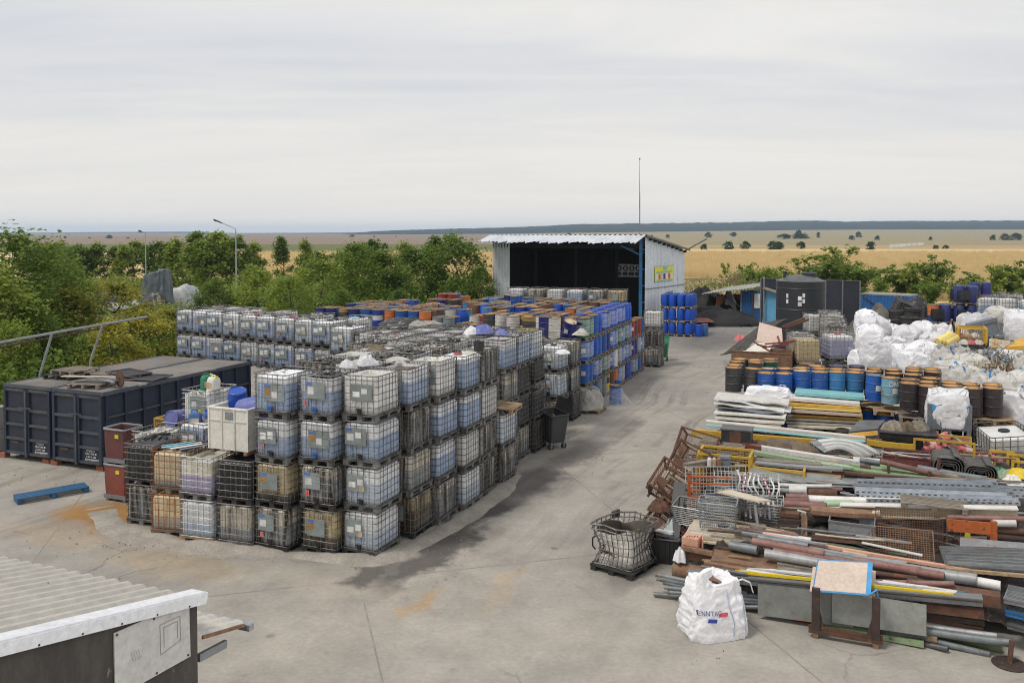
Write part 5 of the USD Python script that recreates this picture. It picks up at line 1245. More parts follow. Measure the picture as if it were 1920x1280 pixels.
# ---------------------------------------------------------------- the two navy roll-off containers
CW,CL,CZ0,CZ1 = 2.34,7.5,0.16,2.66
cn = G(195,876,0.16)                       # near right corner at the foot
cu,cv = uv_of(cn)
def text_on(txt,o,x,z,h,m="lettering_white",name="lettering"):
 t = meshkit.text_mesh(txt,h,0.004)
 v,f = np.array(t.vertices),np.array(t.faces)
 n = np.cross(x,z)
 return (name,(o + v[:,:1] * x + v[:,1:2] * z + v[:,2:] * n,f),m)
def rolloff(u1,v0,lines):
 """Container whose right side is at u1 and front at v0."""
 u0,v1 = u1 - CW,v0 + CL
 P = lambda u,v,z:Y(u,v,z)
 def slab(ua,ub,va,vb,za,zb):
  return place(bbox(0,ub - ua,0,vb - va,0,zb - za),P(ua,va,za),UX,VX)
 parts = [("body",slab(u0 + 0.05,u1 - 0.05,v0 + 0.06,v1 - 0.05,CZ0 + 0.08,CZ1 - 0.06),"container_navy"),
             ("top_sheet",slab(u0 + 0.06,u1 - 0.06,v0 + 0.08,v1 - 0.06,CZ1 - 0.057,CZ1 - 0.02),"container_top")]
 for a in (u0,u1 - 0.09):
  parts.append(("top_rail",slab(a,a + 0.09,v0,v1,CZ1 - 0.13,CZ1),"container_edge"))
  parts.append(("bottom_rail",slab(a,a + 0.09,v0,v1,CZ0,CZ0 + 0.16),"container_navy"))
 parts.append(("top_rail",slab(u0 + 0.09,u1 - 0.09,v0,v0 + 0.08,CZ1 - 0.12,CZ1 - 0.004),"container_edge"))
 n = 9
 for i in range(n + 1):
  v = v0 + 0.1 + (CL - 0.28) * i / n
  parts.append(("side_rib",slab(u1 - 0.05,u1 + 0.03,v,v + 0.1,CZ0 + 0.16,CZ1 - 0.13),"container_navy"))
 for z in (0.95,1.75):
  parts.append(("side_stringer",slab(u1 - 0.05,u1 + 0.006,v0 + 0.1,v1 - 0.05,z,z + 0.07),"container_edge"))
 # two door leaves on the front, each framed, with cross bars
 for k,(a,b) in enumerate(((u0 + 0.05,u0 + CW / 2 - 0.02),(u0 + CW / 2 + 0.02,u1 - 0.05))):
  sub = [("stile",slab(a,a + 0.11,v0 - 0.05,v0 + 0.05,CZ0 + 0.06,CZ1 - 0.14),"container_navy"),("stile",slab(b - 0.11,b,v0 - 0.05,v0 + 0.05,CZ0 + 0.06,CZ1 - 0.14),"container_navy")]
  for z in (CZ0 + 0.06,0.72,1.22,1.74,CZ1 - 0.23):
   sub.append(("cross_bar",slab(a + 0.11,b - 0.11,v0 - 0.045,v0 + 0.05,z,z + 0.085),"container_edge"))
  if k == 0:sub.append(("handle",slab(a + 0.4,a + 0.75,v0 - 0.09,v0 - 0.05,0.62,0.66),"rust"))
  if k == 1:
   r_ = random.Random(5)
   for i,(x_,L_) in enumerate(lines):  # four short lines of white lettering, too small to be read
    pcs,t_ = [],0.0
    while t_ < L_:
     g_ = r_.uniform(0.03,0.05)
     q_ = P(a + 0.3 + x_ + t_,v0 + 0.012,0.62 - i * 0.1)
     pcs.append(place(J(bbox(0,g_ * 0.3,0,0.062,-0.003,0.0),bbox(g_ * 0.3,g_ * 0.8,0.024 * r_.choice((0,1,2)),0.024 * r_.choice((0,1,2)) + 0.014,-0.003,0.0)),q_,UX,Z,VX))
     t_ += g_ + (0.03 if r_.random() < 0.12 else 0)
    sub.append(("lettering",J(*pcs),"lettering_white"))
  parts.append(("door",slab(a + 0.005,b - 0.005,v0 + 0.02,v0 + 0.06,CZ0 + 0.07,CZ1 - 0.145),"container_navy",False,sub))
 parts.append(("locking_bar",J(slab(u0 + CW / 2 - 0.035,u0 + CW / 2 + 0.035,v0 - 0.1,v0 - 0.05,CZ0,CZ1 - 0.2),slab(u0 + CW / 2 - 0.3,u0 + CW / 2 + 0.3,v0 - 0.12,v0 - 0.1,1.86,1.9)),"container_edge"))
 for v in (v0 + 1.5,v0 + 5.0):
  parts.append(("hinge",slab(u1 + 0.005,u1 + 0.05,v,v + 0.35,CZ1 - 0.04,CZ1 + 0.02),"galv"))
 return parts
for k,lab in enumerate(("navy roll-off container with white lettering beside the red skips","navy roll-off container with pallets on its roof, farther from the totes")):
 thing("rolloff_container",lab,"container",rolloff(cu - k * (CW + 0.06),cv + k * 0.03,((0.06,0.36),(0.02,0.48),(0.05,0.4),(0.0,0.58))),"navy roll-off containers")
for i,(du,dv) in enumerate(((-0.25,0.15),(-2.3,0.1),(-2.75,0.15),(-4.9,0.15),(-0.2,5.9))):
 p = Y(cu + du,cv + dv)
 single("brick_block",("brick under the right corner of the container beside the red skips","brick under the near container's middle","brick where the two navy containers meet","brick under the far container's left corner","brick under the container's rear end")[i],"brick",box(p[0],p[1],0.082,0.3,0.22,0.154,-YA),"brick_red")
# what lies on their roofs
CT = CZ1 + 0.0
def on_roof(du,dv,z=0):
 return Y(cu + du,cv + dv,CT + z)
pallet("black",on_roof(-3.7,1.75),"dark pallet lying flat on the far container's roof",YROT + 4,group="pallets on the container roofs")
pallet("grey",on_roof(-3.55,2.0,0.15),"weathered pallet on top of the dark one on the container roof",YROT - 6,group="pallets on the container roofs")
pallet("grey",on_roof(-1.35,0.85),"pallet under sheet scraps at the container's front edge",YROT + 12,group="pallets on the container roofs")
thing("plank","pale plank lying across the roof scraps","plank",[("board",beam(on_roof(-2.9,0.9,0.23),on_roof(-0.7,1.3,0.27),0.16,0.04),"board_cream"),("nail",box(*on_roof(-1.8,1.1,0.28),0.02,0.02,0.02),"rust")])
for i,(a,b,m,lab) in enumerate(((on_roof(-2.4,1.7,0.2),on_roof(0.0,1.55,0.26),"rust","long rusty bar over the roof scraps"),(on_roof(-2.0,0.5,0.17),on_roof(-0.4,0.9,0.17),"galv","bent galvanised sheet strip on the roof pallet"),(on_roof(-1.9,0.75,0.19),on_roof(-0.2,1.05,0.19),"steel_grey","second grey sheet strip on the roof pallet"),(on_roof(-1.6,1.2,0.2),on_roof(-0.3,0.75,0.22),"galv_bright","bright curled edging on the roof pallet"))):
 t = np.linspace(0,1,7)[:,None]; q = a * (1 - t) + b * t + np.array([0,0,1]) * np.sin(t * 3.1) * 0.06 * (i % 3)
 thing("roof_scrap",lab,"metal strip",[("strip",J(*[beam(q[j],q[j + 1],0.14 if i else 0.06,0.02) for j in range(6)]),m),("end_fold",beam(q[-1],q[-1] + np.array([0.03,0,0.06]),0.13,0.02),m)])
p = on_roof(-0.25,0.95,0.3)
thing("rusty_disc","rusty steel disc standing on edge on the container roof","disc",[("plate",cyl(p - VX * 0.015 - UX * 0.004,p + VX * 0.015 + UX * 0.006,0.3,18),"rust"),("hub",cyl(p - VX * 0.03,p + VX * 0.03,0.05,8),"rust_dark")])
for i,(du,dv,L,W,r) in enumerate(((-1.2,2.6,2.3,1.0,5),(-2.0,3.0,1.8,0.9,-20))):
 p = on_roof(du,dv,0.03 + 0.05 * i)
 c = math.radians(YROT + r); x = np.array([math.cos(c),math.sin(c),0.02]); y = np.array([-math.sin(c),math.cos(c),0.03])
 thing("black_mesh_frame",("black mesh panel lying flat across the container roof","second black mesh panel under the first on the roof")[i],"mesh panel",[("sheet",place(box(0,0,0,L,W,0.012),p,x,y),"mesh_black"),("edge_bar",J(place(box(0,W / 2,0.02,L + 0.06,0.05,0.05),p,x,y),place(box(0,-W / 2,0.02,L + 0.06,0.05,0.05),p,x,y)),"steel_dark"),("end_bar",J(place(box(L / 2,0,0.02,0.05,W - 0.06,0.05),p,x,y),place(box(-L / 2,0,0.02,0.05,W - 0.06,0.05),p,x,y)),"steel_dark")])
# leaning pipe railing along the far container's left edge
a,b = D(-60,653,29.6),D(275,594,36.7)
a2,b2 = D(-60,663,29.6),D(197,614,34.8)
f1,f2 = D(75,702,31.9),D(170,675,34.0)
t1,t2 = D(98,623,32.0),D(193,607,34.3)
fz = np.array([0,0,1.0])
thing("pipe_railing","leaning grey pipe railing with a rusty lower rail behind the containers","railing",[("top_rail",tube([a,(a + b) / 2 + Z * 0.02,b],0.055,8),"galv"),("lower_rail",tube([a2,b2],0.035,6),"rust"),("post",tube([f1 * np.array([1,1,0]) + Z * 0.0 + (f1 - t1) * np.array([0.6,0.6,0]),f1,t1],0.05,7),"galv"),("post",tube([f2 * np.array([1,1,0]) + (f2 - t2) * np.array([0.6,0.6,0]),f2,t2],0.05,7),"galv")])
# concrete blocks at the left border
for i in range(4):
 p = D(2 - (i % 2) * 34,800,31.0 + 0.3 * (i % 2))
 thing("concrete_block",f"grey concrete stacking block at the left border, {('lower inner', 'lower outer', 'upper inner', 'upper outer')[i]}","concrete block",[("block",box(p[0] - 0.5,p[1],0.42 + 0.81 * (i // 2),1.2,0.8,0.79,-YA),"concrete_block"),("lifting_hole",cyl((p[0] - 0.05,p[1] - 0.42,0.42 + 0.81 * (i // 2)),(p[0] - 0.05,p[1] - 0.36,0.42 + 0.81 * (i // 2)),0.06,8),"screw_dark")],"concrete blocks at the left border")
# blue pallet lying on the ground
p0,p1 = G(52,938),G(141,922)
c = (p0 + p1) / 2; ang = math.degrees(math.atan2(p1[1] - p0[1],p1[0] - p0[0]))
bp = []
for i in range(4):
 bp.append(("plank",box(0,-0.25 + i * 0.165,0.165,2.0,0.13,0.03),"pallet_blue"))
for x in (-0.93,0,0.93):
 bp.append(("bearer",box(x,0,0.075,0.13,0.62,0.15),"pallet_blue"))
inst(proto("blue_pallet",bp),"blue_pallet","long blue slatted pallet lying alone on the ground","pallet",(c[0],c[1],0.004),ang,s=0.97)
# red skips, one on the other
sk = Y(-9.5,1.1)
def hopper(z0,h,w,d,m,m2):
 o = np.array(rr(w,d,0.05,1)); c_ = sk
 body = J(loft(o,[(z0,0.92),(z0 + h * 0.3,0.98),(z0 + h,1.02),(z0 + h,0.97),(z0 + 0.1,0.9)]),cap_top(o,z0 + 0.12,0.9,0))
 f = lambda mm:rot(mm,rz=YROT,t=(c_[0],c_[1],0))
 return [("body",f(body),m),("rim",f(J(tube([(x * 1.03,y * 1.03,z0 + h) for x,y in o],0.035,5,False,True))),m2),("sticker",f(box(w / 2 - 0.28,-d / 2 * 1.01 - 0.012,z0 + h - 0.2,0.14,0.012,0.11)),"sign_yellow"),("base_rail",f(J(box(-w / 2 + 0.1,0,z0 - 0.03,0.1,d * 0.9,0.1),box(w / 2 - 0.1,0,z0 - 0.03,0.1,d * 0.9,0.1))),"steel_grey"),("fold_plate",f(box(0,-d / 2 * 0.97,z0 + 0.05,w,0.03,0.12)),"steel_grey")]
thing("tipping_skip","bright red tipping skip, lower one beside the navy container","skip",hopper(0.09,1.0,0.85,0.7,"red_paint","steel_grey"),"red tipping skips")
thing("tipping_skip","dull red dented skip standing on the bright red one","skip",hopper(1.17,0.98,0.82,0.7,"red_deep","steel_grey"),"red tipping skips")
# white steel bin with barrels
wu,wv = -4.16,0.0
def bin_box(w,d,z0,h):
 P = lambda m:place(m,Y(wu,wv,0),UX,VX)
 t = 0.03
 parts = [("side_sheet",P(bbox(-w / 2,w / 2,-d / 2,-d / 2 + t,z0,z0 + h)),"bin_white"),("side_sheet",P(bbox(-w / 2,w / 2,d / 2 - t,d / 2,z0,z0 + h)),"bin_white"),("side_sheet",P(bbox(w / 2 - t,w / 2,-d / 2 + t,d / 2 - t,z0,z0 + h)),"bin_white"),("side_sheet",P(bbox(-w / 2,-w / 2 + t,-d / 2 + t,d / 2 - t,z0,z0 + h)),"bin_white"),("floor",P(bbox(-w / 2 + t,w / 2 - t,-d / 2 + t,d / 2 - t,z0 + 0.55,z0 + 0.6)),"bin_white")]
 for x in (-w / 2 - 0.012,-w / 6,w / 6,w / 2 + 0.012):
  parts.append(("upright",P(bbox(x - 0.02,x + 0.02,-d / 2 - 0.025,-d / 2 - 0.001,z0,z0 + h)),"bin_white"))
 parts.append(("rim",P(J(bbox(-w / 2 - 0.03,w / 2 + 0.03,-d / 2 - 0.03,-d / 2 + 0.035,z0 + h,z0 + h + 0.04),bbox(-w / 2 - 0.03,w / 2 + 0.03,d / 2 - 0.035,d / 2 + 0.03,z0 + h,z0 + h + 0.04),bbox(w / 2 - 0.035,w / 2 + 0.03,-d / 2 + 0.036,d / 2 - 0.036,z0 + h,z0 + h + 0.04),bbox(-w / 2 - 0.03,-w / 2 + 0.035,-d / 2 + 0.036,d / 2 - 0.036,z0 + h,z0 + h + 0.04))),"bin_white"))
 parts.append(("mid_rail",P(bbox(-w / 2,w / 2,-d / 2 - 0.02,-d / 2 - 0.002,z0 + h * 0.7,z0 + h * 0.7 + 0.03)),"bin_white"))
 for x in (-w / 2 + 0.08,0,w / 2 - 0.08):
  parts.append(("foot_rail",P(bbox(x - 0.05,x + 0.05,-d / 2,d / 2,z0 - 0.1,z0)),"rust_light"))
 parts.append(("label_patch",P(bbox(-0.1,0.16,-d / 2 - 0.008,-d / 2 - 0.001,z0 + h * 0.74,z0 + h * 0.93)),"plate_grey"))
 parts.append(("label_patch",P(bbox(w / 2 + 0.001,w / 2 + 0.008,-0.2,0.05,z0 + h * 0.4,z0 + h * 0.65)),"sign_dim"))
 return parts
thing("steel_bin","white steel bin with rust runs holding blue barrels","bin",bin_box(1.22,1.1,2.36,1.06))
drum("plastic_violet",Y(wu - 0.05,wv - 0.05,3.3),"lying on its side across the white steel bin",rx=0,ry=82,rz=YROT + 8,s=1.05)
drum("plastic_faded",Y(wu + 0.3,wv + 1.1,2.95),"upright upside down just behind the white bin",rx=4,ry=-3,s=1.1)
drum("plastic",Y(wu - 0.55,wv + 0.5,2.95),"peeping out between jerrycans and white bin",rx=10,ry=14,s=0.9)
# jerrycans
def jerry(m):
 b = rot(J(loft(np.array(rr(0.3,0.26,0.06,3)),[(0,0.92),(0.03,1.0),(0.33,1.0),(0.4,0.8),(0.41,0.7)]),cap_top(np.array(rr(0.3,0.26,0.06,3)),0.41,0.7,0)))
 return [("body",b,m,40),("handle",tube([(-0.09,0,0.4),(-0.08,0,0.46),(0.04,0,0.46),(0.05,0,0.4)],0.018,6),m),("cap",cyl((0.1,0,0.38),(0.1,0,0.45),0.035,8),"sign_yellow"),("label_patch",box(0,-0.133,0.2,0.22,0.004,0.16),"lid_pale")]
JC = [proto("jerrycan",jerry(m)) for m in ("plastic_blue_faded","plastic_teal","plastic_green","drum_blue","bin_white")]
jc = [(-6.42,0.75,2.45,0,"blue jerrycan with tan label, upright in the tote"),(-6.05,0.9,2.45,3,"deep blue jerrycan in the tote beside the white bin"),(-5.85,1.25,2.45,1,"teal jerrycan with yellow cap behind the blue ones"),(-5.4,1.3,2.55,2,"green jerrycan lying highest behind the jerrycan tote"),(-5.3,1.0,2.3,2,"green jerrycan wedged behind the teal one"),(-7.2,2.1,3.22,2,"green jerrycan inside the highest tote"),(-6.8,1.9,3.22,4,"white jerrycan inside the highest tote")]
for i,(u,v,z,k,lab) in enumerate(jc):
 inst(JC[k],"jerrycan",lab,"jerrycan",Y(u,v,z),rnd.uniform(-40,40),None,60 if "lying" in lab else rnd.uniform(-8,8),0,1.15)
# yellow mesh cage and blue broken drums behind the black tote
def mesh_panel(o,x,y,w,h,cell,rad,m,name="mesh",frame_m=None,fw=0.04):
 """A framed wire panel: o its corner, x and y unit axes."""
 n = np.cross(x,y)
 wires = []
 for i in range(1,int(w / cell)):
  a = o + x * (i * cell); wires.append(beam(a,a + y * h,rad,rad,n))
 for j in range(1,int(h / cell)):
  a = o + y * (j * cell) + n * rad; wires.append(beam(a,a + x * w,rad,rad,n))
 fr = [beam(o - x * fw / 2,o + x * (w + fw / 2),fw,fw,n),beam(o + y * h - x * fw / 2,o + y * h + x * (w + fw / 2),fw,fw,n),beam(o + y * fw / 2,o + y * (h - fw / 2),fw,fw,n),beam(o + x * w + y * fw / 2,o + x * w + y * (h - fw / 2),fw,fw,n)]
 return [(name,J(wires),m),("frame_bar",J(fr),frame_m or m)]
def mesh_cage(o,x,y,w,d,h,cell,m,frame_m=None,rad=0.008,fw=0.05,floor="steel_dark"):
 """An open wire-mesh box pallet standing at o, its sides along x and y."""
 parts = []
 parts += mesh_panel(o,x,Z,w,h,cell,rad,m,"front_mesh",frame_m,fw)
 parts += mesh_panel(o + y * d,x,Z,w,h,cell,rad,m,"rear_mesh",frame_m,fw)
 parts += mesh_panel(o + y * fw,y,Z,d - 2 * fw,h,cell,rad,m,"side_mesh",frame_m,fw * 0.98)
 parts += mesh_panel(o + x * w + y * fw,y,Z,d - 2 * fw,h,cell,rad,m,"side_mesh",frame_m,fw * 0.98)
 parts.append(("floor",place(bbox(fw,w - fw,fw,d - fw,0.02,0.05),o,x,y),floor))
 for a in (0.0,w):
  for b in (0.0,d):
   parts.append(("foot",place(bbox(a - 0.04,a + 0.04,b - 0.04,b + 0.04,-0.1,0.0),o,x,y),frame_m or m))
 return parts
o = Y(-9.35,2.2,1.45)
thing("mesh_box_pallet","yellow mesh box pallet behind the black tote by the navy container","cage",mesh_cage(o,UX,VX,1.1,0.9,0.75,0.09,"yellow_paint"))
single("cage_support","grey crate under the yellow mesh box by the navy container","crate",place(J(bbox(0,1.1,0,0.9,0.004,1.33),bbox(-0.03,1.13,-0.03,0.93,1.2,1.3)),Y(-9.35,2.2,0),UX,VX),"plastic_grey")
drum("plastic_violet",Y(-8.6,2.9,2.1),"broken, lying behind the yellow mesh box",rx=78,ry=10)
drum("plastic",Y(-8.2,3.3,2.1),"broken, behind the highest tote's left",rx=70,ry=-20)
# scrap poking from the black tote, a black sheet and a glass jar
for i in range(5):
 a = Y(-7.6 + 0.16 * i,-0.2 + 0.1 * i,2.22); b = Y(-6.9 + 0.1 * i,0.25 - 0.14 * i,2.36 + 0.05 * (i % 3))
 thing("scrap_strip",f"black plastic strip in the black tote, {ORD[i]} from its left","strip",[("strip",tube([a,(a + b) / 2 + Z * 0.08,b],0.035,5),"plastic_black"),("tip",tube([b,b + UX * 0.06],0.03,5),"plastic_black")])
for i in range(3):
 a = Y(-6.35 + 0.3 * i,-0.6,2.25); b = Y(-5.75 + 0.22 * i,0.0,2.29)
 thing("paper_sheet",f"pale laminated sheet lying on the rusty-caged tote, {ORD[i]} from the left","sheet",[("sheet",beam(a,b,0.3,0.012),("sign_cyan","board_white","plastic_grey")[i]),("stripe",beam(a + Z * 0.012,b + Z * 0.012,0.05,0.008),"sign_dark")])
# ---------------------------------------------------------------- along the road
p = Y(0.1,8.6,0)
tote("grimy_side",0.02,7.15 + 0.05,0,"bottom, beside the pallet with the navy drum")
tote("pale_side",0.02,7.2,1,"second, under the pallet with the navy drum")
pallet("pale",Y(0.1,7.35,2 * PITCH_Z + 0.01),"pale pallet under the lone navy drum beside the near block",YROT + 5,ry=3)
drum("navy",Y(-0.22,7.1,2 * PITCH_Z + 0.17),"lone on a pale pallet beside the near block",s=1.02)
# wheeled waste container
def wheelie(m,w=1.0,d=0.75,h=1.2):
 o0 = np.array(rr(w,d,0.08,3))
 body = J(loft(o0,[(0.22,0.72),(0.27,0.78),(h,1.0),(h,0.94),(0.6,0.82)]))
 parts = [("body",body,m,30),("rim",tube([(x * 1.02,y * 1.02,h) for x,y in o0],0.035,5,False,True),m),("filling",rot(rough_heap(w * 0.42,d * 0.42,0.16,14,3,0.5,6),t=(0,0,h * 0.78)),"bank_green")]
 for i in range(5):
  x = -w * 0.36 + i * w * 0.18; parts.append(("rib",beam((x * 0.82,-d / 2 * 0.83,0.32),(x,-d / 2 * 1.0,h - 0.05),0.03,0.03),m))
 for x in (-w * 0.36,w * 0.36):
  for y in (-d * 0.34,d * 0.34):
   parts.append(("wheel",cyl((x - 0.03,y,0.1),(x + 0.03,y,0.1),0.1,14),"rubber",False,[("hub",cyl((x - 0.035,y,0.1),(x + 0.035,y,0.1),0.045,8),"steel_grey")]))
   parts.append(("caster",box(x,y,0.18,0.07,0.07,0.14),"steel_grey"))
 parts.append(("hood",grid(lambda u,v:np.stack([(u - .5) * w * 1.0,d / 2 + 0.02 + 0.12 * np.sin(v * 1.57),h + 0.45 * v],-1),6,4),m))
 return parts
mat("bank_green",(0.06,0.09,0.02),(0.2,0.16,0.04),scale=9,rough=0.9,bump=1.0,bscale=30)
WB = proto("wheeled_bin",wheelie("plastic_charcoal"))
p = G(1022,838)
inst(WB,"wheeled_bin","open charcoal wheeled bin with green waste beside black totes","waste bin",(p[0] + 0.25,p[1] + 0.1,0.004),-60,s=1.08,ry=3)
inst(proto("green_bin",[(a,b,"plastic_green" if c == "plastic_charcoal" else c,*r) for a,b,c,*r in wheelie("plastic_charcoal",0.6,0.6,1.1)]),"green_bin","green wheeled bin at the far end of the stacks","waste bin",(*G(1244,676)[:2],0.004),-20)
# black bucket and rags on the tote tops
p = D(898,662,25.3)
thing("black_bucket","black bucket standing on the sludge-covered tote tops","bucket",[("body",lathe([(0.0,0.0),(0.13,0.0),(0.17,0.34),(0.155,0.34),(0.12,0.03),(0.0,0.03)],14,p),"plastic_black"),("rim",lathe([(0.175,0.33),(0.185,0.345),(0.172,0.355)],14,p),"plastic_black")])
def rag(name,label,c,sx,sy,h,m,seed,group=None):
 """A dropped, crumpled cloth or film: lobed outline, ridged top."""
 def fn(u,v):
  a,r = u * 2 * math.pi,v
  cx,cy = np.cos(a),np.sin(a)
  q = np.stack([cx * r * 1.6 + seed * 1.3,cy * r * 1.6,r * 0 + seed],-1)
  n = meshkit.fbm(q * 1.6,4,seed); f = 1 - abs(2 * meshkit.fbm(q * 1.3 + 3,3,seed + 1) - 1)
  k = 0.7 + 0.6 * meshkit.noise(np.stack([cx * 2 + seed,cy * 2,cx * 0],-1),seed)
  z = h * np.clip(1 - r ** 3,0,1) * (0.25 + 0.5 * n + 0.55 * f ** 2)
  return np.stack([c[0] + cx * r * k * sx,c[1] + cy * r * k * sy,c[2] + z],-1)
 return single(name,label,"rag",grid(fn,36,14),m,group,50)
for i,(px,py,d,sx,h,m,lab) in enumerate(((688,684,22.5,0.28,0.28,"bag_white","crumpled white film on the front tote tops"),(652,690,22.2,0.22,0.22,"bag_white","smaller white film scrap beside the crumpled one"),(745,678,23.5,0.35,0.14,"bag_dirty","dirty pale rag on the second row of totes"),(880,668,25.0,0.3,0.16,"bag_dirty","whitish rag below the black bucket"),(905,624,29.5,0.5,0.3,"plastic_violet","violet-blue burst drum heap at the block's far corner"),(885,626,29.3,0.3,0.25,"bag_white","white film ball beside the violet heap"),(940,628,29.5,0.3,0.22,"plastic_violet","violet scrap hanging at the block's far edge"),(700,655,26.5,0.45,0.16,"bag_brown","brown rag in a tote of the second column"),
                                                   (760,610,33.5,1.1,0.3,"tar_scrap","tarry rag heap between totes and drums"),(800,615,33.0,0.9,0.3,"rubble_light","pale scrap heap between totes and drums"),(850,620,32.0,1.0,0.28,"tar_scrap","black scrap heap beside the grey drums"),(665,602,36.0,0.4,0.2,"sign_cyan","light blue sheet on the back totes"),(1055,662,34.4,0.3,0.15,"bag_white","white film on the grey tote pair"),(1090,628,37.2,0.35,0.3,"bag_dirty","dirty film below the leaning drums"))):
 rag("rag",lab,D(px,py,d),sx,sx * 0.8,h,m,40 + i)
# soft bag and wrapped drums at the foot of the roadside drum stacks
def bag_mesh(seed,w=0.95,d=0.95,h=1.05,slump=0.16,wrinkle=0.036,top="tied",n=52):
 """A woven big bag: bulging square body, creased cloth, gathered or open top."""
 def fn(u,v):
  a = u * 2 * math.pi
  c,s_ = np.cos(a),np.sin(a)
  e = 0.55
  x,y = np.sign(c) * abs(c) ** e,np.sign(s_) * abs(s_) ** e
  t = v
  body = np.clip(t / 0.72,0,1)
  prof = 0.93 + 0.12 * np.sin(np.clip(body,0,1) * math.pi) + slump * (1 - body) ** 2 * 0.6
  z = h * 0.86 * body
  shut = np.clip((t - 0.72) / 0.28,0,1)
  if top == "tied":
   prof = prof * (1 - shut) ** 0.75 + 0.02
   z = z + h * (0.17 * np.sin(shut * 1.57))
  elif top == "open":
   prof = np.where(shut > 0.25,prof * (0.98 - 0.07 * shut),prof)
   z = np.where(shut > 0.25,h * (0.86 + 0.1 - 0.75 * (shut - 0.25) * 0.5),z + h * 0.1 * np.minimum(1,shut / 0.25))
  else:
   prof = prof * np.sqrt(np.clip(1 - shut ** 2,0,1)); z = z + h * 0.08 * shut
  q = np.stack([x * 2.2 + seed * 3.1,y * 2.2,z * 3.0],-1)
  f1 = meshkit.fbm(q,4,seed)
  fold = 1 - abs(2 * meshkit.fbm(q * np.array([1.7,1.7,1.1]) + 9,3,seed + 3) - 1)
  k = (f1 - 0.5) * 0.22 + (fold - 0.72) * wrinkle * 3.2
  gath = shut * 0.16 * np.sin(a * 9 + seed + 5 * f1) if top == "tied" else 0
  r = prof * (1 + k + gath)
  foot = np.where(v < 1e-6,0.0,1.0)
  z = np.maximum(0.0,z + (fold - 0.7) * 0.12 * np.minimum(1,body * 2) + (meshkit.noise(q * 1.3 + 4,seed) - 0.5) * 0.16 * body) * foot
  lean = 0.12 * (meshkit.noise(np.array([seed * 1.7,0.3,0.2]),2) - 0.5)
  return np.stack([x * r * w / 2 + lean * z,y * r * d / 2,z],-1)
 return grid(fn,n,34)
def bag_loops(seed,w,h,m="strap_white"):
 rs = np.random.RandomState(seed); out = []
 for i,(sx,sy) in enumerate(((-1,-1),(1,-1),(1,1),(-1,1))):
  if rs.uniform() < 0.25:continue
  c = np.array([sx * w * 0.38,sy * w * 0.38,h * 0.82]); k = rs.uniform(-0.12,0.12,3); hh = rs.uniform(0.12,0.3)
  q = np.array([c,c + np.array([sx * 0.05 + k[0],k[1],hh]),c + np.array([-sx * 0.08 + k[0],-sy * 0.1 + k[1],hh * rs.uniform(0.7,1.1)]),c + np.array([-sx * 0.14,-sy * 0.12,0.0])])
  t = np.linspace(0,1,9); B = np.array([[(1 - a) ** 3,3 * a * (1 - a) ** 2,3 * a * a * (1 - a),a ** 3] for a in t]) @ q
  out.append(("lifting_loop",J(*[beam(B[j],B[j + 1],0.055,0.012) for j in range(8)]),m))
 return out
BG = {}
for i in range(6):
 BG[f"white{i}"] = proto("bulk_bag",[("sack",bag_mesh(20 + i,top=("tied","tied","flat","open","tied","flat")[i],h=1.05 - 0.06 * (i % 3)),"bag_white",True)] + bag_loops(i,0.95,1.0) + [("seam",J(*[beam(*[np.array([0.44 * math.cos(t),0.44 * math.sin(t),z]) * np.array([1.2,1.2,1]) for z in (0.1,0.7)],0.02,0.02) for t in (-2.3,-0.8)]),"seam_blue")])
for i in range(4):
 BG[f"dirty{i}"] = proto("bulk_bag",[("sack",bag_mesh(40 + i,h=0.8 - 0.08 * (i % 2),slump=0.4,wrinkle=0.055,top=("open","tied","flat","tied")[i]),"bag_dirty",True)] + bag_loops(10 + i,0.95,0.75,"strap_blue"))
def bag(kind,p,label,s=1.0,rz=None,rx=0,ry=0,group=None):
 return inst(BG[kind],"bulk_bag",label,"bulk bag",p,rnd.uniform(0,360) if rz is None else rz,group,rx,ry,s)
p = G(1108,773)
pallet("pale",(p[0],p[1] + 0.3,0.004),"pale pallet under the paint-splashed white bag",YROT)
bag("dirty0",(p[0] - 0.15,p[1] + 0.3,0.16),"white bag with rusty scrap at the foot of the first drum stack",1.1)
p = G(1155,758)
drum("blue",(p[0],p[1] + 0.2,0.004),"draped in film by the second drum stack")
def skirt(c,r0,r1,h,seed):
 def fn(u,v):
  a = u * 2 * math.pi
  r = r0 + (r1 - r0) * v ** 1.3 * (0.75 + 0.35 * np.sin(a * 2 + 1))
  r = r * (1 + 0.1 * v * np.sin(a * 13 + seed))
  return np.stack([c[0] + r * np.cos(a),c[1] + r * np.sin(a),c[2] + h * (1 - v) + 0.01],-1)
 return grid(fn,60,8)
single("plastic_film","translucent film skirt spread round the blue drum's foot","plastic film",skirt((p[0],p[1] + 0.2,0.0),0.31,0.75,0.75,3),"film_clear",None,True)
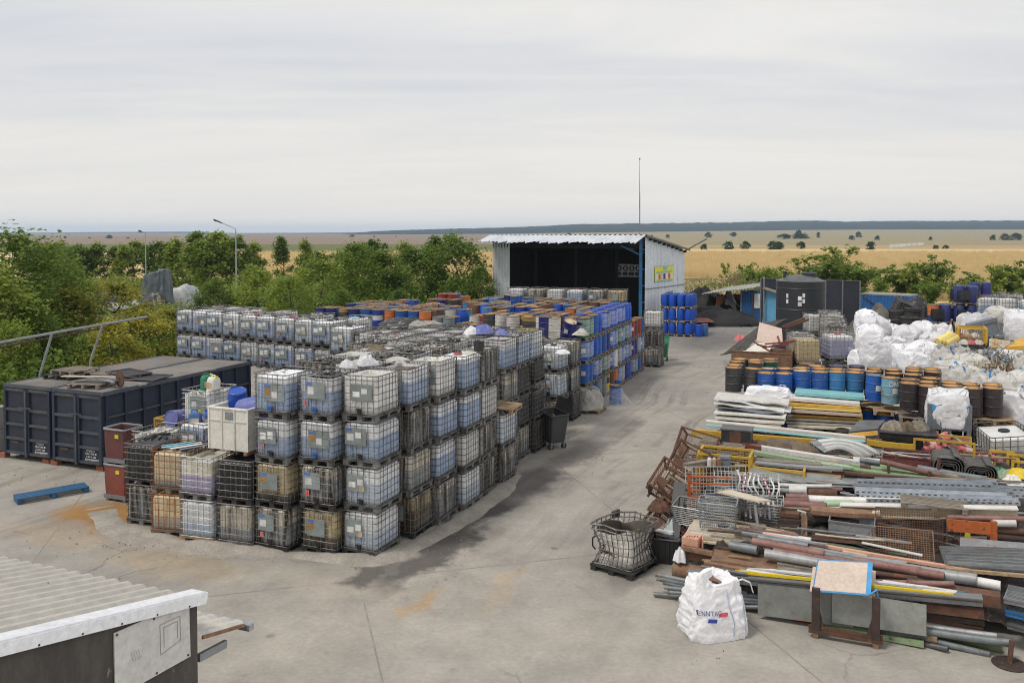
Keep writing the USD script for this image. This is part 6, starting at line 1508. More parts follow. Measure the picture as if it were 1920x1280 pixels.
# ---------------------------------------------------------------- lamps, covered machine, far things on the left
def lamp(px,pytop,pxh,pyh,d,label):
 t,h = D(px,pytop,d),D(pxh,pyh,d - 1.0)
 thing("street_lamp",label,"street lamp",[("pole",tube([(t[0],t[1],0),(t[0],t[1],t[2] * 0.5),t],[0.11,0.09,0.06],8),"lamp_metal"),("arm",tube([t,h],0.04,6),"lamp_metal"),("lamp_head",J(beam(h + (t - h) * 0.28,h - (t - h) * 0.12,0.34,0.13),beam(h + (t - h) * 0.02 - Z * 0.09,h - (t - h) * 0.1 - Z * 0.09,0.26,0.05)),"lamp_dark"),("base_plate",box(t[0],t[1],0.03,0.4,0.4,0.05),"lamp_metal")])
lamp(442,429,405,413.5,96,"taller grey street lamp with single arm above the green trees")
lamp(272.5,437.5,262,433,118,"farther street lamp standing over the grey tarpaulin")
def tarp(name,label,c,w,d,h,m,seed,peak=0.35):
 def fn(u,v):
  x,y = (u - .5) * 2,(v - .5) * 2
  e = np.maximum(abs(x),abs(y))
  top = np.clip((1 - e) / 0.28,0,1)
  n = meshkit.fbm(np.stack([x * 1.6 + seed,y * 1.6,e * 0],-1),4,seed)
  z = h * np.sqrt(top * (2 - top)) * (0.9 + 0.2 * n) * (0.8 + 0.2 * x)
  k = 1 + 0.07 * np.sin(np.arctan2(y,x) * 14 + 6 * n) * (1 - top) + 0.12 * (1 - top)
  return np.stack([c[0] + x * w / 2 * k * (1 - 0.2 * top),c[1] + y * d / 2 * k,c[2] + z],-1)
 return single(name,label,"tarpaulin",grid(fn,40,40),m,None,True)
p = D(291,552,82)
q = D(325,548,86)
def covered(c,w,d,h,label):
 """A tall machine under a cloth: upright folds, a narrower cab on top."""
 def fn(u,v):
  a = u * 2 * math.pi; cx,sy = np.cos(a),np.sin(a)
  x,y = np.sign(cx) * abs(cx) ** 0.45,np.sign(sy) * abs(sy) ** 0.45
  n = meshkit.fbm(np.stack([x * 2,y * 2,v * 2.5],-1),4,8)
  r = np.where(v < 0.86,1.0 - 0.36 * v ** 1.5,(1 - 0.29) * np.sqrt(np.clip(1 - ((v - 0.86) / 0.14) ** 2,0,1)))
  fold = 0.11 * np.sin(a * 9 + 5 * n) * (1 - v * 0.5) + (n - 0.5) * 0.4
  z = h * np.minimum(v / 0.86,1.0) * (0.9 + 0.12 * n + 0.06 * x)
  return np.stack([c[0] + x * r * (1 + fold) * w / 2 + 0.3 * v,c[1] + y * r * (1 + fold) * d / 2,c[2] + z],-1)
 return single("covered_machine",label,"covered machine",grid(fn,60,30),"tarp_grey",None,True)
covered((p[0],p[1],0),2.6,3.0,EYE - (506 - 437) / 1600 * 82,"tall machine draped in grey tarpaulin among the trees")
tarp("white_tarpaulin","white tarpaulin stretched over a heap beside the covered machine",(q[0],q[1],0),4.2,3.5,EYE - (527 - 437) / 1600 * 86 - 0.3,"tarp_white",5)
q = D(298,570,78)
single("scrap_heap","dark scrap heap below the grey-draped machine","scrap heap",shift(rough_heap(3.2,2.4,2.4,26,8,0.5,1.2),-np.array([q[0],q[1],0])),"tar_scrap",None,True)
for i,(px,py,d,c) in enumerate(((195,536,92,"sticker_white"),(225,540,88,"trim_white"),(180,548,84,"bin_white"))):
 p = D(px,py,d)
 thing("parked_car",f"pale parked car half hidden by the left trees, {ORD[i]} from the grey pole","car",[("body",J(loft(np.array(rr(4.2,1.75,0.4,3)) + p[:2],[(0.3,0.97),(0.5,1.0),(0.85,0.99),(0.9,0.96)]),cap_top(np.array(rr(4.2,1.75,0.4,3)) + p[:2],0.9,0.96,0.02)),c),("cabin",J(loft(np.array(rr(2.3,1.6,0.3,3)) + p[:2],[(0.9,1.1),(1.35,0.85),(1.42,0.8)]),cap_top(np.array(rr(2.3,1.6,0.3,3)) + p[:2],1.42,0.8,0.02)),"sign_dark")] + [("wheel",cyl((p[0] + sx * 1.3,p[1] + sy * 0.85,0.31),(p[0] + sx * 1.3,p[1] + sy * 0.72,0.31),0.31,12),"rubber") for sx in (-1,1) for sy in (-1,1)],"pale cars parked behind the left trees")
# ---------------------------------------------------------------- gravel ridges at the foot of the stacks
def ridge_bed(name,pts,w,h,seed,m="gravel"):
 pts = np.array([np.asarray(p)[:2] for p in pts]); s = np.r_[0,np.cumsum(np.linalg.norm(np.diff(pts,axis=0),axis=1))]
 L = s[-1]; nu = int(L / 0.12)
 def fn(u,v):
  x = np.interp(u * L,s,pts[:,0]); y = np.interp(u * L,s,pts[:,1])
  dx,dy = np.gradient(x,axis=0),np.gradient(y,axis=0); k = np.hypot(dx,dy) + 1e-9
  n1 = meshkit.fbm(np.stack([u * L * 0.9,v * 0,v * 0 + seed],-1),3,seed)
  o = (v - 0.5) * w * (0.55 + 0.9 * n1)
  z = h * np.sin(v * math.pi) ** 0.8 * (0.25 + 1.3 * n1) * np.minimum(1,8 * np.minimum(u,1 - u) + 0.02)
  z += (meshkit.fbm(np.stack([x * 7,y * 7,v * 0],-1),3,seed + 1) - 0.5) * 0.07 * np.sin(v * math.pi) - 0.006
  return np.stack([x - dy / k * o,y + dx / k * o,z],-1)
 return setting(name,grid(fn,nu,14),m,"stuff",True)
ridge_bed("gravel_ridge",[Y(-7.6,-0.75),Y(-5,-1.15),Y(-2,-0.7),Y(0.1,-0.35),Y(0.5,1.0),Y(0.75,3.0),Y(0.75,5.5),Y(0.4,8.0)],0.7,0.12,3)
ridge_bed("gravel_ridge",[Y(-9.5,0.2),Y(-8,-0.8),Y(-6.0,-1.3),Y(-3,-1.3)],1.0,0.04,5)
_rs = np.random.RandomState(21)
def pebbles(name,c,spread,n,r,m,seed):
 rs = np.random.RandomState(seed); pcs = []
 for i in range(n):
  q = np.asarray(c) + rs.normal(size=3) * np.asarray(spread)
  mm = trimesh.creation.icosphere(0,1.0); v = mm.vertices * rs.uniform(0.4,1.0,3) * r * rs.uniform(0.4,1.6)
  pcs.append((v + np.array([q[0],q[1],0.01 + r * 0.2]),mm.faces))
 return setting(name,J(pcs),m,"stuff")
for i,(c,sp,n) in enumerate(((Y(-4,-0.9),(2.6,0.4,0),110),(Y(0.7,3),(0.3,2.4,0),110),(G(120,890),(2.5,0.9,0),60),(G(330,1010),(1.6,0.6,0),40),(Y(0.7,14),(0.3,5,0),90),(G(1420,1235),(1.5,0.35,0),8))):
 pebbles("loose_pebbles",c,sp,n,0.022,"gravel" if i % 2 else "rubble_light",60 + i)
# ---------------------------------------------------------------- the building below the camera, bottom left
C = D(372,1108,12.75)
cz = C[2]
SL = 0.222
def B(s,t,z=0.0):
 """s along the eave to the left, t up the slope towards the camera, z from the trim's top."""
 return np.array([C[0],C[1],cz]) - UX * s - VX * t + Z * (SL * t + z)
parts = [("roof_sheet",roof_sheet(B(0.12,0.0,-0.11),B(7.0,0.0,-0.11),B(0.12,6.0,-0.11),0.27,0.045),"roof_cream"),
         ("verge_cap",J(beam(B(0.0,0.0,0.0),B(0.0,6.0,0.0),0.26,0.03,Z)),"trim_white"),
         ("verge_fascia",beam(B(-0.14,-0.02,-0.085),B(-0.14,6.0,-0.085),0.022,0.155,Z),"trim_white"),
         ("verge_inner",beam(B(0.125,0.0,-0.07),B(0.125,6.0,-0.07),0.012,0.13,Z),"trim_white"),
         ("verge_end",beam(B(-0.15,-0.03,-0.08),B(0.13,-0.03,-0.08),0.02,0.17,Z),"trim_white"),
         ("gutter",beam(B(0.2,-0.1,-0.22),B(7.0,-0.1,-0.22),0.14,0.08,Z),"galv")]
w0,w1 = B(-0.08,0.12),B(-0.08,6.0)
v = np.array([[*w0[:2],0],[*w1[:2],0],[*w1[:2],w1[2] - 0.15],[*w0[:2],w0[2] - 0.15]])
v2 = v - np.append(UX[:2] * 0.2,0)
q = np.vstack([v,v2])
parts.append(("side_wall",(q,np.array([[0,1,2],[0,2,3],[4,6,5],[4,7,6],[0,4,5],[0,5,1],[3,2,6],[3,6,7],[0,3,7],[0,7,4],[1,5,6],[1,6,2]])),"wall_tar"))
parts.append(("rear_wall",beam(B(0.14,0.22) * np.array([1,1,0]) + Z * (cz - 0.3) / 2,B(7,0.22) * np.array([1,1,0]) + Z * (cz - 0.3) / 2,0.18,cz - 0.3),"wall_tar"))
for i in range(9):
 parts.append(("fascia_screw",cyl(B(-0.145,0.35 + 0.62 * i,-0.14),B(-0.16,0.35 + 0.62 * i,-0.14),0.014,6),"screw_dark"))
for i in range(7):
 for j in range(4):
  parts.append(("roof_screw",cyl(B(0.55 + 0.81 * i,0.8 + 1.1 * j + 0.2 * (i % 2),-0.085),B(0.55 + 0.81 * i,0.8 + 1.1 * j + 0.2 * (i % 2),-0.068),0.010,6),"screw_dark"))
# small canopy on the rear wall, round the corner
a = B(-0.02,-0.02)
parts.append(("canopy",roof_sheet(np.array([a[0],a[1],1.86]) + UX * -1.6,np.array([a[0],a[1],1.86]) + UX * 0.02,np.array([a[0],a[1],1.64]) + VX * 0.95 - UX * 1.6,0.27,0.04),"roof_cream"))
parts.append(("canopy_edge",beam(np.array([a[0],a[1],1.83]) + UX * 0.03,np.array([a[0],a[1],1.61]) + VX * 0.95 + UX * 0.03,0.03,0.05),"rust_light"))
parts.append(("canopy_gutter",beam(np.array([a[0],a[1],1.56]) + VX * 1.02 - UX * 1.6,np.array([a[0],a[1],1.56]) + VX * 1.02 + UX * 0.12,0.12,0.1),"galv_bright"))
parts.append(("canopy_bracket",beam(np.array([a[0],a[1],1.5]) + UX * -0.05,np.array([a[0],a[1],1.45]) + VX * 0.6 - UX * 0.05,0.06,0.12),"steel_grey"))
thing("roof_building","dark tarred building with cream corrugated roof and white trim","building",parts)
# the white sign board seen from behind-side, screwed to the tarred wall
def on_wall(px,py):
 r = ray(px,py); n = UX; o = B(-0.09,0)
 return np.array([0,0,EYE]) + r * (((o - np.array([0,0,EYE])) @ n) / (r @ n))
qs = [on_wall(*p) for p in ((212,1186),(352.5,1123.5),(355.5,1229),(214.5,1308))]
q8 = np.array(qs + [p + UX * 0.02 for p in qs])
panel = (q8,np.array([[4,6,5],[4,7,6],[0,4,5],[0,5,1],[1,5,6],[1,6,2],[2,6,7],[2,7,3],[3,7,4],[3,4,0],[0,1,2],[0,2,3]]))
def onp(a,b,o=0.024):
 return (qs[0] * (1 - a) + qs[1] * a) * (1 - b) + (qs[3] * (1 - a) + qs[2] * a) * b + UX * o
sub = [("panel_screw",cyl(onp(a,b,0.02),onp(a,b,0.034),0.016,6),"screw_dark") for a,b in ((0.03,0.04),(0.5,0.05),(0.96,0.05),(0.96,0.95),(0.52,0.96))]
sub.append(("faded_border",J(*[beam(onp(*p),onp(*q_),0.008,0.003,UX) for p,q_ in (((0.58,0.2),(0.86,0.2)),((0.86,0.2),(0.86,0.62)),((0.86,0.62),(0.58,0.7)),((0.58,0.7),(0.58,0.2)),((0.63,0.27),(0.82,0.27)),((0.82,0.27),(0.82,0.56)),((0.63,0.27),(0.63,0.6)))]),"roof_dirty"))
sub.append(("faded_mark",J(*[beam(onp(0.2 + 0.03 * i,0.42),onp(0.23 + 0.03 * i,0.58),0.01,0.003,UX) for i in range(4)]),"roof_cream"))
thing("white_board","blank white board with faded outlines screwed to the dark wall","board",[("panel",panel,"panel_white",False,sub)])
# ---------------------------------------------------------------- the scrap yard right of the road
def along_bar(name,label,a,b,size,m,cat,ends=None,group=None,n=10,extra=()):
 """A bar, board or pipe between two pixels at given distances. size: (width, height) metres for a bar, radius for a pipe."""
 p,q = D(*a),D(*b)
 if np.isscalar(size):
  mm = pipe(p,q,size,n)
 else:
  bp_ = bowed(p,q); mm = J(*[beam(bp_[i],bp_[i + 1],*size) for i in range(len(bp_) - 1)]) if not (ends or extra) else beam(p,q,*size)
 if not ends and not extra:
  return single(name,label,cat,mm,m,group,40 if np.isscalar(size) else False)
 parts = [(name.split("_")[-1] if name != "pipe" else "tube",mm,m,40 if np.isscalar(size) else False)]
 for (t0,t1,k,mat_) in ends or ():
  s,e = p + (q - p) * t0,p + (q - p) * t1
  parts.append(("sleeve",pipe(s,e,size * k,n) if np.isscalar(size) else beam(s,e,size[0] * k,size[1] * k),mat_,40 if np.isscalar(size) else False))
 return thing(name,label,cat,parts + list(extra),group)
def PI(label,a,b,r,m,**k):return along_bar("pipe",label,a,b,r,m,"pipe",**k)
def BM(label,a,b,w,h,m,name="beam",cat=None,**k):return along_bar(name,label,a,b,(w,h),m,cat or name,**k)
def quad(name,label,pts,t,m,cat,extra=(),group=None):
 """A flat sheet through four pixel points with distances, t thick."""
 p = np.array([D(*x) for x in pts]); n = np.cross(p[1] - p[0],p[3] - p[0]); n /= np.linalg.norm(n)
 v = np.vstack([p - n * t / 2,p + n * t / 2])
 f = np.array([[0,2,1],[0,3,2],[4,5,6],[4,6,7],[0,1,5],[0,5,4],[1,2,6],[1,6,5],[2,3,7],[2,7,6],[3,0,4],[3,4,7]])
 if not extra:
  return single(name,label,cat,(v,f),m,group)
 return thing(name,label,cat,[("sheet",(v,f),m)] + list(extra),group)
def dl(px,k=0.0):
 """Distance of the pile's front line below pixel column px, plus k metres."""
 return 16.85 - (px - 1520) * 0.0040 + k
# front rack with its steel sheets
pa,pb = G(1522,1193),G(1649,1215)
ux = (pb - pa) / np.linalg.norm(pb - pa); uy = np.array([-ux[1],ux[0],0])
RW = float(np.linalg.norm(pb - pa))
parts = []
for i,x in enumerate((0.07,RW - 0.07)):
 o = pa + ux * x
 parts.append(("post",place(bbox(-0.075,0.075,-0.05,0.05,0.16,0.98),o,ux,uy),"rust_dark"))
 parts.append(("post",place(bbox(-0.07,0.07,1.2,1.3,0.16,0.98),o,ux,uy),"rust_dark"))
 parts.append(("gusset",place(prism([(0.075,0),(0.16,0),(0.075,0.3)],-0.01,0.01),o + Z * 0.24,ux * (1 if i == 0 else -1),Z,uy),"rust_dark"))
 parts.append(("foot",place(bbox(-0.05,0.05,-0.05,0.05,0.004,0.1),o,ux,uy),"rust_light"))
 parts.append(("base_rail",place(bbox(-0.06,0.06,0.052,1.198,0.1,0.22),o,ux,uy),"rust_dark"))
parts.append(("base_rail",place(J(bbox(-0.06,RW + 0.06,-0.055,0.05,0.1,0.16),bbox(-0.06,RW + 0.06,-0.02,0.02,0.16,0.24)),pa,ux,uy),"rust"))
thing("storage_rack","rusty steel stillage rack holding sheets at the front of the pile","rack",parts)
quad("steel_sheet","large grey steel sheet leaning in the front rack, left one",[(1421,1152,dl(1421,.12)),(1600,1176,dl(1600,.12)),(1600,1112,dl(1600,.17)),(1421,1093,dl(1421,.17))],0.012,"steel_sheet","steel sheet")
quad("steel_sheet","second grey steel sheet in the front rack, right one",[(1560,1166,dl(1560,.08)),(1737,1192,dl(1737,.08)),(1737,1133,dl(1737,.13)),(1560,1106,dl(1560,.13))],0.012,"steel_sheet","steel sheet")
quad("steel_sheet","edge of a third sheet low behind the rack's right post",[(1650,1185,dl(1650,.2)),(1738,1199,dl(1738,.2)),(1738,1150,dl(1738,.24)),(1650,1135,dl(1650,.24))],0.012,"steel_dark","steel sheet")
BM("long grey steel channel with a rust line on top of the sheets",(1290,1076,dl(1290,.3)),(1842,1126,dl(1842,.3)),0.1,0.19,"steel_grey",extra=[("flange",beam(D(1290,1069,dl(1290,.28)),D(1842,1119,dl(1842,.28)),0.24,0.02),"steel_grey"),("web_line",beam(D(1290,1078,dl(1290,.245)),D(1842,1129,dl(1842,.245)),0.005,0.014),"rust")],cat="steel beam")
BM("bright yellow thin strip on the grey channel",(1378,1071,dl(1378,.22)),(1788,1115,dl(1788,.22)),0.05,0.055,"yellow_bright","strip")
BM("white plastic strip lying behind the yellow one",(1382,1066,dl(1382,.34)),(1792,1111,dl(1792,.34)),0.09,0.04,"board_white","strip")
BM("second white plastic strip behind the yellow one",(1395,1063,dl(1395,.5)),(1740,1101,dl(1740,.5)),0.09,0.04,"trim_white","strip")
BM("white chalky stick with a green tip beside the red pipe",(1655,1090,dl(1655,.55)),(1806,1112,dl(1806,.4)),0.07,0.06,"pipe_white","stick",ends=[(0.93,1.02,1.1,"plastic_teal")])
PI("short dull red pipe right of the cardboard panel",(1643,1090,dl(1643,.75)),(1790,1094,dl(1790,.6)),0.055,"pipe_red")
BM("orange beam under the left steel sheet",(1440,1158,dl(1440,.35)),(1560,1176,dl(1560,.3)),0.08,0.08,"orange_paint")
BM("light green painted rail under the right steel sheet",(1525,1166,dl(1525,.3)),(1732,1207,dl(1732,.1)),0.1,0.1,"pipe_green","rail")
PI("dark galvanised pipe end beyond the green rail",(1700,1200,dl(1700,.3)),(1778,1216,dl(1778,.1)),0.05,"steel_dark")
for i,(x0,y0,x1,y1,k,r,m) in enumerate(((1690,1158,1840,1183,.5,.05,"pipe_grey"),(1690,1168,1869,1192,.4,.06,"pipe_silver"),(1700,1176,1897,1205,.3,.075,"pipe_grey"),(1740,1198,1855,1226,.3,.06,"pipe_grey"),(1760,1190,1880,1219,.55,.07,"olive_paint"),(1700,1150,1842,1172,.6,.06,"olive_paint"),(1760,1205,1880,1236,.9,.06,"steel_dark"))):
 PI(f"grey pipe end poking out right of the steel sheets, {ORD[i]} from the top" if m != "olive_paint" else f"olive pipe among the grey ends, {('upper', 'lower')[i == 4]} one",(x0,y0,dl(x0,k)),(x1,y1,dl(x1,k)),r,m,group="pipe ends right of the sheets")
for i,(x0,y0,x1,y1,k,h) in enumerate(((1730,1137,1845,1151,.35,.16),(1690,1143,1846,1166,.45,.1),(1736,1160,1844,1180,.52,.12))):
 BM(f"rusty flat beam right of the sheets, {ORD[i]} from the top",(x0,y0,dl(x0,k)),(x1,y1,dl(x1,k)),0.12,h,"rust" if i != 1 else "rust_dark")
BM("rusty bolted plate ending the pile at the right",(1700,1096,dl(1700,.7)),(1876,1124,dl(1876,.6)),0.3,0.22,"rust")
BM("timber stub under the right sheet's corner",(1735,1192,dl(1735,.3)),(1757,1196,dl(1757,.3)),0.15,0.11,"wood_pale","timber")
# grey pipes with their ends at the left
for i,(x0,y0,x1,y1,k,r) in enumerate(((1229,1076,1400,1112,.45,.045),(1231,1085,1400,1116,.6,.035),(1243,1091,1420,1122,.5,.04),(1245,1100,1430,1118,.42,.045),(1252,1109,1430,1126,.4,.045),(1226,1113,1425,1130,.4,.045),(1238,1121,1425,1138,.5,.04),(1224,1127,1430,1138,.35,.045))):
 PI(f"galvanised pipe end at the pile's left, {ORD[i]} from the top",(x0,y0,dl(x0,k)),(x1,y1,dl(x1,k)),r,"pipe_grey",ends=[(0.0,0.02,1.12,"rust_light")] if i % 2 == 0 else None,group="galvanised pipe ends left of the big bag")
for i,(x0,y0,x1,y1,k,r) in enumerate(((1400,1106,1500,1118,.8,.06),(1400,1120,1500,1135,.75,.06),(1400,1134,1500,1146,.75,.05))):
 PI(f"dark rusty pipe behind the big bag, {ORD[i]} from the top",(x0,y0,dl(x0,k)),(x1,y1,dl(x1,k)),r,("rust","rust_dark","pipe_grey")[i])
c0,c1 = D(1263,1067,dl(1263,.9)),D(1330,1077,dl(1330,.8))
thing("log","mossy round timber stub at the pile's left end","log",[("trunk",tube([c0,c1],0.16,12),"wood_grey",40),("bark",tube([c0 + (c1 - c0) * 0.05,c1 - (c1 - c0) * 0.05],0.168,12,False),"rust_light",40)])
# cardboard panels
for i,(q,m) in enumerate((([(1518,1108,16.75),(1546,1111,16.7),(1552,1064,17.2),(1524,1062,17.3)],"cardboard"),([(1618,1119,16.5),(1641,1121,16.45),(1642,1070,16.95),(1624,1066,17.0)],"cardboard"))):
 quad("cardboard_sheet",("cardboard flap sticking out left of the taped panel","cardboard flap sticking out right of the taped panel")[i],q,0.008,m,"cardboard")
cq = [(1524,1107,16.66),(1628,1115,16.3),(1632,1054,16.85),(1534,1049,17.2)]
cp = np.array([D(*x) for x in cq]); cnn = np.cross(cp[1] - cp[0],cp[3] - cp[0]); cnn /= np.linalg.norm(cnn)
quad("cardboard_sheet","large pale cardboard panel edged with blue tape on the pile",cq,0.012,"cardboard","cardboard",[("tape_edge",beam(cp[a] + cnn * 0.004,cp[b] + cnn * 0.004,w,0.018,cnn),"tape_blue") for a,b,w in ((0,1,0.04),(1,2,0.09),(2,3,0.02),(3,0,0.02))] + [("tape_end",tube([cp[1],cp[1] + np.array([0.16,0,0.1]),cp[1] + np.array([0.2,0,-0.1])],0.02,5),"tape_blue")])
# the standing big bag with the printed name
p = G(1346,1203)
def front_bag():
 w,d,h,seed = 1.1,0.95,1.16,4
 def fn(u,v):
  a = u * 2 * math.pi; c,s_ = np.cos(a),np.sin(a)
  x,y = np.sign(c) * abs(c) ** 0.5,np.sign(s_) * abs(s_) ** 0.5
  body = np.clip(v / 0.8,0,1)
  prof = 1.1 + 0.12 * np.sin(body * 2.6) * (1 - body) - 0.34 * body ** 1.3
  inn = np.clip((v - 0.8) / 0.2,0,1)
  q = np.stack([x * 2 + 3,y * 2,body * 3.2],-1)
  n1 = meshkit.fbm(q,4,seed); fold = 1 - abs(2 * meshkit.fbm(q * 1.6 + 7,3,9) - 1)
  flat = 1 - 0.75 * np.exp(-((a - 4.3) / 0.6) ** 2) * (v < 0.7)
  r = prof * (1 + ((n1 - 0.5) * 0.2 + (fold - 0.72) * 0.2) * flat) * np.where(v > 0.8,0.95 - 0.9 * inn,1)
  corner = 0.15 * np.exp(-((a - 3.75) / 0.5) ** 2) + 0.03 * np.exp(-((a - 5.6) / 0.4) ** 2) + 0.025 * np.sin(a * 5 + 1)
  z = h * (body * 0.92 + corner * body ** 3) + (fold - 0.7) * 0.1 * body
  z = np.where(v > 0.8,z - inn * 0.07 + 0.05 * inn * np.sin(a * 7 + 4 * n1),z)
  z = np.maximum(0,z)
  return np.stack([x * r * w / 2,y * r * d / 2,z],-1)
 return grid(fn,96,60)
fb = front_bag()
BR = math.radians(14)
def L2W(q):
 q = np.asarray(q,float); c,s_ = math.cos(BR),math.sin(BR)
 return np.stack([p[0] + q[...,0] * c - q[...,1] * s_,p[1] + 0.5 + q[...,0] * s_ + q[...,1] * c,q[...,2] + 0.004],-1)
bagm = trimesh.Trimesh(L2W(fb[0]),fb[1],process=False)
def onto(o,m,name,mt,lift=0.02):
 """Lettering pressed on the bag: each vertex moved along the view of the bag's front until it meets the cloth."""
 v,f = m
 dirn = L2W(np.array([0,1.0,0])) - L2W(np.zeros(3))
 from scipy.spatial import cKDTree
 fv = bagm.vertices; tr = cKDTree(fv)
 e = np.array([np.dot(fv,np.array([dirn[1],-dirn[0],0])),fv[:,2]]).T
 front_ = fv @ dirn < np.median(fv @ dirn) - 0.1
 t2 = cKDTree(e[front_]); dd = (fv @ dirn)[front_]
 out = v.copy()
 for i,x in enumerate(v):
  q = np.array([np.dot(x,np.array([dirn[1],-dirn[0],0])),x[2]])
  ds,ks = t2.query(q,5); wgt = 1 / (ds + 1e-3)
  tgt = (dd[ks] * wgt).sum() / wgt.sum()
  out[i] = x + dirn * (tgt - x @ dirn - 0.02 - lift)
 return name,(out,f),mt
def bag_text(txt,x0,z0,h,mt):
 t = meshkit.text_mesh(txt,h,0.003); v = np.array(t.vertices)
 loc = np.column_stack([x0 + v[:,0],np.zeros(len(v)),z0 + v[:,1] + v[:,0] * -0.05])
 tm = trimesh.Trimesh(L2W(loc),np.array(t.faces),process=False).subdivide_to_size(0.05)
 return onto(None,(np.array(tm.vertices),np.array(tm.faces)),"lettering",mt)
def bag_patch(x0,x1,z0,z1,mt,sl=0.0):
 v,f = grid(lambda u,w_:np.stack([x0 + (x1 - x0) * u + 0.02 * w_,0 * u,z0 + (z1 - z0) * w_ + sl * u],-1),8,4)
 return onto(None,(L2W(v),f),"printed_bar",mt)
seam = lambda pts:tube(onto(None,(L2W(np.array(pts,float)),np.zeros((0,3),int)),"","",0.0)[1][0],0.009,5)
zs = np.linspace(0.1,1.1,9)
thing("bulk_bag","big white printed bulk bag standing open at the front of the pile","bulk bag",
      [("sack",(bagm.vertices.copy(),bagm.faces.copy()),"bag_white",True),
       bag_text("ENNTAG",-0.54,0.55,0.085,"print_blue"),bag_patch(-0.13,0.06,0.5,0.57,"print_red"),bag_patch(-0.36,-0.18,0.42,0.49,"print_blue",-0.02),
       ("seam",J(seam([(0.16 + 0.05 * math.sin(6 * z),0,z) for z in zs[:8]]),seam([(0.46 + 0.02 * math.sin(5 * z),0,z) for z in zs[:7]])),"seam_blue"),
       ("lifting_loop",J(*[beam(L2W(np.array(a)),L2W(np.array(b)),0.06,0.012) for a,b in (((0.3,-0.2,1.0),(0.5,-0.3,1.1)),((0.5,-0.3,1.1),(0.64,-0.35,1.04)),((0.64,-0.35,1.04),(0.7,-0.36,0.84)))]),"bag_white"),
       ("cardboard_scrap",beam(L2W(np.array((-0.15,-0.05,1.12))),L2W(np.array((0.3,-0.15,0.98))),0.3,0.015),"rust_light")])
# second row of the pile: boards, brown beams, long pipes
BM("rusty channel iron at the pile's left end",(1277,1032,18.9),(1336,1044,18.6),0.28,0.2,"rust",extra=[("flange",beam(D(1277,1026,18.7),D(1336,1038,18.4),0.04,0.1),"rust_light")])
pk = D(1297,1028,19.1)
thing("orange_box","pale orange box with black scrawl at the pile's left end","box",[("body",box(pk[0],pk[1],pk[2] + 0.14,0.36,0.34,0.3,-0.5),"orange_pale"),("lid_flap",box(pk[0] + 0.24,pk[1] - 0.02,pk[2] + 0.12,0.03,0.3,0.3,-0.25),"orange_pale"),("scrawl",J(*[box(pk[0] - 0.12 + 0.06 * i,pk[1] - 0.05 + 0.02 * (i % 2),pk[2] + 0.292,0.022,0.09 + 0.02 * (i % 2),0.006,-0.5 + 0.5 * (i % 3)) for i in range(5)]),"sign_dark")])
quad("board","wide rust-brown board lying on the pile behind the yellow strip",[(1333,1051,18.0),(1462,1071,17.6),(1458,1048,18.4),(1340,1030,18.9)],0.05,"rust_light","board")
BM("rust-brown plank behind the wide brown board",(1345,1030,18.9),(1475,1043,18.4),0.1,0.14,"rust","plank")
BM("weathered grey plank right of the brown board, upper",(1457,1057,17.9),(1600,1075,17.4),0.2,0.07,"wood_grey","plank")
BM("weathered grey plank right of the brown board, lower",(1458,1066,17.7),(1590,1084,17.2),0.22,0.06,"wood_grey","plank")
PI("thin dark pipe above the grey channel at left",(1315,1061,17.9),(1400,1076,17.5),0.035,"steel_dark")
BM("pinkish rusty timber behind the big bag's top",(1320,1056,18.0),(1400,1070,17.7),0.15,0.1,"rust_light","timber")
pipes2 = [("red pipe running on from the pale boards, thick",1411,1014,1545,1038,18.6,17.9,.085,"pipe_red"),("grey pipe continuing the thick red one",1543,1038,1660,1058,17.95,17.4,.075,"pipe_grey"),("long thinner red pipe crossing behind the cardboard panel",1450,1032,1728,1069,18.3,17.0,.07,"pipe_red"),("thick silver pipe ending at the cardboard panel",1434,1037,1560,1059,18.1,17.5,.1,"pipe_silver"),
          ("grey pipe with dark open end beside the brown board",1420,1031,1368,1021,18.4,18.7,.1,"pipe_grey"),("grey pipe under the pink profile, left part",1422,1007,1515,1024,18.8,18.3,.08,"pipe_grey"),("olive green thin pipe behind the pink profile",1472,1002,1700,1042,19.2,18.0,.045,"olive_paint"),("wide grey-white duct ending at the right, upper",1600,1048,1832,1087,17.9,16.6,.12,"pipe_silver"),
          ("whitish plastic pipe ending right of the duct",1760,1076,1876,1098,17.0,16.4,.095,"pipe_white"),("broad red pipe under the grey-white duct",1600,1050,1770,1080,17.6,16.8,.085,"pipe_red"),("dark red pipe end below the duct",1560,1062,1720,1084,17.5,16.9,.05,"rust")]
for lab,x0,y0,x1,y1,d0,d1,r,m in pipes2:
 PI(lab,(x0,y0,d0),(x1,y1,d1),r,m,n=14)
BM("long salmon pink profile lying over the pipes",(1430,1001,18.9),(1818,1068,17.0),0.09,0.06,"orange_pale","profile")
BM("white film-covered profile above the pink one",(1432,998,19.1),(1520,1012,18.6),0.16,0.06,"bag_white","profile")
BM("grey square duct behind the cardboard panel",(1515,1030,18.3),(1700,1060,17.4),0.2,0.12,"pipe_silver","duct")
for i in range(5):
 BM(f"pale painted door board under the wire basket, {ORD[i]} from the top",(1296 - 3 * i,984 + 4.5 * i,20.0 - 0.05 * i),(1466 + 2 * (i % 2),1004 + 4.5 * i,19.2 - 0.05 * i),0.75 - 0.04 * (i % 3),0.04,("board_cream","board_white","board_cream","wood_pale","board_cream")[i],"board",group="pale boards stacked under the wire basket")
BM("long pale plank slanting down toward the brown board",(1320,1006,19.5),(1420,1030,18.6),0.14,0.1,"board_cream","plank")
BM("thick pale beam end behind the orange box",(1310,1003,19.6),(1415,1018,19.0),0.12,0.12,"board_cream")
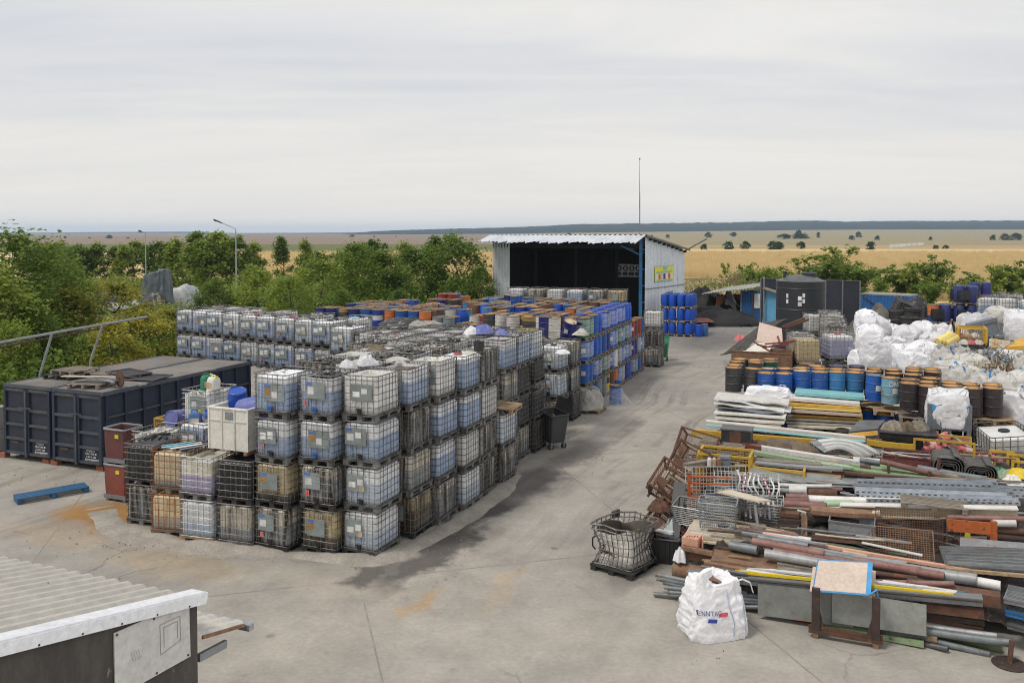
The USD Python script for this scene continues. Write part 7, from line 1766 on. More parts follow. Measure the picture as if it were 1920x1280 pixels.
BM("white square profile joined to the pale beam",(1388,1008,19.3),(1424,1017,19.0),0.16,0.15,"board_white","profile")
# wire baskets, bench, mesh
def basket(w,d,h,m,cx=14,cy=9):
 o = np.array(rr(w,d,0.05,2)); pcs = []
 for k in range(cy + 1):
  z = h * k / cy; s = 0.9 + 0.1 * k / cy
  pcs.append(tube([(x * s,y * s,z) for x,y in o],0.006 if 0 < k < cy else 0.011,4,False,True))
 P0 = np.vstack([o,o[:1]]); L = np.r_[0,np.cumsum(np.linalg.norm(np.diff(P0,axis=0),axis=1))]
 for k in range(4 * cx):
  t = L[-1] * k / (4 * cx); x,y = np.interp(t,L,P0[:,0]),np.interp(t,L,P0[:,1])
  pcs.append(beam((x * 0.9,y * 0.9,0),(x,y,h),0.008,0.008))
 for k in range(cx):
  x = (-0.5 + (k + 0.5) / cx) * w * 0.86; pcs.append(beam((x,-d * 0.44,0),(x,d * 0.44,0),0.006,0.006))
 return J(pcs)
BK = proto("wire_basket",[("wires",basket(0.86,0.6,0.6,"galv"),"galv"),("rim",tube([(x * 1.01,y * 1.01,0.605) for x,y in rr(0.86,0.6,0.05,2)],0.013,5,False,True),"galv"),("clip",J(box(0.44,0,0.4,0.02,0.12,0.05),box(-0.44,0,0.4,0.02,0.12,0.05)),"galv")])
for i,(px,py,d,rz,rx,lab) in enumerate(((1346,986,19.7,-18,0,"bright wire basket standing on the pale boards"),(1356,973,20.6,-14,0,"wire basket just behind the front wire basket"),(1430,985,20.4,-20,0,"wire basket with striped tape under the white bench"),(1300,976,20.8,-30,8,"flattened wire basket by the orange rack"))):
 q = D(px,py,d)
 inst(BK,"wire_basket",lab,"wire basket",q,rz,"bright wire baskets",rx,s=(1,1,0.75 if i == 3 else 1))
bt = [D(1345,921,20.3),D(1368,917,20.8),D(1446,937,20.2),D(1423,939,19.7)]
bv = np.array(bt); bv2 = bv - Z * 0.04
lg = D(1421,986,19.75); lg2 = bv[3] * 0.85 + bv[1] * 0.15
thing("bench","white bench top on grey legs among the wire baskets","bench",[("seat",(np.vstack([bv,bv2]),np.array([[0,2,1],[0,3,2],[4,5,6],[4,6,7],[0,1,5],[0,5,4],[1,2,6],[1,6,5],[2,3,7],[2,7,6],[3,0,4],[3,4,7]])),"board_cream"),("leg",tube([lg,lg2 - Z * 0.045],0.035,8),"pipe_silver"),("leg",tube([(bv[0] + bv[1]) / 2 - Z * 0.045 + UX * 0.15,(bv[0] + bv[1]) / 2 - Z * 0.55 + UX * 0.15],0.03,8),"pipe_silver"),("foot",lathe([(0.0,0.02),(0.2,0.02),(0.2,0.0)],14,lg),"steel_grey")])
def mesh_sheet(name,label,pts,cell,rad,m,extra=()):
 p = np.array([D(*x) for x in pts]); x = p[1] - p[0]; y = p[3] - p[0]; w,h = np.linalg.norm(x),np.linalg.norm(y)
 return thing(name,label,"wire mesh",mesh_panel(p[0],x / w,y / h,w,h,cell,rad,m,"wires",m,rad * 2.2) + list(extra))
mesh_sheet("wire_grid","rusty wire mesh panel leaning in front, the larger grid",[(1633,1040,18.3),(1752,1052,17.8),(1752,963,18.3),(1633,985,18.8)],0.05,0.008,"rust_light")
mesh_sheet("wire_grid","rusty wire mesh panel standing behind the larger grid",[(1642,1020,18.9),(1776,1030,18.4),(1776,953,18.7),(1642,950,19.2)],0.05,0.008,"rust")
mesh_sheet("wire_grid","dark mesh panel at the back of the rusty grids",[(1700,1035,18.8),(1802,1026,18.5),(1802,975,18.8),(1700,980,19.1)],0.055,0.008,"rust_dark")
for i,(x0,x1,y0,y1,d) in enumerate(((1645,1770,985,1046,19.3),)):
 quad("backing_sheet","dark rusty plate behind the mesh panels",[(x0,y1,d),(x1,y1 + 6,d - .4),(x1,y0,d - .2),(x0,y0,d + .2)],0.02,"rust_dark","steel sheet")
def open_box(name,label,a,b,depth,h,m,cat="tray",t=0.02,extra=(),group=None):
 """An open box whose front bottom edge runs between two pixels."""
 p,q = D(*a),D(*b); x = q - p; x[2] = 0; w = np.linalg.norm(x); x /= w; y = np.array([-x[1],x[0],0])
 P = lambda mm:place(mm,p,x,y)
 return thing(name,label,cat,[("front_side",P(bbox(0,w,0,t,0,h)),m),("rear_side",P(bbox(0,w,depth - t,depth,0,h)),m),("end_side",P(bbox(0,t,t,depth - t,0,h)),m),("end_side",P(bbox(w - t,w,t,depth - t,0,h)),m),("bottom",P(bbox(t,w - t,t,depth - t,0,t)),m),("rim",P(J(bbox(-0.01,w + 0.01,-0.02,0.0,h - 0.04,h),bbox(-0.01,w + 0.01,depth,depth + 0.02,h - 0.04,h))),m)] + [(n_,P(mm),m_) for n_,mm,m_ in extra],group)
open_box("steel_tray","grey steel tray with rust streaks left of the mesh panels",(1553,1004,19.1),(1640,1012,18.7),0.7,0.36,"steel_grey")
quad("bracket_plate","rusty upright bracket plate left of the steel tray",[(1503,1006,19.3),(1512,1007,19.0),(1512,966,19.4),(1505,962,19.7)],0.04,"rust_light","bracket")
quad("shelf_plate","rusty shelf plate under the steel tray",[(1500,1008,18.9),(1660,1024,18.3),(1660,1012,19.2),(1504,998,19.8)],0.03,"rust","steel plate")
quad("blue_sheet","narrow blue sheet under the rusty shelf plate",[(1553,1022,18.7),(1640,1032,18.3),(1640,1024,18.8),(1555,1014,19.1)],0.02,"blue_paint","sheet")
for i,(x0,y0,x1,y1,d0,m) in enumerate(((1462,960,1500,963,20.2,"rust"),(1460,972,1505,975,20.1,"rust_dark"),(1462,983,1500,986,20.0,"rust_dark"),(1520,955,1640,962,19.7,"rust_light"),(1515,967,1640,975,19.8,"rust_dark"))):
 BM(("short rusty beam end right of the wire baskets, top","short dark beam end right of the wire baskets, middle","short dark beam end right of the wire baskets, bottom","thin rusty beam above the steel tray","dark rusty rail behind the steel tray")[i],(x0,y0,d0),(x1,y1,d0 - .2),0.4,0.1,m)
# orange frame and grey panels at the right
op,oq = D(1776,998,18.5),D(1862,1006,18.0)
parts = [("front_plate",beam(op + Z * 0.17,oq + Z * 0.17,0.04,0.26),"orange_paint"),("end_post",beam(oq - Z * 0.12 + (oq - op) * 0.01,oq + Z * 0.34 + (oq - op) * 0.01,0.1,0.1),"orange_paint"),("lower_rail",beam(op + (oq - op) * 0.3 - Z * 0.1,oq - Z * 0.1,0.05,0.05),"orange_paint"),("bracket_foot",beam(op + (oq - op) * 0.45 - Z * 0.16,op + (oq - op) * 0.45 + Z * 0.04,0.09,0.06),"sign_yellow")]
thing("orange_stillage","scratched orange steel frame right of the mesh panels","frame",parts)
quad("grey_plate","grey steel panel with punched numbers below the orange frame",[(1800,1040,17.9),(1925,1050,17.3),(1925,1018,17.6),(1800,1008,18.2)],0.03,"steel_grey","steel panel")
quad("ribbed_plate","large ribbed rust-stained panel at the right border",[(1772,1060,17.2),(1935,1072,16.5),(1935,1028,17.5),(1760,1024,18.2)],0.04,"steel_dark","panel",[("rib",beam(D(1766 + 2 * i,1029 + 5 * i,18.03 - .17 * i),D(1935,1033 + 6.2 * i,17.4 - .15 * i),0.02,0.07),"galv") for i in range(6)])
BM("pale wooden batten under the ribbed panel",(1774,1066,17.1),(1935,1080,16.4),0.08,0.06,"wood_pale","batten")
for i in range(3):
 open_box("grille_tray",f"grey grille tray stacked at the right border, {ORD[i]} from the top",(1882 + 3 * i,1130 + 24 * i,16.0),(1960,1140 + 24 * i,15.6),0.7,0.12,("steel_grey","blue_paint","steel_dark")[i],extra=[("slat",bbox(0.02,0.9,0.06 + 0.07 * j,0.09 + 0.07 * j,0.1,0.115),"galv") for j in range(9)])
p = G(1893,1245)
thing("sign_stand","rusty post on a round steel foot at the right border","post stand",[("post",tube([p,D(1897,1200,p[1])],0.045,8),"rust"),("foot",lathe([(0.0,0.03),(0.28,0.03),(0.3,0.02),(0.3,0.004)],24,(p[0],p[1],0)),"rust_dark")])
# long cream beams and pallet slats under the cable trays
BM("long cream painted steel beam under the cable trays",(1575,956,20.0),(1908,962,18.6),0.12,0.2,"board_cream",extra=[("flange",beam(D(1575,945,19.95),D(1908,952,18.55),0.26,0.03),"board_white"),("flange",beam(D(1575,966,19.9),D(1908,972,18.5),0.26,0.03),"board_cream")],cat="steel beam")
BM("cream beam end sticking out left of the long one",(1487,963,20.2),(1650,961,19.4),0.2,0.06,"board_cream")
BM("white board on the left cream beam end",(1522,955,20.3),(1575,956,20.1),0.2,0.1,"board_white","board")
q = D(1750,950,19.3)
pallet("grey",q,"thin grey pallet squeezed between trays and cream beam",YROT - 2,s=(1.15,0.6,0.9),group=None)
PI("red pipe under the cream beam at the right",(1776,969,18.9),(1935,973,18.2),0.06,"pipe_red")
PI("short white pipe beside the orange frame",(1862,980,18.3),(1906,981,18.1),0.075,"pipe_white")
PI("rusty pipe below the short white one",(1855,992,18.4),(1935,998,18.0),0.07,"rust")
PI("dark rusty pipe lowest at the right border",(1850,1004,18.4),(1935,1012,18.0),0.08,"rust_dark")
# pipe ends left of the cable trays
for i,(x0,y0,x1,y1,d,r,m,lab) in enumerate(((1480,917,1513,919,21.2,.11,"pipe_white","thick white pipe end above the red ones"),(1460,909,1560,911,21.6,.05,"pipe_white","thin whitish pipe, topmost of the ends"),(1513,923,1570,925,21.1,.1,"rust","brown square duct after the white end"),(1474,930,1515,932,21.0,.075,"pipe_red","dull red pipe end, upper"),(1468,937,1515,938,20.9,.06,"pipe_red","dull red pipe end, middle"),(1470,944,1550,949,20.7,.095,"pipe_red","thick red pipe end, lowest"),(1512,935,1700,942,20.9,.1,"pipe_white","long white pipe under the trays"),(1525,916,1580,918,21.4,.06,"pipe_red","maroon pipe stub above the brown duct"),(1546,945,1600,945,20.6,.1,"paint_green","green painted duct end"),(1530,904,1600,912,22.0,.06,"pipe_red","orange-red pipe slanting under the grey sheet"),(1460,953,1545,956,20.5,.05,"rust_light","thin brown pipe below the thick red one"),(1462,920,1485,921,21.3,.05,"pipe_grey","short grey pipe end"))):
 PI(lab + " left of the cable trays",(x0,y0,d),(x1,y1,d - (x1 - x0) * 0.005),r,m)
# galvanised cable trays
def tray(a,b,w,h,label):
 p,q = D(*a),D(*b); dv,s_,up = frame(q - p); L = np.linalg.norm(q - p)
 body = J(beam(p,q,w,0.012),beam(p - s_ * (w / 2 - 0.006) + up * (h / 2 + 0.004),q - s_ * (w / 2 - 0.006) + up * (h / 2 + 0.004),0.01,h),beam(p + s_ * (w / 2 - 0.006) + up * (h / 2 + 0.004),q + s_ * (w / 2 - 0.006) + up * (h / 2 + 0.004),0.01,h))
 sl = []
 k = int(L / 0.13)
 for i in range(k):
  t = (i + 0.5) / k; c = p + (q - p) * t
  for o in (-1,):
   sl.append(beam(c - dv * 0.03 + s_ * (w / 2 + 0.0015) + up * (h * 0.55),c + dv * 0.03 + s_ * (w / 2 + 0.0015) + up * (h * 0.55),0.004,h * 0.3))
 return thing("cable_tray",label,"cable tray",[("channel",body,"galv_bright"),("slot",J(sl),"screw_dark")],"galvanised cable trays lying in a bundle")
tr = [(1603,922,1890,934,20.9),(1612,930,1900,940,20.6),(1625,938,1912,944,20.3),(1600,914,1900,926,21.3),(1607,905,1860,913,21.7),(1660,910,1920,920,21.5),(1640,903,1870,908,22.0),(1700,925,1925,931,20.9)]
for i,(x0,y0,x1,y1,d) in enumerate(tr):
 tray((x0,y0,d),(x1,y1,d - (x1 - x0) * 0.0045),0.3 if i < 3 else 0.2,0.09,f"perforated galvanised cable tray, {ORD[sorted(range(len(tr)), key=lambda j: -tr[j][1]).index(i)]} from the front of the bundle")
for i,(x0,y0,x1,y1,d,m) in enumerate(((1607,901,1700,916,22.0,"galv_bright"),(1650,908,1862,901,22.2,"galv_bright"),(1690,918,1835,921,21.2,"trim_white"),(1800,912,1935,921,21.3,"galv"))):
 BM(f"loose bright metal strip on the cable trays, {ORD[i]} from the left",(x0,y0,d),(x1,y1,d - (x1 - x0) * 0.0045),0.16,0.02,m,"strip")
# orange rack, mesh heap with striped tape, tilted grey sheet
oz = D(1292,968,21.3)
thing("orange_rack","orange ladder rack upright left of the wire baskets","rack",[("post",beam(oz,D(1292,886,21.3),0.07,0.07),"orange_paint")] + [("rung",beam(D(1293,892 + 13 * i,21.3),D(1312 + (60 if i < 2 else 0),893 + 13 * i + (3 if i < 2 else 0),21.2),0.04,0.04),"orange_paint") for i in range(7)])
for i,q in enumerate(([(1285,925,21.6),(1400,925,21.3),(1400,882,21.7),(1285,875,22.0)],[(1340,922,21.5),(1462,930,21.0),(1462,890,21.4),(1340,882,21.9)],[(1290,958,21.0),(1350,962,20.8),(1350,930,21.2),(1290,928,21.4)],[(1395,975,20.9),(1470,975,20.5),(1470,935,20.8),(1395,930,21.2)])):
 mesh_sheet("wire_grid",("grey wire mesh panel standing left of the striped tape","grey wire mesh panel hung with striped tape","small mesh panel beside the orange rack","mesh panel under the bench's right end")[i],q,0.09,0.008,"galv")
for i in range(8):
 x = 1383 + 10.5 * i; d = 21.3 - 0.05 * i
 a,b = D(x,884 + 2.5 * i,d),D(x + 5,917 + 2.5 * i + 6 * (i % 2),d - .1)
 t = np.linspace(0,1,6)[:,None]; q = a * (1 - t) + b * t + UX * np.sin(t * 5 + i) * 0.05 - VX * 0.06 * np.sin(t * 3)
 thing("barrier_tape",f"hanging {'red and white' if i % 4 == 1 else 'white'} tape strip on the mesh, {ORD[i]} from the left","tape",[("ribbon",J(*[beam(q[j],q[j + 1],0.035,0.006,VX) for j in range(5)]),"bag_white")] + ([("red_stripe",J(*[beam(q[j] * 0.7 + q[j + 1] * 0.3 - VX * 0.006,q[j] * 0.35 + q[j + 1] * 0.65 - VX * 0.006,0.036,0.006,VX) for j in range(5)]),"print_red")] if i % 4 == 1 else [("knot",beam(q[0],q[0] + Z * 0.05,0.05,0.03),"bag_white")]),"striped tape hanging on the wire mesh")
for i in range(7):
 x = 1395 + 9 * i; a,b = D(x,938,20.5),D(x + 4,970 + 3 * (i % 3),20.2)
 BM(f"pink-white tape tail under the bench, {ORD[i]} from the left",(x,938,20.5),(x + 4,968 + 3 * (i % 3),20.2),0.05,0.008,("board_pink","bag_white")[i % 2],"tape",group="tape tails under the bench")
quad("sheet_metal","tilted pale grey sheet behind the striped tape",[(1404,900,22.3),(1600,908,21.6),(1560,893,22.4),(1404,872,23.0)],0.01,"steel_sheet","steel sheet")
quad("sheet_metal","flat grey sheet under the pallets, right of the tape",[(1460,908,21.9),(1640,915,21.3),(1640,898,22.3),(1480,892,22.6)],0.01,"galv","steel sheet")
# rusty wire crates heaped at the pile's left
def rust_crate(w,d,h):
 o = np.zeros(3); X = np.array([1.0,0,0]); Yy = np.array([0,1.0,0])
 parts = mesh_panel(o,X,Z,w,h,0.085,0.007,"rust_light","side_mesh","rust",0.05) + mesh_panel(o + Yy * d,X,Z,w,h,0.085,0.007,"rust_light","side_mesh","rust",0.05) + mesh_panel(o + Yy * 0.05,Yy,Z,d - 0.1,h,0.085,0.007,"rust_light","end_mesh","rust",0.049) + mesh_panel(o + X * w + Yy * 0.05,Yy,Z,d - 0.1,h,0.085,0.007,"rust_light","end_mesh","rust",0.049) + mesh_panel(o + X * 0.05 + Yy * 0.05,X,Yy,w - 0.1,d - 0.1,0.085,0.007,"rust_light","base_mesh","rust",0.048)
 parts.append(("leg",J(*[bbox(x - 0.03,x + 0.03,y - 0.03,y + 0.03,-0.13,-0.03) for x in (0.03,w - 0.03) for y in (0.03,d - 0.03)]),"rust_dark"))
 parts.append(("sign_plate",bbox(w * 0.1,w * 0.38,-0.04,-0.026,h * 0.1,h * 0.4),"rust"))
 return parts
RC = proto("wire_crate",rust_crate(1.15,0.8,0.85))
for i,(px,py,d,rx,ry,rz,lab) in enumerate(((1215,905,22.2,-38,24,-30,"rusty wire crate tipped up, leftmost of the upper ones"),(1250,872,23.6,-30,18,-38,"rusty wire crate highest in the tipped heap"),(1242,905,22.6,-45,30,-20,"small tipped rusty crate between the two upper ones"),(1205,975,20.9,-50,28,-38,"rusty wire crate lowest, leaning toward the crushed tote"),(1235,952,21.4,-35,35,-25,"rusty wire crate with bent bars in the middle"),(1262,850,24.8,-28,10,-30,"rusty wire crate hindmost, beside the yellow beam"))):
 q = D(px,py,d)
 inst(RC,"wire_crate",lab,"wire crate",q,rz,"rusty wire crates heaped at the pile's left",rx,ry,s=0.98 if i != 2 else 0.75)
rag("rag","brown sacking caught in the lowest rusty crate",D(1235,955,21.0),0.3,0.25,0.25,"rust",66)
BM("black plank leaning beside the orange rack",(1262,1008,20.5),(1276,905,21.5),0.3,0.05,"plastic_black","plank")
quad("white_sheet","pale triangular sheet leaning by the black plank",[(1238,1004,20.6),(1262,1002,20.5),(1260,958,21.0),(1254,968,21.0)],0.01,"plate_grey","sheet")
p = G(1254,1060)
thing("black_crate","black ribbed crate on the ground beside the crushed tote","crate",[("body",rot(J(loft(np.array(rr(0.75,0.6,0.05,2)),[(0.01,0.9),(0.62,1.0),(0.62,0.95),(0.05,0.86)]),cap_top(np.array(rr(0.75,0.6,0.05,2)),0.05,0.86,0)),rz=-18,t=(p[0],p[1] + 0.35,0)),"plastic_black"),("rim",rot(tube([(x * 1.03,y * 1.03,0.6) for x,y in rr(0.75,0.6,0.05,2)],0.025,4,False,True),rz=-18,t=(p[0],p[1] + 0.35,0)),"plastic_black")] + [("rib",rot(beam((-0.3 + 0.1 * i,-0.285,0.06),(-0.3 + 0.1 * i,-0.305,0.56),0.02,0.03),rz=-18,t=(p[0],p[1] + 0.35,0)),"plastic_black") for i in range(7)])
for i,(x0,y0,x1,y1,m) in enumerate(((1232,1000,1270,1008,"galv"),(1236,1008,1282,1013,"galv_bright"),(1230,993,1262,998,"trim_white"),(1250,1013,1284,1017,"steel_grey"))):
 BM(f"scrap metal strip across the black crate, {ORD[i]} in the heap",(x0,y0,20.6),(x1,y1,20.3),0.14,0.03,m,"strip")
rag("rag","white film scrap between black crate and timber stub",D(1275,1050,18.7),0.16,0.16,0.3,"bag_white",71)
bow_bar = [(1232,900),(1236,915),(1246,925),(1262,932)]
thing("bent_rack","bent rusty bar rack lying in the tipped crates","rack",[("bar",tube([D(x + k * 4,y + k * 5,21.4 - .02 * k) for x,y in bow_bar],0.025,5),"rust") for k in range(6)])
# yellow mesh box pallets, pallets and planks in the middle of the pile
cA = D(1308,905,23.4); cA[2] = 1.15
thing("mesh_box_pallet","yellow mesh box pallet behind the grey wire mesh, left","cage",mesh_cage(cA,UX,VX,1.38,0.9,0.72,0.08,"yellow_paint",fw=0.06))
cB = D(1412,905,22.9); cB[2] = 0.9
thing("mesh_box_pallet","yellow mesh box pallet under the green plank, right","cage",mesh_cage(cB,UX,VX,1.3,0.9,0.72,0.08,"yellow_paint",fw=0.06))
for i,(c,lab) in enumerate(((cA,"grey crate under the left yellow mesh box"),(cB,"grey crate under the right yellow mesh box"))):
 single("support_crate",lab,"crate",place(J(bbox(0,1.25,0,0.85,0.004,c[2] - 0.12),bbox(-0.03,1.28,-0.03,0.88,c[2] - 0.3,c[2] - 0.2)),c * np.array([1,1,0]),UX,VX),"plastic_grey")
q = D(1340,868,23.2); BM("weathered plank resting on the left yellow mesh box",(1284,872,22.6),(1346,862,23.2),0.16,0.1,"wood_grey","plank")
single("plastic_crate","blue-grey upright plastic crate on the left mesh box","crate",place(J(bbox(0,.26,0,.3,0,.3),bbox(-0.02,.28,-.02,.32,.24,.28)),D(1349,876,22.9),UX,VX),"plastic_grey")
for i in range(3):
 q = D(1330 + 9 * i,874,22.8); single("small_can",f"small {('white', 'tan', 'brown')[i]} can on the left mesh box","can",lathe([(0,0),(.06,0),(.06,.2),(.03,.24),(0,.24)],10,q),("sticker_white","lid_pale","rust_light")[i])
pallet("pale",D(1527,892,23.0),"pale pallet below the green planks, upper of two",YROT - 2,group="pallets among the scrap planks",s=(1.15,0.9,1.1))
pallet("pale",D(1530,903,22.9),"pale pallet below the green planks, lower of two",YROT - 2,group="pallets among the scrap planks",s=(1.15,0.9,1.1))
pallet("pale",D(1520,869,24.0),"pale pallet under the white plank",YROT,group="pallets among the scrap planks",s=(1.2,0.9,1.0))
pallet("grey",D(1352,848,24.6),"dark worn pallet under the black metal box, lower",YROT + 3,group="pallets among the scrap planks",s=(1.1,1,1))
pallet("grey",D(1356,838,24.8),"dark worn pallet under the black metal box, upper",YROT - 2,group="pallets among the scrap planks",s=(1.1,1,1))
pl = [("long white weathered plank with red tip across the pile",1392,834,1620,869,24.6,.22,.12,"pipe_white",[(0,.16,1.05,"red_paint")]),("long pale green plank under the white one",1404,846,1680,888,24.0,.24,.1,"paint_green",None),("grey plank left of the pale pallets",1414,861,1540,871,23.6,.3,.07,"wood_grey",None),("second grey plank left of the pale pallets",1416,867,1580,879,23.3,.25,.06,"steel_grey",None),("short green plank joining the grey one",1536,869,1600,877,23.3,.22,.07,"paint_green",None),("green rusted plank right of the pallets",1592,872,1800,900,23.2,.16,.1,"pipe_green",[(.1,.2,1.03,"rust")]),("thin white board end with plastic film",1600,862,1650,866,24.0,.3,.12,"board_white",None),("blue painted bar under the red skip",1668,893,1746,901,22.6,.08,.06,"blue_paint",None),("rusty flat bar under the green pipes",1560,884,1830,903,22.7,.1,.07,"rust",None)]
for lab,x0,y0,x1,y1,d,w,h,m,ends in pl:
 BM(lab,(x0,y0,d),(x1,y1,d - (x1 - x0) * 0.0042),w,h,m,"plank" if "plank" in lab else "bar" if "bar" in lab else "board",ends=ends)
for lab,x0,y0,x1,y1,d,r,m in (("yellow-green pipe of the rusted green bundle, upper",1650,873,1800,895,23.1,.06,"pipe_green"),("green pipe of the rusted green bundle, lower",1600,880,1810,902,22.9,.06,"pipe_green"),("long rust-brown pipe crossing diagonally over the green ones",1650,864,1812,902,22.8,.075,"pipe_red"),("grey pipe crossing beside the rubber belt rolls",1720,876,1850,898,23.0,.08,"pipe_grey"),("grey pipe above the green bundle, left",1612,862,1690,874,23.6,.07,"pipe_grey"),("thin yellow pipe under the green bundle",1640,888,1790,903,22.7,.035,"yellow_paint")):
 PI(lab,(x0,y0,d),(x1,y1,d - (x1 - x0) * 0.0042),r,m)
for i,(x,y0,y1,d) in enumerate(((1666,906,872,22.6),(1681,878,852,23.2),(1743,904,883,22.3),(1760,886,857,22.8))):
 BM(f"rusty upright stake at the green pipe bundle, {ORD[i]} from the left",(x,y0,d),(x,y1,d),0.06,0.06,"rust","stake",group="rusty upright stakes")
open_box("red_skip","open dark red steel skip behind the rusty diagonal pipe",(1655,884,24.3),(1746,888,23.8),0.9,0.5,"red_deep","skip")
PI("grey bar lying in the dark red skip",(1700,876,24.0),(1746,858,24.2),0.035,"pipe_silver")
# rolled conveyor belts
def belt_roll(px,py,d,w,h,L,m,label):
 c = D(px,py,d); parts = []
 turns = 4.2; n = 110
 t = np.linspace(0,1,n); a = t * turns * 2 * math.pi
 r = 0.34 + 0.66 * t
 sq = 1 - 0.35 * (1 - t)
 x,z = np.cos(a) * r * w / 2,np.sin(a) * r * h / 2 * sq + 0.03 * np.sin(a * 3)
 th = w * 0.026
 pts_o = np.stack([x,z],1); nr = np.stack([np.cos(a),np.sin(a)],1)
 pts_i = pts_o - nr * th
 v = np.vstack([np.column_stack([q[:,0],np.full(n,y),q[:,1]]) for y in (-L / 2,L / 2) for q in (pts_o,pts_i)])
 f = []; i = np.arange(n - 1)
 for a0,b0 in ((0,2 * n),(3 * n,n),(n,0),(2 * n,3 * n)):
  f += [np.stack([a0 + i,a0 + i + 1,b0 + i + 1],1),np.stack([a0 + i,b0 + i + 1,b0 + i],1)]
 m_ = place((v,np.vstack(f)),c,UX,VX * 1.0)
 single("conveyor_belt",label,"rubber belt",m_,m,"rolled black rubber belts",30)
belt_roll(1775,868,23.8,0.86,0.78,1.1,"rubber_grey","taller rolled black rubber belt beside the red skip")
belt_roll(1834,880,23.3,0.86,0.62,1.0,"rubber_grey","flatter rolled rubber belt right of the taller one")
q = D(1800,905,23.5); single("timber_stack","low timber stack carrying the two belt rolls","timber",place(J(*[bbox(-1.2,1.2,-0.5 + 0.3 * i,-0.28 + 0.3 * i,0.004,q[2] + 0.02) for i in range(4)]),q * np.array([1,1,0]),UX,VX),"wood_grey")
# extinguishers in yellow cages
def exting():
 return [("cylinder",lathe([(0,0),(.075,0),(.08,.02),(.08,.42),(.06,.48),(.03,.5),(.03,.54),(0,.54)],12),"red_plastic",40),("valve",box(0,0,.56,.05,.09,.05),"screw_dark"),("label_patch",lathe([(.0815,.16),(.0815,.34)],12),"board_pink")]
EX = proto("fire_extinguisher",exting())
k = 0
for (x0,x1,y0,y1,d,n) in ((1716,1812,826,850,25.6,16),(1870,1902,862,882,24.4,7)):
 for i in range(n):
  q = D(rnd.uniform(x0,x1),rnd.uniform(y0,y1),d + rnd.uniform(-.2,.3))
  inst(EX,"fire_extinguisher",f"red fire extinguisher lying {'in the heap behind the taller belt roll' if n > 9 else 'in the yellow frame at the right'}, {ORD[i]} of the heap","fire extinguisher",q,rnd.uniform(0,360),"red fire extinguishers heaped in yellow frames",rnd.uniform(60,110),rnd.uniform(-20,20),1.15)
for i,(x0,x1,y,d) in enumerate(((1712,1815,856,25.2),(1862,1905,892,24.0),(1896,1940,900,23.6))):
 c = D(x0,y,d); w_ = abs(D(x1,y,d)[0] - c[0])
 thing("yellow_stillage",f"yellow steel box frame, {('behind the belt rolls', 'right of the belt rolls', 'at the right border')[i]}","frame",[("bottom_rail",place(J(bbox(0,w_,0,.06,0,.06),bbox(0,w_,.8,.86,0,.06)),c,UX,VX),"yellow_paint"),("top_rail",place(J(bbox(0,w_,0,.06,.5,.56),bbox(0,w_,.8,.86,.5,.56)),c,UX,VX),"yellow_paint")] + [("post",place(bbox(a,a + .06,b + 0.002,b + .058,.062,.5),c,UX,VX),"yellow_paint") for a in (0,w_ - .06) for b in (0,.8)] + [("floor",place(bbox(.06,w_ - .06,.06,.8,0.0,.03),c,UX,VX),"steel_dark")])
quad("red_plate","large red painted plate behind the extinguisher heap",[(1750,848,26.3),(1822,855,25.8),(1820,822,26.2),(1750,814,26.8)],0.03,"red_paint","steel plate")
PI("grey tube leaning over the red plate",(1782,815,26.0),(1838,852,25.4),0.045,"pipe_silver")
for i,(px,py,d,m) in enumerate(((1888,893,23.4,"paint_green"),(1872,890,23.6,"plastic_green"),(1912,892,22.8,"yellow_bright"),(1898,905,22.6,"board_white"))):
 rag("scrap_sheet",("pale green crumpled sheet by the yellow frame","bright green scrap by the yellow frame","yellow plastic scrap at the right border","white scrap heap at the right border")[i],D(px,py,d),.3,.3,.22,m,80 + i)
# black metal box, brown sacks, hoses, long beams of the rear rows
q = D(1382,830,25.0)
thing("metal_box","black metal box with a rusty panel on worn pallets","box",[("body",place(bbox(-.42,.42,-.3,.3,.0,.42),q,UX,VX),"plastic_black"),("rusty_panel",place(bbox(-.18,.14,-.315,-.302,.02,.4),q,UX,VX),"rust"),("lid_rim",place(bbox(-.45,.45,-.32,.32,.42,.46),q,UX,VX),"steel_dark")])
for i,(px,py,sx,h) in enumerate(((1425,842,.6,.26),(1455,840,.6,.3),(1485,842,.6,.26),(1510,846,.4,.2))):
 rag("sack",f"brown burlap sack in the open heap, {ORD[i]} from the left",D(px,py,24.9),sx,.4,h,"bag_brown",90 + i,"brown sacks left of the grey hoses")
for i in range(10):
 x0 = 1518 + 3 * i; pts = []
 for t in np.linspace(0,1,10):
  px = x0 + (150 - 9 * i) * t * 0.9; py = 832 + 2 * i - 16 * math.sin(t * 1.9 + 0.15) + 34 * t ** 2.2 * (1 - .04 * i)
  pts.append(D(px,py,25.3 - .05 * i - .3 * t))
 thing("hose",f"curved grey hose in the arching bundle, {ORD[i]} from its back","hose",[("hose",tube(pts,.05,6),("hose_grey","pipe_white","hose_grey")[i % 3],True),("coupling",tube(pts[:2],.056,6),"steel_grey")],"grey hoses arching in a bundle")
BM("long yellow steel beam behind the rusty wire crates",(1296,809,27.0),(1530,828,26.0),.12,.16,"yellow_paint")
BM("yellow beam continuing right of the hoses",(1625,828,25.9),(1716,838,25.5),.12,.16,"yellow_paint")
BM("long sandwich board with pink core and teal edge",(1324,791,27.4),(1622,822,26.2),.3,.09,"board_pink","board",extra=[("teal_edge",beam(D(1324,796,27.2),D(1622,827,26.0),.25,.03),"board_teal"),("white_face",beam(D(1324,788,27.4),D(1622,819,26.2),.26,.02),"board_white")])
quad("grey_sheet","smooth pale grey sheet between hoses and yellow beam",[(1620,858,25.2),(1712,856,25.0),(1716,840,25.6),(1640,838,25.9)],.02,"galv","sheet")
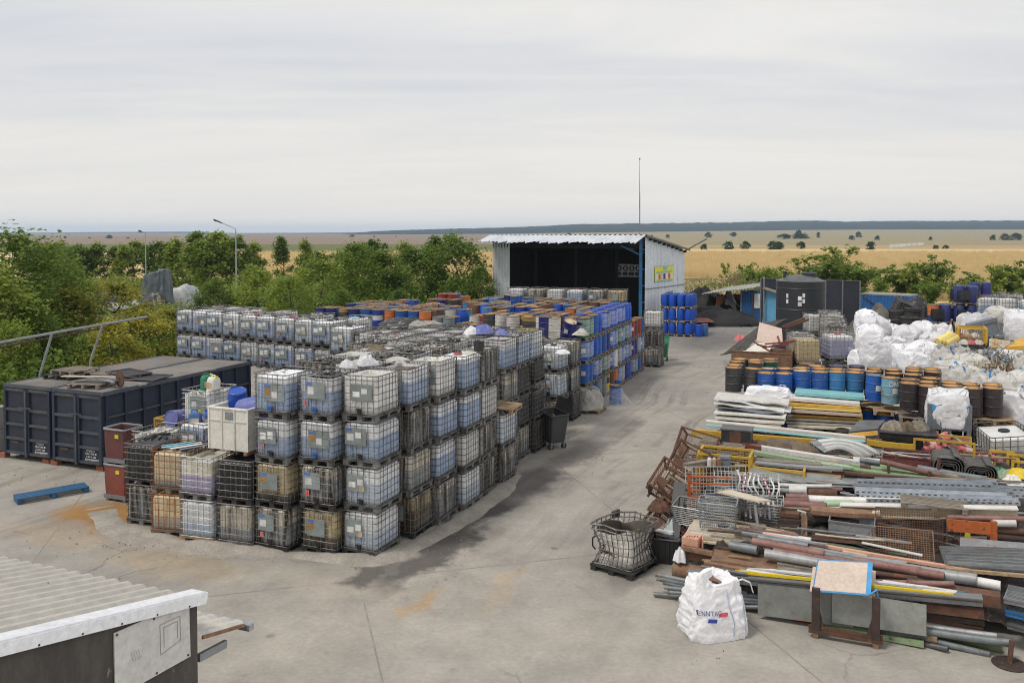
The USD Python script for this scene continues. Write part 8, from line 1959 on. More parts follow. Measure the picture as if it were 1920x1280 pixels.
thing("tyre","brown wheel tyre lying flat beside the dark tiles","tyre",[("tread",lathe([(.14,0),(.2,-.0),(.23,.04),(.23,.1),(.2,.14),(.14,.14),(.13,.07),(.14,0)],18,D(1580,812,26.8)),"rust_dark",40),("bead",lathe([(.139,.135),(.15,.148),(.165,.142)],18,D(1580,812,26.8)),"rubber")])
quad("dark_tile","dark grey tilted tile with yellow foam edge",[(1590,812,26.6),(1645,806,26.2),(1660,790,26.9),(1612,790,27.2)],.1,"steel_dark","tile",[("foam_edge",beam(D(1592,816,26.5),D(1646,811,26.1),.06,.12),"foam_yellow")])
q = D(1702,823,26.2)
thing("wrapped_crate","black film-wrapped crate with brown sacks on top","crate",[("body",place(bbox(-.8,.8,-.4,.4,-.5,.28),q,UX,VX),"film_black"),("edge_rail",place(J(bbox(-.82,.82,-.43,-.402,.24,.3),bbox(-.82,.82,.402,.43,.24,.3)),q,UX,VX),"steel_dark")])
for i in range(3):
 rag("sack",f"tan tied sack on the black wrapped crate, {ORD[i]} from the left",D(1676 + 22 * i,806,26.3),.34,.3,.3,"bag_brown" if i == 1 else "wood_grey",95 + i,"tan sacks on the black wrapped crate")
# folding plastic crate with white bag, bulged tote
q = D(1780,816,26.4)
parts = [("front_wall",place(bbox(-.62,.62,-.03,.03,.16,.95),q,UX,VX),"plastic_grey"),("side_wall",place(bbox(.56,.62,.031,1.0,.16,.95),q,UX,VX),"plastic_grey"),("side_wall",place(bbox(-.62,-.56,.031,1.0,.16,.95),q,UX,VX),"plastic_grey")]
parts += [("rib",place(bbox(-.55 + .14 * i,-.51 + .14 * i,-.05,-.031,.2,.6),q,UX,VX),"plastic_grey") for i in range(9)]
parts += [("runner",place(bbox(-.62 + .55 * i,-.5 + .55 * i,-.03,1.0,0,.158),q,UX,VX),"plastic_grey") for i in range(3)]
parts += [("corner_latch",place(bbox(a,a + .2,-.055,-.031,.76,.92),q,UX,VX),"tape_blue") for a in (-.5,.3)]
parts += [("drop_door",place(bbox(-.3,.3,-.058,-.031,.62,.74),q,UX,VX),"plastic_grey"),("paper",place(bbox(-.22,.2,-.075,-.06,.56,.72),q,UX,VX),"sticker_white"),("red_tag",place(bbox(-.45,-.3,-.06,-.032,.04,.12),q,UX,VX),"sticker_red")]
thing("folding_crate","grey folding plastic crate with blue latches facing the road","crate",parts)
bag("white2",q + VX * .55 + Z * .22,"white bag bulging over the grey folding crate",1.25)
q = D(1885,862,25.6)
inst(IB["white_side"],"tank_tote","bulging white tote with bent cage at the right border","tank tote",q - Z * 0.35,YROT + 14,None,6,-5,(1.25,1.1,1.2))
# plank stacks of the rear row
ws = [(1340,742,1478,756,28.6,.8,.05,"board_white"),(1338,748,1482,770,28.4,.8,.03,"bag_white"),(1338,757,1470,771,28.3,.85,.04,"board_white"),(1342,764,1466,776,28.1,.75,.03,"plastic_grey"),(1338,773,1472,782,27.9,.9,.06,"board_white"),(1340,782,1470,792,27.8,.8,.07,"board_white"),(1345,790,1464,799,27.7,.9,.04,"board_cream")]
for i,(x0,y0,x1,y1,d,w,h,m) in enumerate(ws):
 a,b = D(x0,y0,d),D(x1,y1,d - .6); xx = b - a
 def fn(u,v,a=a,xx=xx,w=w,i=i):
  n = meshkit.fbm(np.stack([u * 3 + i * 7,v * 1.5,u * 0],-1),3,i)
  return np.stack([a[0] + xx[0] * u - .37 * w * (v - .3) * 0 + VX[0] * w * v,a[1] + xx[1] * u + VX[1] * w * v,a[2] + xx[2] * u + (n - .5) * (.16 if i in (0,1,2,3) else .03)],-1)
 single("white_sheet",f"bent white insulating sheet in the left stack, {ORD[i]} from the top","sheet",solid_sheet(grid(fn,14,6),h),m,"white sheets stacked left of the foam boards")
single("timber_bearer","red and black bearer carrying the white sheets","bearer",place(J(*[bbox(.2 + .7 * i,.34 + .7 * i,0,.8,-.14,0) for i in range(3)]),D(1345,805,27.7),UX,VX),"red_paint")
fs = [(1490,735,1620,745,29.4,.9,.1,"board_teal"),(1480,746,1612,757,29.0,.9,.09,"board_white"),(1479,755,1612,764,28.9,.85,.08,"foam_yellow"),(1479,762,1614,770,28.8,.95,.06,"foam_lemon"),(1480,768,1616,777,28.7,.9,.08,"board_pink"),(1488,777,1618,784,28.8,.85,.08,"foam_yellow"),(1474,785,1618,792,28.6,.9,.05,"wood_grey"),(1474,791,1618,798,28.5,.9,.05,"roof_dirty"),(1476,798,1600,804,28.3,.8,.06,"board_cream")]
for i,(x0,y0,x1,y1,d,w,h,m) in enumerate(fs):
 a,b = D(x0,y0,d),D(x1,y1,d - .55); xx = (b - a); L = np.linalg.norm(xx)
 single("insulation_board",f"{('teal', 'white', 'amber foam', 'lemon foam', 'pinkish', 'amber foam', 'weathered grey', 'dirty pale', 'cream')[i]} insulation board, {ORD[i]} from the top of the right stack","board",place(bbox(0,L,0,w,-h,0),a,xx / L,VX),m,"insulation boards stacked right of the white sheets")
single("timber_bearer","dark slotted rail rack carrying the insulation boards","bearer",place(J(*[bbox(0,2.6,.1 + .3 * i,.2 + .3 * i,-.6,0) for i in range(3)]),D(1480,806,28.3),UX,VX),"steel_dark")
p = D(1440,748,29.8)
bag("white5",p - Z * .12,"white sack slumped against the blue drums",(1.55,.9,.62),-20)
# ---------------------------------------------------------------- drums in the scrap yard
def stand(kind,px,ptop,d,label,rx=0,ry=0,under=0):
 q = D(px,ptop,d); z = q[2] - .88
 drum(kind,(q[0],q[1],z),label,rx,ry,group="drums with orange lids in the scrap yard")
 return q[0],q[1],z
row1 = [(1375,688,31.2,"charcoal"),(1410,690,31.2,"charcoal"),(1436,698,30.7,"blue"),(1470,699,30.6,"blue"),(1503,694,30.6,"blue_tan"),(1537,696,30.5,"blue"),(1569,696,30.4,"sky"),(1603,697,30.3,"sky"),(1638,702,29.6,"blue_label"),(1670,707,29.0,"pale")]
rowd = [(1705,717,27.9,"dark"),(1740,722,27.6,"dark"),(1785,722,27.3,"dark"),(1823,726,27.1,"dark"),(1862,726,27.0,"dark")]
allr = []
for i,(px,py,d,k) in enumerate(row1):
 allr.append(stand(k,px,py,d,f"{ORD[i]} in the scrap yard's front row",ry=3 if i in (1,8) else 0))
for i,(px,py,d,k) in enumerate(rowd):
 allr.append(stand(k,px,py,d,f"{ORD[i]} behind the folding crate"))
back = [(1378,683,32.0,"charcoal"),(1416,678,32.2,"charcoal"),(1383,677,32.8,"charcoal"),(1388,672,33.4,"charcoal"),(1417,674,33.2,"charcoal"),(1445,677,33.2,"green"),(1442,690,31.6,"blue_tan"),(1473,690,31.5,"blue"),(1504,689,31.4,"blue"),(1538,690,31.2,"blue"),(1570,691,31.1,"sky"),(1604,692,31.0,"sky"),(1530,685,32.2,"blue"),(1572,685,31.9,"navy"),(1606,685,31.8,"navy"),(1637,695,30.4,"dark"),(1512,681,33.0,"brown"),(1640,690,31.2,"dark"),(1676,692,30.6,"dark"),(1678,699,29.9,"dark"),(1715,689,31.0,"dark"),(1714,694,30.3,"dark"),(1712,701,29.6,"dark"),(1707,710,28.6,"brown"),(1749,691,30.9,"dark"),(1748,696,30.2,"dark"),(1746,708,29.0,"dark"),(1741,715,28.3,"dark"),(1783,716,28.0,"dark"),(1821,719,27.8,"dark"),(1861,720,27.7,"dark"),(1445,672,34.0,"charcoal")]
for i,(px,py,d,k) in enumerate(back):
 allr.append(stand(k,px,py,d,f"{ORD[sorted(back).index((px, py, d, k))]} in the scrap yard's rear rows",ry=rnd.uniform(-2,2)))
for i,(px,py,d) in enumerate(((1385,744,31.2),(1455,748,31.0),(1520,746,30.8),(1586,748,30.6),(1640,756,29.8),(1672,765,29.1),(1722,777,28.0),(1800,774,27.5),(1860,780,27.1))):
 q = D(px,py,d)
 pallet("pale" if i in (4,5,8) else "grey",(q[0],q[1],q[2] - .16),f"pallet under the orange-lidded drums, {ORD[i]} from the road",YROT)
 for j,o in enumerate((-.3,.3)):
  drum("blue" if px < 1700 else "dark",(q[0] + UX[0] * o,q[1] + UX[1] * o - .2,q[2] - 1.06),f"lower tier under the {ORD[i]} orange-lidded pallet, {('left', 'right')[j]}",group="drums in the lower tier of the scrap yard")
# OM on the pale drum's side
q = D(1670,707,29.0); 
def on_drum(txt,cx,cy,z,h,r=.302):
 t = meshkit.text_mesh(txt,h,.003,True).subdivide_to_size(.06); v = np.array(t.vertices); v[:,0] -= v[:,0].mean()
 a = v[:,0] / r - math.pi / 2 + .05
 return np.column_stack([cx + np.cos(a) * (r + v[:,2]),cy + np.sin(a) * (r + v[:,2]),z + v[:,1]]),np.array(t.faces)
single("painted_letters","white painted OM letters on the pale blue drum","lettering",on_drum("OM",q[0],q[1],q[2] - .27,.15),"lettering_white")
# ---------------------------------------------------------------- small loose scrap over the pile, and the mass beneath it
def heap_z(d):
 return float(np.interp(d,[17.9,18.2,18.7,20,21.5,23,25,27,29.5,30.5],[.1,.5,.85,1.02,1.15,1.2,1.3,1.25,1.2,.3]))
def fn(u,v):
 d = 18.0 + 12.3 * v - 1.6 * u; px = 1300 + 700 * u - 60 * np.sin(v * 3.1) * (1 - u) * 0
 x = (px - 960) / FPX * d
 z = np.vectorize(heap_z)(d + 1.6 * u) * np.minimum(1,np.minimum(u,1 - u) * 14)
 z = z + (meshkit.fbm(np.stack([x * 2.2,d * 2.2,d * 0],-1),4,5) - .5) * .5 * np.minimum(1,4 * z)
 return np.stack([x,d,np.maximum(z,0.005)],-1)
setting("scrap_fill",grid(fn,70,60),"scrap_dark","stuff",30)
_r = random.Random(33)
for i in range(120):
 d = 17.9 + 8.5 * i / 120 + _r.uniform(-.15,.15); px = _r.uniform(1325,1900); L = _r.uniform(.4,2.0)
 x = (px - 960) / FPX * d; z = heap_z(d + .0025 * (px - 1300)) + _r.uniform(.18,.34)
 a = math.radians(-22 + _r.gauss(0,13)); dv = np.array([math.cos(a),math.sin(a),_r.gauss(0,.05)]) * L / 2; c = np.array([x,d,z])
 m = _r.choice(["rust","rust_light","steel_grey","wood_grey","board_cream","pipe_grey","pipe_silver","wood_pale","rust_dark","galv","board_white","pipe_red"])
 if i % 3 == 0:
  single("loose_pipe",f"thin loose pipe dropped across the scrap pile, {ORD[i // 3]} counted from its front","pipe",pipe(c - dv,c + dv,_r.uniform(.015,.03),8),m,"thin loose pipes over the scrap pile",40)
 else:
  k = i - i // 3 - 1
  single("loose_lath",f"{('narrow', 'short', 'thin', 'stray')[k // 24]} loose lath dropped across the scrap pile, {ORD[k % 24]} counted from its front","lath",beam(c - dv,c + dv,_r.uniform(.04,.12),_r.uniform(.015,.04)),m,"loose laths over the scrap pile")
# ---------------------------------------------------------------- behind the scrap yard's drums: totes, bags, scrap
def gtote(kind,px,pytop,d,label,rz=0,s=1.0,rx=0,ry=0,below=1):
 """A tote whose top front edge shows at this pixel; plain ones carry it."""
 q = D(px,pytop,d); z = q[2] - 1.13 * s
 inst(IB[kind],"tank_tote",f"{LOOK[kind]}, {label}","tank tote",(q[0],q[1] + .5,z),YROT + rz,"totes behind the scrap yard's drums",rx,ry,s)
 for k in range(below):
  if z - 1.115 * (k + 1) > -.3:
   inst(IB["grimy_side"],"tank_tote",f"{LOOK['grimy_side']}, {ORD[k]} below the one {label}","tank tote",(q[0],q[1] + .5,z - 1.115 * (k + 1)),YROT + rz,"totes behind the scrap yard's drums")
gtote("yellow_open",1516,634,35.0,"front one left of the lilac tote",22)
gtote("lilac",1579,626,35.2,"between yellow tote and white bags",20,1.03)
for i,(px,py,d,k) in enumerate(((1508,624,37.5,"pale_side"),(1572,612,37.8,"grimy_open"),(1570,604,40,"pale_side"),(1568,597,42.5,"pale_side"),(1566,590,45,"white_open"),(1562,583,47.5,"pale_side"),(1534,588,46,"white_side"))):
 gtote(k,px,py,d,f"{ORD[i]} of the line running back to the black tank",20,below=0)
for i,(px,py,d,k) in enumerate(((1852,556,46,"blue_side"),(1892,557,45.5,"white_side"),(1934,560,45,"blue_side"),(1862,550,48,"pale_side"),(1900,550,47.5,"pale_side"))):
 gtote(k,px,py,d,f"{ORD[i]} of the high row at the right border",22,1.1)
gtote("grimy_open",1876,607,42,"with torn white film below the high right row",22)
gtote("black",1690,560,56,"empty cage tipped on the tyre heap",15,1.1,12,22,0)
gtote("black",1757,640,36.5,"holding yellow rolls",20); gtote("grimy_side",1812,655,34.5,"below the orange-yellow cage",18,.95)
for i in range(3):
 a,b = D(1758 + 7 * i,640 + 2 * i,36.3),D(1783 + 5 * i,626 + 3 * i,36.8)
 single("yellow_roll",f"yellow foam roll lying in the black tote, {ORD[i]} from the left","roll",J(cyl(a,b,.14,12),cyl(a + (b - a) * .3,b + (b - a) * .02,.05,8)),"foam_lemon","yellow foam rolls",40)
# bulk bags: (px of middle, py of foot, distance, kind, size, label)
bags = [(1630,660,37.5,"white0",1.5,"left end of the white bag heap, upper"),(1640,638,40,"white1",1.5,"high bag against the grey rubble mound"),(1625,620,43,"white4",1.4,"with upright loops beside the rubble mound"),(1640,690,34,"white3",1.35,"low bag behind the front blue drums"),(1615,688,34.5,"white2",1.1,"beside the lilac tote's right side"),
  (1672,672,37,"white5",1.45,"with straight blue seam left of the centre bags"),(1700,660,38.5,"white0",1.5,"upper bag left of the heap's peak"),(1700,690,35,"white2",1.5,"big square bag below the heap's peak"),(1728,650,39,"white1",1.5,"bag with pointed peak in the heap's middle"),(1735,690,35,"white4",1.45,"front bag right of the square one"),(1715,700,33.6,"white5",1.3,"lowest bag behind the dark drums"),
  (1762,648,40,"white3",1.35,"with two loops up behind the yellow rolls"),(1780,655,41,"white2",1.2,"half hidden behind the yellow rolls"),(1675,648,40.5,"white4",1.3,"behind the tan board on the heap"),(1748,668,37,"white0",1.3,"between peak bag and black tote"),
  (1785,690,34,"dirty0",1.5,"dirty bag with blue strap below the yellow rolls"),(1820,700,33.2,"dirty1",1.4,"crumpled dirty bag left of the wire swarf"),(1780,712,32,"dirty2",1.3,"flat dirty bag right of the dark drums"),(1812,722,31.2,"dirty3",1.3,"flat bag with blue loop right of the dark drums"),(1850,730,30.5,"dirty0",1.3,"slumped bag under the brown swarf"),(1850,690,35.5,"dirty2",1.3,"dirty bag behind the swarf box"),
  (1890,742,29.6,"dirty1",1.4,"creased bag with blue straps at the right border"),(1920,735,30.4,"dirty3",1.4,"bag cut by the right border, upper"),(1912,790,27.4,"white2",1.45,"tall grey-white bag at the right border behind the dark drums"),(1905,760,29,"dirty2",1.3,"bag with blue ribbon at the right border, middle"),(1935,705,32.5,"dirty0",1.4,"bag beside the white stone slab"),
  (1828,625,40.5,"white3",1.3,"loosely open bag left of the grey crate"),(1815,612,42,"dirty3",1.2,"greyish bag with tall loops behind the grey crate"),(1912,632,40,"white1",1.5,"round bag at the right border, upper"),(1870,600,44,"dirty1",1.3,"torn bag on top of the grimy tote"),(1905,608,43,"white5",1.2,"pale bag above the round one")]
for px,py,d,k,s,lab in bags:
 q = D(px,py,d)
 bag(k,q - Z * .1,f"{'white' if k[0] == 'w' else 'soiled white'} bulk bag, {lab}",s * .8)
for i,(px,py,d,rx,ry,h) in enumerate(((1690,690,35.5,5.5,4.5,1.7),(1690,670,39.5,6.0,3,2.3),(1850,720,32.5,5.5,4,1.5),(1880,660,39,4,3.5,2.2),(1630,660,39,3.0,4,1.9))):
 q = D(px,py,d)
 setting("bag_heap_base",shift(rough_heap(rx,ry,max(.8,q[2] - .25),30,11 + i,.25,.7,.35),-np.array([q[0],q[1] + 1.0,0])),"bag_dirty","stuff",True)
# wire swarf, slabs, crates and sheets at the right
def fuzz(name,label,c,r,h,n,m,seed):
 rs = np.random.RandomState(seed); out = []
 for i in range(n):
  a,k = rs.uniform(0,6.28),rs.uniform() ** .5
  p = np.asarray(c) + np.array([math.cos(a) * r * k,math.sin(a) * r * .6 * k,h * (1 - k * k) * rs.uniform(.3,1)])
  out.append(tube(p + np.cumsum(rs.normal(size=(4,3)) * .14,0),.018,3,False))
 thing(name,label,"metal swarf",[("core",shift(rough_heap(r * .95,r * .55,h * .8,20,seed,.5,3),-np.asarray(c)),"steel_dark"),("curl",J(*out),m)])
fuzz("wire_swarf","silvery tangled wire swarf in the blue-grey box",D(1855,692,33.5),1.1,.55,420,"galv",1)
fuzz("wire_swarf","brown and white tangled swarf on the dirty bags",D(1885,722,31),1.0,.5,380,"rust_light",2)
fuzz("wire_swarf","whitish fibre heap left of the brown swarf",D(1855,712,31.8),.8,.4,300,"board_cream",3)
open_box("swarf_box","blue-grey low box holding silvery swarf",(1826,692,33),(1856,698,32.6),.9,.3,"plate_grey","box")
q = D(1856,690,34)
quad("stone_slab","large pale stone slab tilted at the right",[(1868,683,34.5),(1914,690,34.2),(1917,659,34.8),(1868,655,35.1)],.12,"board_white","slab")
quad("foam_slab","mustard yellow panel sloping at the right border",[(1882,654,36),(1940,650,35.5),(1940,628,37),(1905,640,37)],.15,"foam_yellow","panel")
quad("striped_board","cream board with two brown stripes left of the mustard panel",[(1854,652,36.5),(1894,656,36.2),(1894,640,36.8),(1855,636,37)],.1,"board_cream","panel",[("stripe",beam(D(1862 + 5 * i,637,36.9),D(1862 + 5 * i,653,36.4),.05,.13,VX),"foam_yellow") for i in range(2)])
quad("plywood_sheet","tan plywood sheet sloping between the white bags",[(1646,632,39.5),(1690,622,39.5),(1688,612,41),(1648,621,41)],.04,"wood_pale","board")
q = D(1850,632,39)
x = np.array([.9,-.3,.3]); x /= np.linalg.norm(x); y = np.cross([0,0,1.0],x); y /= np.linalg.norm(y); z = np.cross(x,y)
thing("plastic_crate","grey ribbed plastic crate lying tilted at the right","crate",[("body",place(bbox(-.55,.6,0,.9,0,.72),q,x,y,z),"plastic_grey"),("rim",place(J(bbox(-.6,.65,-.05,0,.6,.76),bbox(-.6,.65,-.05,0,0,.1)),q,x,y,z),"plastic_grey")] + [("rib",place(bbox(a,a + .08,-.05,0,.1,.6),q,x,y,z),"plastic_grey") for a in (-.6,-.02,.57)])
c = D(1797,640,38); thing("mesh_box_pallet","orange-yellow steel cage with rubble bags left of the grey crate","cage",mesh_cage(c,UX,VX,1.1,.9,.6,.25,"yellow_paint",rad=.03,fw=.08))
for i in range(6):
 rag("rag",f"reddish and white scrap in the orange-yellow cage, {ORD[i]} from the left",D(1800 + 7 * i,632 + 13 * (i % 2),38.2 - .9 * (i % 2)),.22,.2,.2,("red_plastic","bag_dirty","board_pink")[i % 3],120 + i)
# wrapped drum tower, tyres, rubble
q = D(1785,607,47)
for l in range(2):
 for j in range(2):
  for i,o in enumerate((-.3,.3)):
   for k,o2 in enumerate((-.3,.3)):
    if j == 0 and l == 1:continue
    p = q + UX * (o + (.62 if j else -.66)) + VX * o2 + Z * (.16 + l * 1.06)
    drum("orange" if (j == 0 and i == 0) else "plastic_navy",p,f"{('lower', 'upper')[l]} {('left', 'right')[j]} pallet of the black-wrapped tower, {('near', 'far')[k]} {('left', 'right')[i]}",group="drums in the black-wrapped tower")
  if j or not l:
   pallet("pale",q + UX * (.62 if j else -.66) + Z * l * 1.06,f"pallet in the black-wrapped drum tower, {('lower', 'upper')[l]} {('left', 'right')[j]}")
   single("film_wrap",f"black film round the {('lower', 'upper')[l]} {('left', 'right')[j]} drums of the tower","film wrap",loft(np.array(rr(1.24,1.24,.3,4)) + (q + UX * (.62 if j else -.66))[:2],[(q[2] + .3 + l * 1.06,1),(q[2] + .5 + l * 1.06,1.02),(q[2] + .85 + l * 1.06,.99)]),"film_black",None,True)
for i in range(4):
 p = q + UX * (1.3 + .6 * (i % 2)) + VX * (1.6 + .2 * i) + Z * (.3 + 1.0 * (i // 2))
 drum("plastic_navy" if i // 2 else "plastic",p,f"behind the black-wrapped tower, {('lower', 'upper')[i // 2]} {('left', 'right')[i % 2]}")
single("tower_plinth","dark stacked crates carrying the black-wrapped drum tower","crate",place(J(*[bbox(-1.3,2.2,-.65,2.4,.004 + q[2] / 3 * k,q[2] / 3 * (k + 1) - .03) for k in range(3)]),q * np.array([1,1,0]),UX,VX),"plastic_black")
TY = proto("truck_tyre",[("tread",lathe([(.3,.0),(.42,-.01),(.51,.03),(.52,.14),(.51,.26),(.42,.3),(.3,.29),(.28,.15),(.3,.0)],22),"rubber",40),("tread_block",J(*[box(.515 * math.cos(a),.515 * math.sin(a),.145,.05,.05,.2,a) for a in np.linspace(0,6.283,24)[:-1]]),"rubber")])
for i,(px,py,d) in enumerate(((1669,617,52),(1669,608,52),(1704,612,52),(1705,603,52.2),(1684,598,54.5),(1685,590,54.5),(1710,594,54),(1711,586,54),(1740,620,49.5),(1740,613,49.5))):
 inst(TY,"truck_tyre",f"worn truck tyre in the tyre heap, {ORD[i]} counted from its near left","tyre",D(px,py,d),rnd.uniform(0,90),"truck tyres heaped by the rubble mound",rnd.uniform(-5,5),rnd.uniform(-5,5),1.05)
for i,(px,py,d,rx,ry,h,m,lab) in enumerate(((1648,640,56,3.6,3,EYE - (577 - 437) / 1600 * 56 + .5,"rubble","grey rubble mound before the blue container"),(1690,640,55.5,4.2,2.6,2.0,"rubble","dark rubble under the tyres"),(1612,620,58,1.6,1.6,1.7,"rubble_light","small pale rubble heap beside the black tank"),(1722,560,60,2.2,2,3.7,"tar_scrap","black scrap heap behind the tipped cage"))):
 q = D(px,py,d); single("rubble_mound",lab,"rubble mound",shift(rough_heap(rx,ry,h,40,30 + i,.3,1.2,.8),-np.array([q[0],q[1],0])),m,None,True)
# ---------------------------------------------------------------- tank, fence, container, huts
q = D(1501,560,58); R = 88 / 1600 * 58 / 2; H = EYE - (527 - 437) / 1600 * 58
tp = [("body",lathe([(R,0),(R,H * .5),(R,H),(R * .985,H + .03)],40,(q[0],q[1],0)),"tank_poly",True),("roof",lathe([(R * .985,H + .03),(R * .6,H + .32),(.3,H + .45),(0,H + .46)],40,(q[0],q[1],0)),"steel_dark",20),("manhole",lathe([(.5,H + .2),(.5,H + .55),(.4,H + .6),(0,H + .6)],16,(q[0] + .5,q[1] - .2,0)),"tank_poly"),("vent",J(cyl((q[0] - 1.1,q[1],H),(q[0] - 1.1,q[1],H + .6),.1,8),cyl((q[0] - 1.1,q[1],H + .6),(q[0] - .95,q[1],H + .6),.1,8)),"tank_poly"),("base_ring",lathe([(R + .1,0),(R + .1,.15),(R,.16)],40,(q[0],q[1],0)),"steel_dark")]
tp += [("hoop",lathe([(R + .004,z),(R + .03,z + .04),(R + .004,z + .08)],40,(q[0],q[1],0)),"tank_poly") for z in (1.4,2.8,4.2)]
for a0,w_,z0 in ((-2.5,.2,3.25),(-2.0,.3,3.1),(-1.82,.2,3.3)):
 for k in range(2):
  a = np.linspace(a0,a0 + w_ / R * .8,5); v = np.vstack([np.column_stack([q[0] + np.cos(a) * (R + .02),q[1] + np.sin(a) * (R + .02),np.full(5,z)]) for z in (z0 + .38 * k,z0 + .38 * k + .28)]); i = np.arange(4)
  tp.append(("white_mark",(v,np.vstack([np.stack([i,i + 1,i + 6],1),np.stack([i,i + 6,i + 5],1)])),"lettering_white"))
thing("storage_tank","tall black plastic storage tank with white marks","tank",tp)
a,b = D(1426,530,68),D(1612,530,64); h = EYE - (525 - 437) / 1600 * 66
n = 6; parts = []
for i in range(n):
 p,r = a + (b - a) * i / n,a + (b - a) * (i + 1) / n
 parts.append(("panel",beam((p[0],p[1],h / 2),(r[0] - .02,r[1],h / 2),.06,h),"fence_navy"))
 parts.append(("post",beam((p[0],p[1] - .08,0),(p[0],p[1] - .08,h + .05),.08,.08),"steel_grey"))
parts.append(("post",beam((b[0],b[1] - .08,0),(b[0],b[1] - .08,h + .05),.08,.08),"steel_grey")); parts.append(("top_rail",beam((a[0],a[1] - .04,h + .03),(b[0],b[1] - .04,h + .03),.1,.05),"steel_dark"))
thing("panel_fence","tall dark navy panel fence behind the black tank","fence",parts)
c0,c1 = D(1613,592,76),D(1705,592,73); x = c1 - c0; x[2] = 0; L = np.linalg.norm(x); x /= L; y = np.array([-x[1],x[0],0]); o = c0 * np.array([1,1,0]); hc = EYE - (551 - 437) / 1600 * 75
thing("blue_container","long blue corrugated container beyond the tyre heap","container",[("side_wall",corrugated(o,o + x * L,.15,hc - .1,.3,.05),"hut_blue"),("body",place(bbox(.05,L - .05,.1,2.4,.16,hc - .12),o,x,y),"hut_blue"),("roof",place(bbox(0,L,-.05,2.45,hc - .1,hc),o,x,y),"roof_dirty"),("base_rail",place(bbox(0,L,-.05,.05,0,.15),o,x,y),"steel_dark"),("corner_post",place(bbox(L * .83,L * .83 + .1,-.08,-.052,.15,hc - .1),o,x,y),"steel_grey"),("drain_pipe",beam(o + x * .2 - y * .12 + Z * (hc - .2),o + x * L * .55 - y * .12 + Z * 1.0,.09,.09),"screw_dark")])
# workshop lean-to and blue hut beyond the road's end
l0,l1,d0 = D(1355,598,79),D(1412,604,77),78
lx = l1 - l0; lx[2] = 0; W = np.linalg.norm(lx); lx /= W; ly = np.array([-lx[1],lx[0],0]); o = l0 * np.array([1,1,0])
z0,z1 = EYE - (551 - 437) / 1600 * 79,EYE - (541 - 437) / 1600 * 78
P = lambda m:place(m,o,lx,ly)
thing("workshop","open lean-to with orange rear wall and pale sheet roof","workshop",[("rear_wall",P(bbox(-.6,W * .6,3.4,3.5,0,z0 - .2)),"hut_orange"),("side_wall",P(bbox(-.7,-.6,0,3.5,0,z0 - .25)),"hut_orange"),("roof",roof_sheet(o - lx * 1.9 - ly * .9 + Z * (z0 - .1),o + lx * (W + .3) - ly * .9 + Z * (z1 + .15),o - lx * 1.6 + ly * 3.8 + Z * (z0 + .35),.3,.05),"roof_dirty"),("post",P(bbox(W * .6,W * .6 + .12,-.1,0,0,z1 - .1)),"steel_grey"),("cupboard",P(bbox(.5,1.1,2.6,3.2,0,1.5)),"sign_dim"),("bench",P(bbox(1.2,2.4,2.7,3.3,.75,.85)),"wood_grey")])
P2 = lambda m:place(m,o + lx * (W * .63),lx,ly)
w2 = W * .37 + .9
thing("blue_hut","blue corrugated hut with a white notice beside the lean-to","hut",[("front_wall",corrugated(o + lx * (W * .63),o + lx * (W * .63 + w2),0,z1 - .2,.25,.04),"hut_blue"),("body",P2(bbox(.05,w2 - .05,.1,2.8,0,z1 - .22)),"hut_blue"),("notice",P2(bbox(w2 * .62,w2 * .95,-.08,-.06,1.2,2.5)),"sticker_white"),("door_frame",P2(bbox(w2 * .5,w2 * .55,-.09,-.045,0,z1 - .3)),"steel_dark")])
m0 = D(1432,610,66); m1 = D(1462,612,65)
thing("tool_shelter","sky blue tool shelter wall with hanging wrenches by the tank","shelter",[("wall",beam((m0[0],m0[1],1.9),(m1[0],m1[1],1.7),.08,3.4),"hut_sky"),("roof_edge",beam((m0[0] - .1,m0[1] - .3,3.72),(m1[0] + .2,m1[1] - .3,3.3),.5,.12),"wood_grey"),("shelf",beam((m0[0],m0[1] - .35,1.1),(m1[0],m1[1] - .35,1.1),.5,.06),"wood_grey"),("post",beam((m0[0] - .1,m0[1] - .3,0),(m0[0] - .1,m0[1] - .3,4.6),.1,.1),"steel_grey"),("green_cabinet",box(m1[0] - .2,m1[1] - .3,.55,.7,.4,1.0),"plastic_green")] + [("hung_tool",beam((m0[0] + .2 + .3 * (i % 4),m0[1] - .08,2.9 - .5 * (i // 4)),(m0[0] + .28 + .3 * (i % 4),m0[1] - .08,2.6 - .5 * (i // 4)),.06,.1),"screw_dark") for i in range(8)])
s0,s1 = D(1340,574,80),D(1390,617,72)
st = [("stringer",beam((s0[0] + k,s0[1],s0[2]),(s1[0] + k,s1[1],.1),.08,.25),"shed_soot") for k in (0,.9)] + [("tread",box(*(np.array([s0[0] + .45,s0[1],s0[2]]) * (1 - t) + np.array([s1[0] + .45,s1[1],.1]) * t),.85,.25,.04),"shed_soot") for t in np.linspace(.05,.95,12)] + [("handrail",tube([(s0[0] + .9,s0[1],s0[2] + 1),(s1[0] + .9,s1[1],1.0)],.03,5),"shed_soot")]
thing("metal_stair","black metal stair leaning down beside the shed","stair",st)
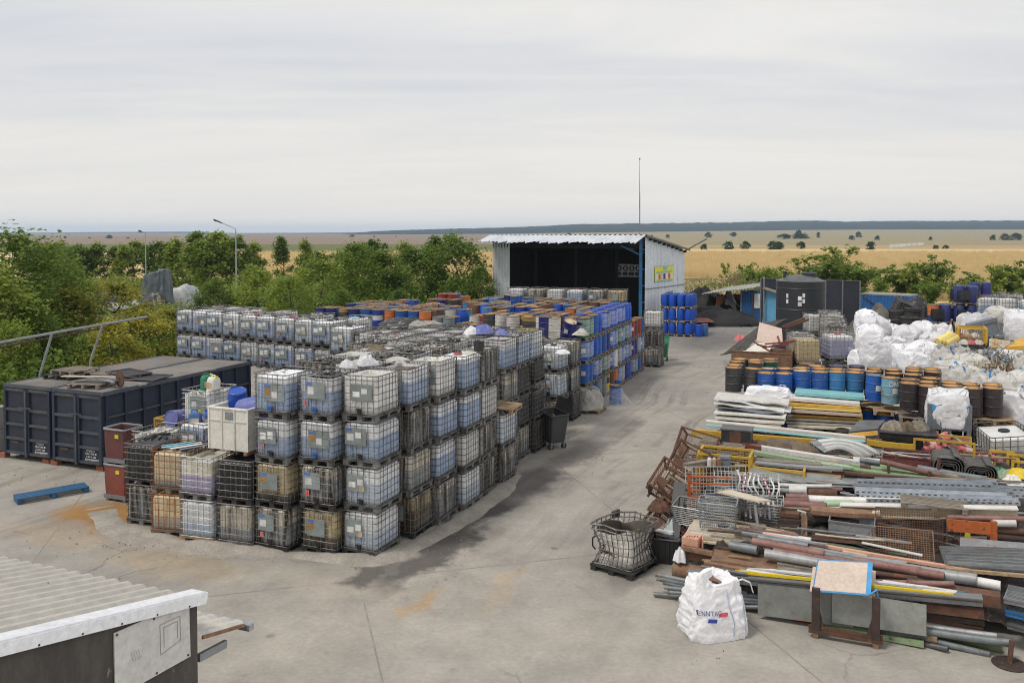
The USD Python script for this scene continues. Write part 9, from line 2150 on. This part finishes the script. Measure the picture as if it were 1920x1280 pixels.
for i,(px,py,d,rx,ry,h,m,lab) in enumerate(((1345,605,75,4.5,3,1.5,"shed_soot","burnt black scrap heap at the foot of the stair"),(1322,592,82,4,2.5,3.0,"shed_soot","burnt scrap between shed and lean-to"),(1365,590,81,1.3,1.2,2.2,"sign_dim","pale covered machine in the burnt scrap"))):
 q = D(px,py,d); single("burnt_heap",lab,"scrap heap",shift(rough_heap(rx,ry,h,30,50 + i,.4,1.3,.6),-np.array([q[0],q[1],0])),m,None,i == 2)
rag("rag","dull red sheeting on the burnt scrap",D(1318,603,72),1.0,.6,.3,"red_paint",140)
# scrap left of the yellow tote: timber crate, iron bundle, red parts, sheet
a,b = D(1371,676,35.5),D(1482,680,34.5)
open_box("timber_crate","rust-stained timber crate holding red machine parts",(1371,690,35.5),(1482,694,34.5),1.2,.75,"rust_light","crate")
quad("sheet_metal","dirty pale sheet standing in the timber crate",[(1418,640,36.5),(1468,648,36),(1466,616,36.6),(1424,604,37.2)],.02,"board_pink","steel sheet")
quad("sheet_metal","white sheet lying left in the timber crate",[(1385,662,35.6),(1440,664,35.2),(1450,642,36.3),(1410,638,36.8)],.02,"bin_white","steel sheet")
for i in range(9):
 x0 = 1357 + 5 * i; pts = [D(x0,664 - i,35.8),D(x0 + 30,640 - i * 2,37),D(x0 + 75,606 - i,39)]
 thing("iron_bar",f"dark bent iron bar in the bundle beside the road, {ORD[i]} from the left","iron bar",[("bar",tube(pts + [pts[-1] + UX * .1],.03,5),"cable_dark"),("bend",tube([pts[0],pts[0] - UX * .12 - Z * .03,pts[0] + VX * .3 + UX * .1],.03,5),"cable_dark")],"bent iron bars beside the road")
for i,(x0,y0,x1,y1) in enumerate(((1412,640,1450,662),(1430,652,1490,640),(1434,645,1492,638),(1440,650,1480,646),(1448,662,1474,656),(1458,630,1462,642),(1420,646,1440,650))):
 BM(f"red machine part in the timber crate, {ORD[i]} of the tangle",(x0,y0,35.4),(x1,y1,35.2),.06,.06,"red_paint","machine_part")
for i in range(2):
 BM(f"rusty angle bar pointing up by the black tank, {('upper', 'lower')[i]}",(1466 + 6 * i,613 + 2 * i,38.5),(1508 + 8 * i,597 + 2 * i,39.5),.09,.09,"rust","bar")
rag("rag","red bundled cover on the ground beside the iron bars",G(1391,638),.55,.45,.4,"red_plastic",141)
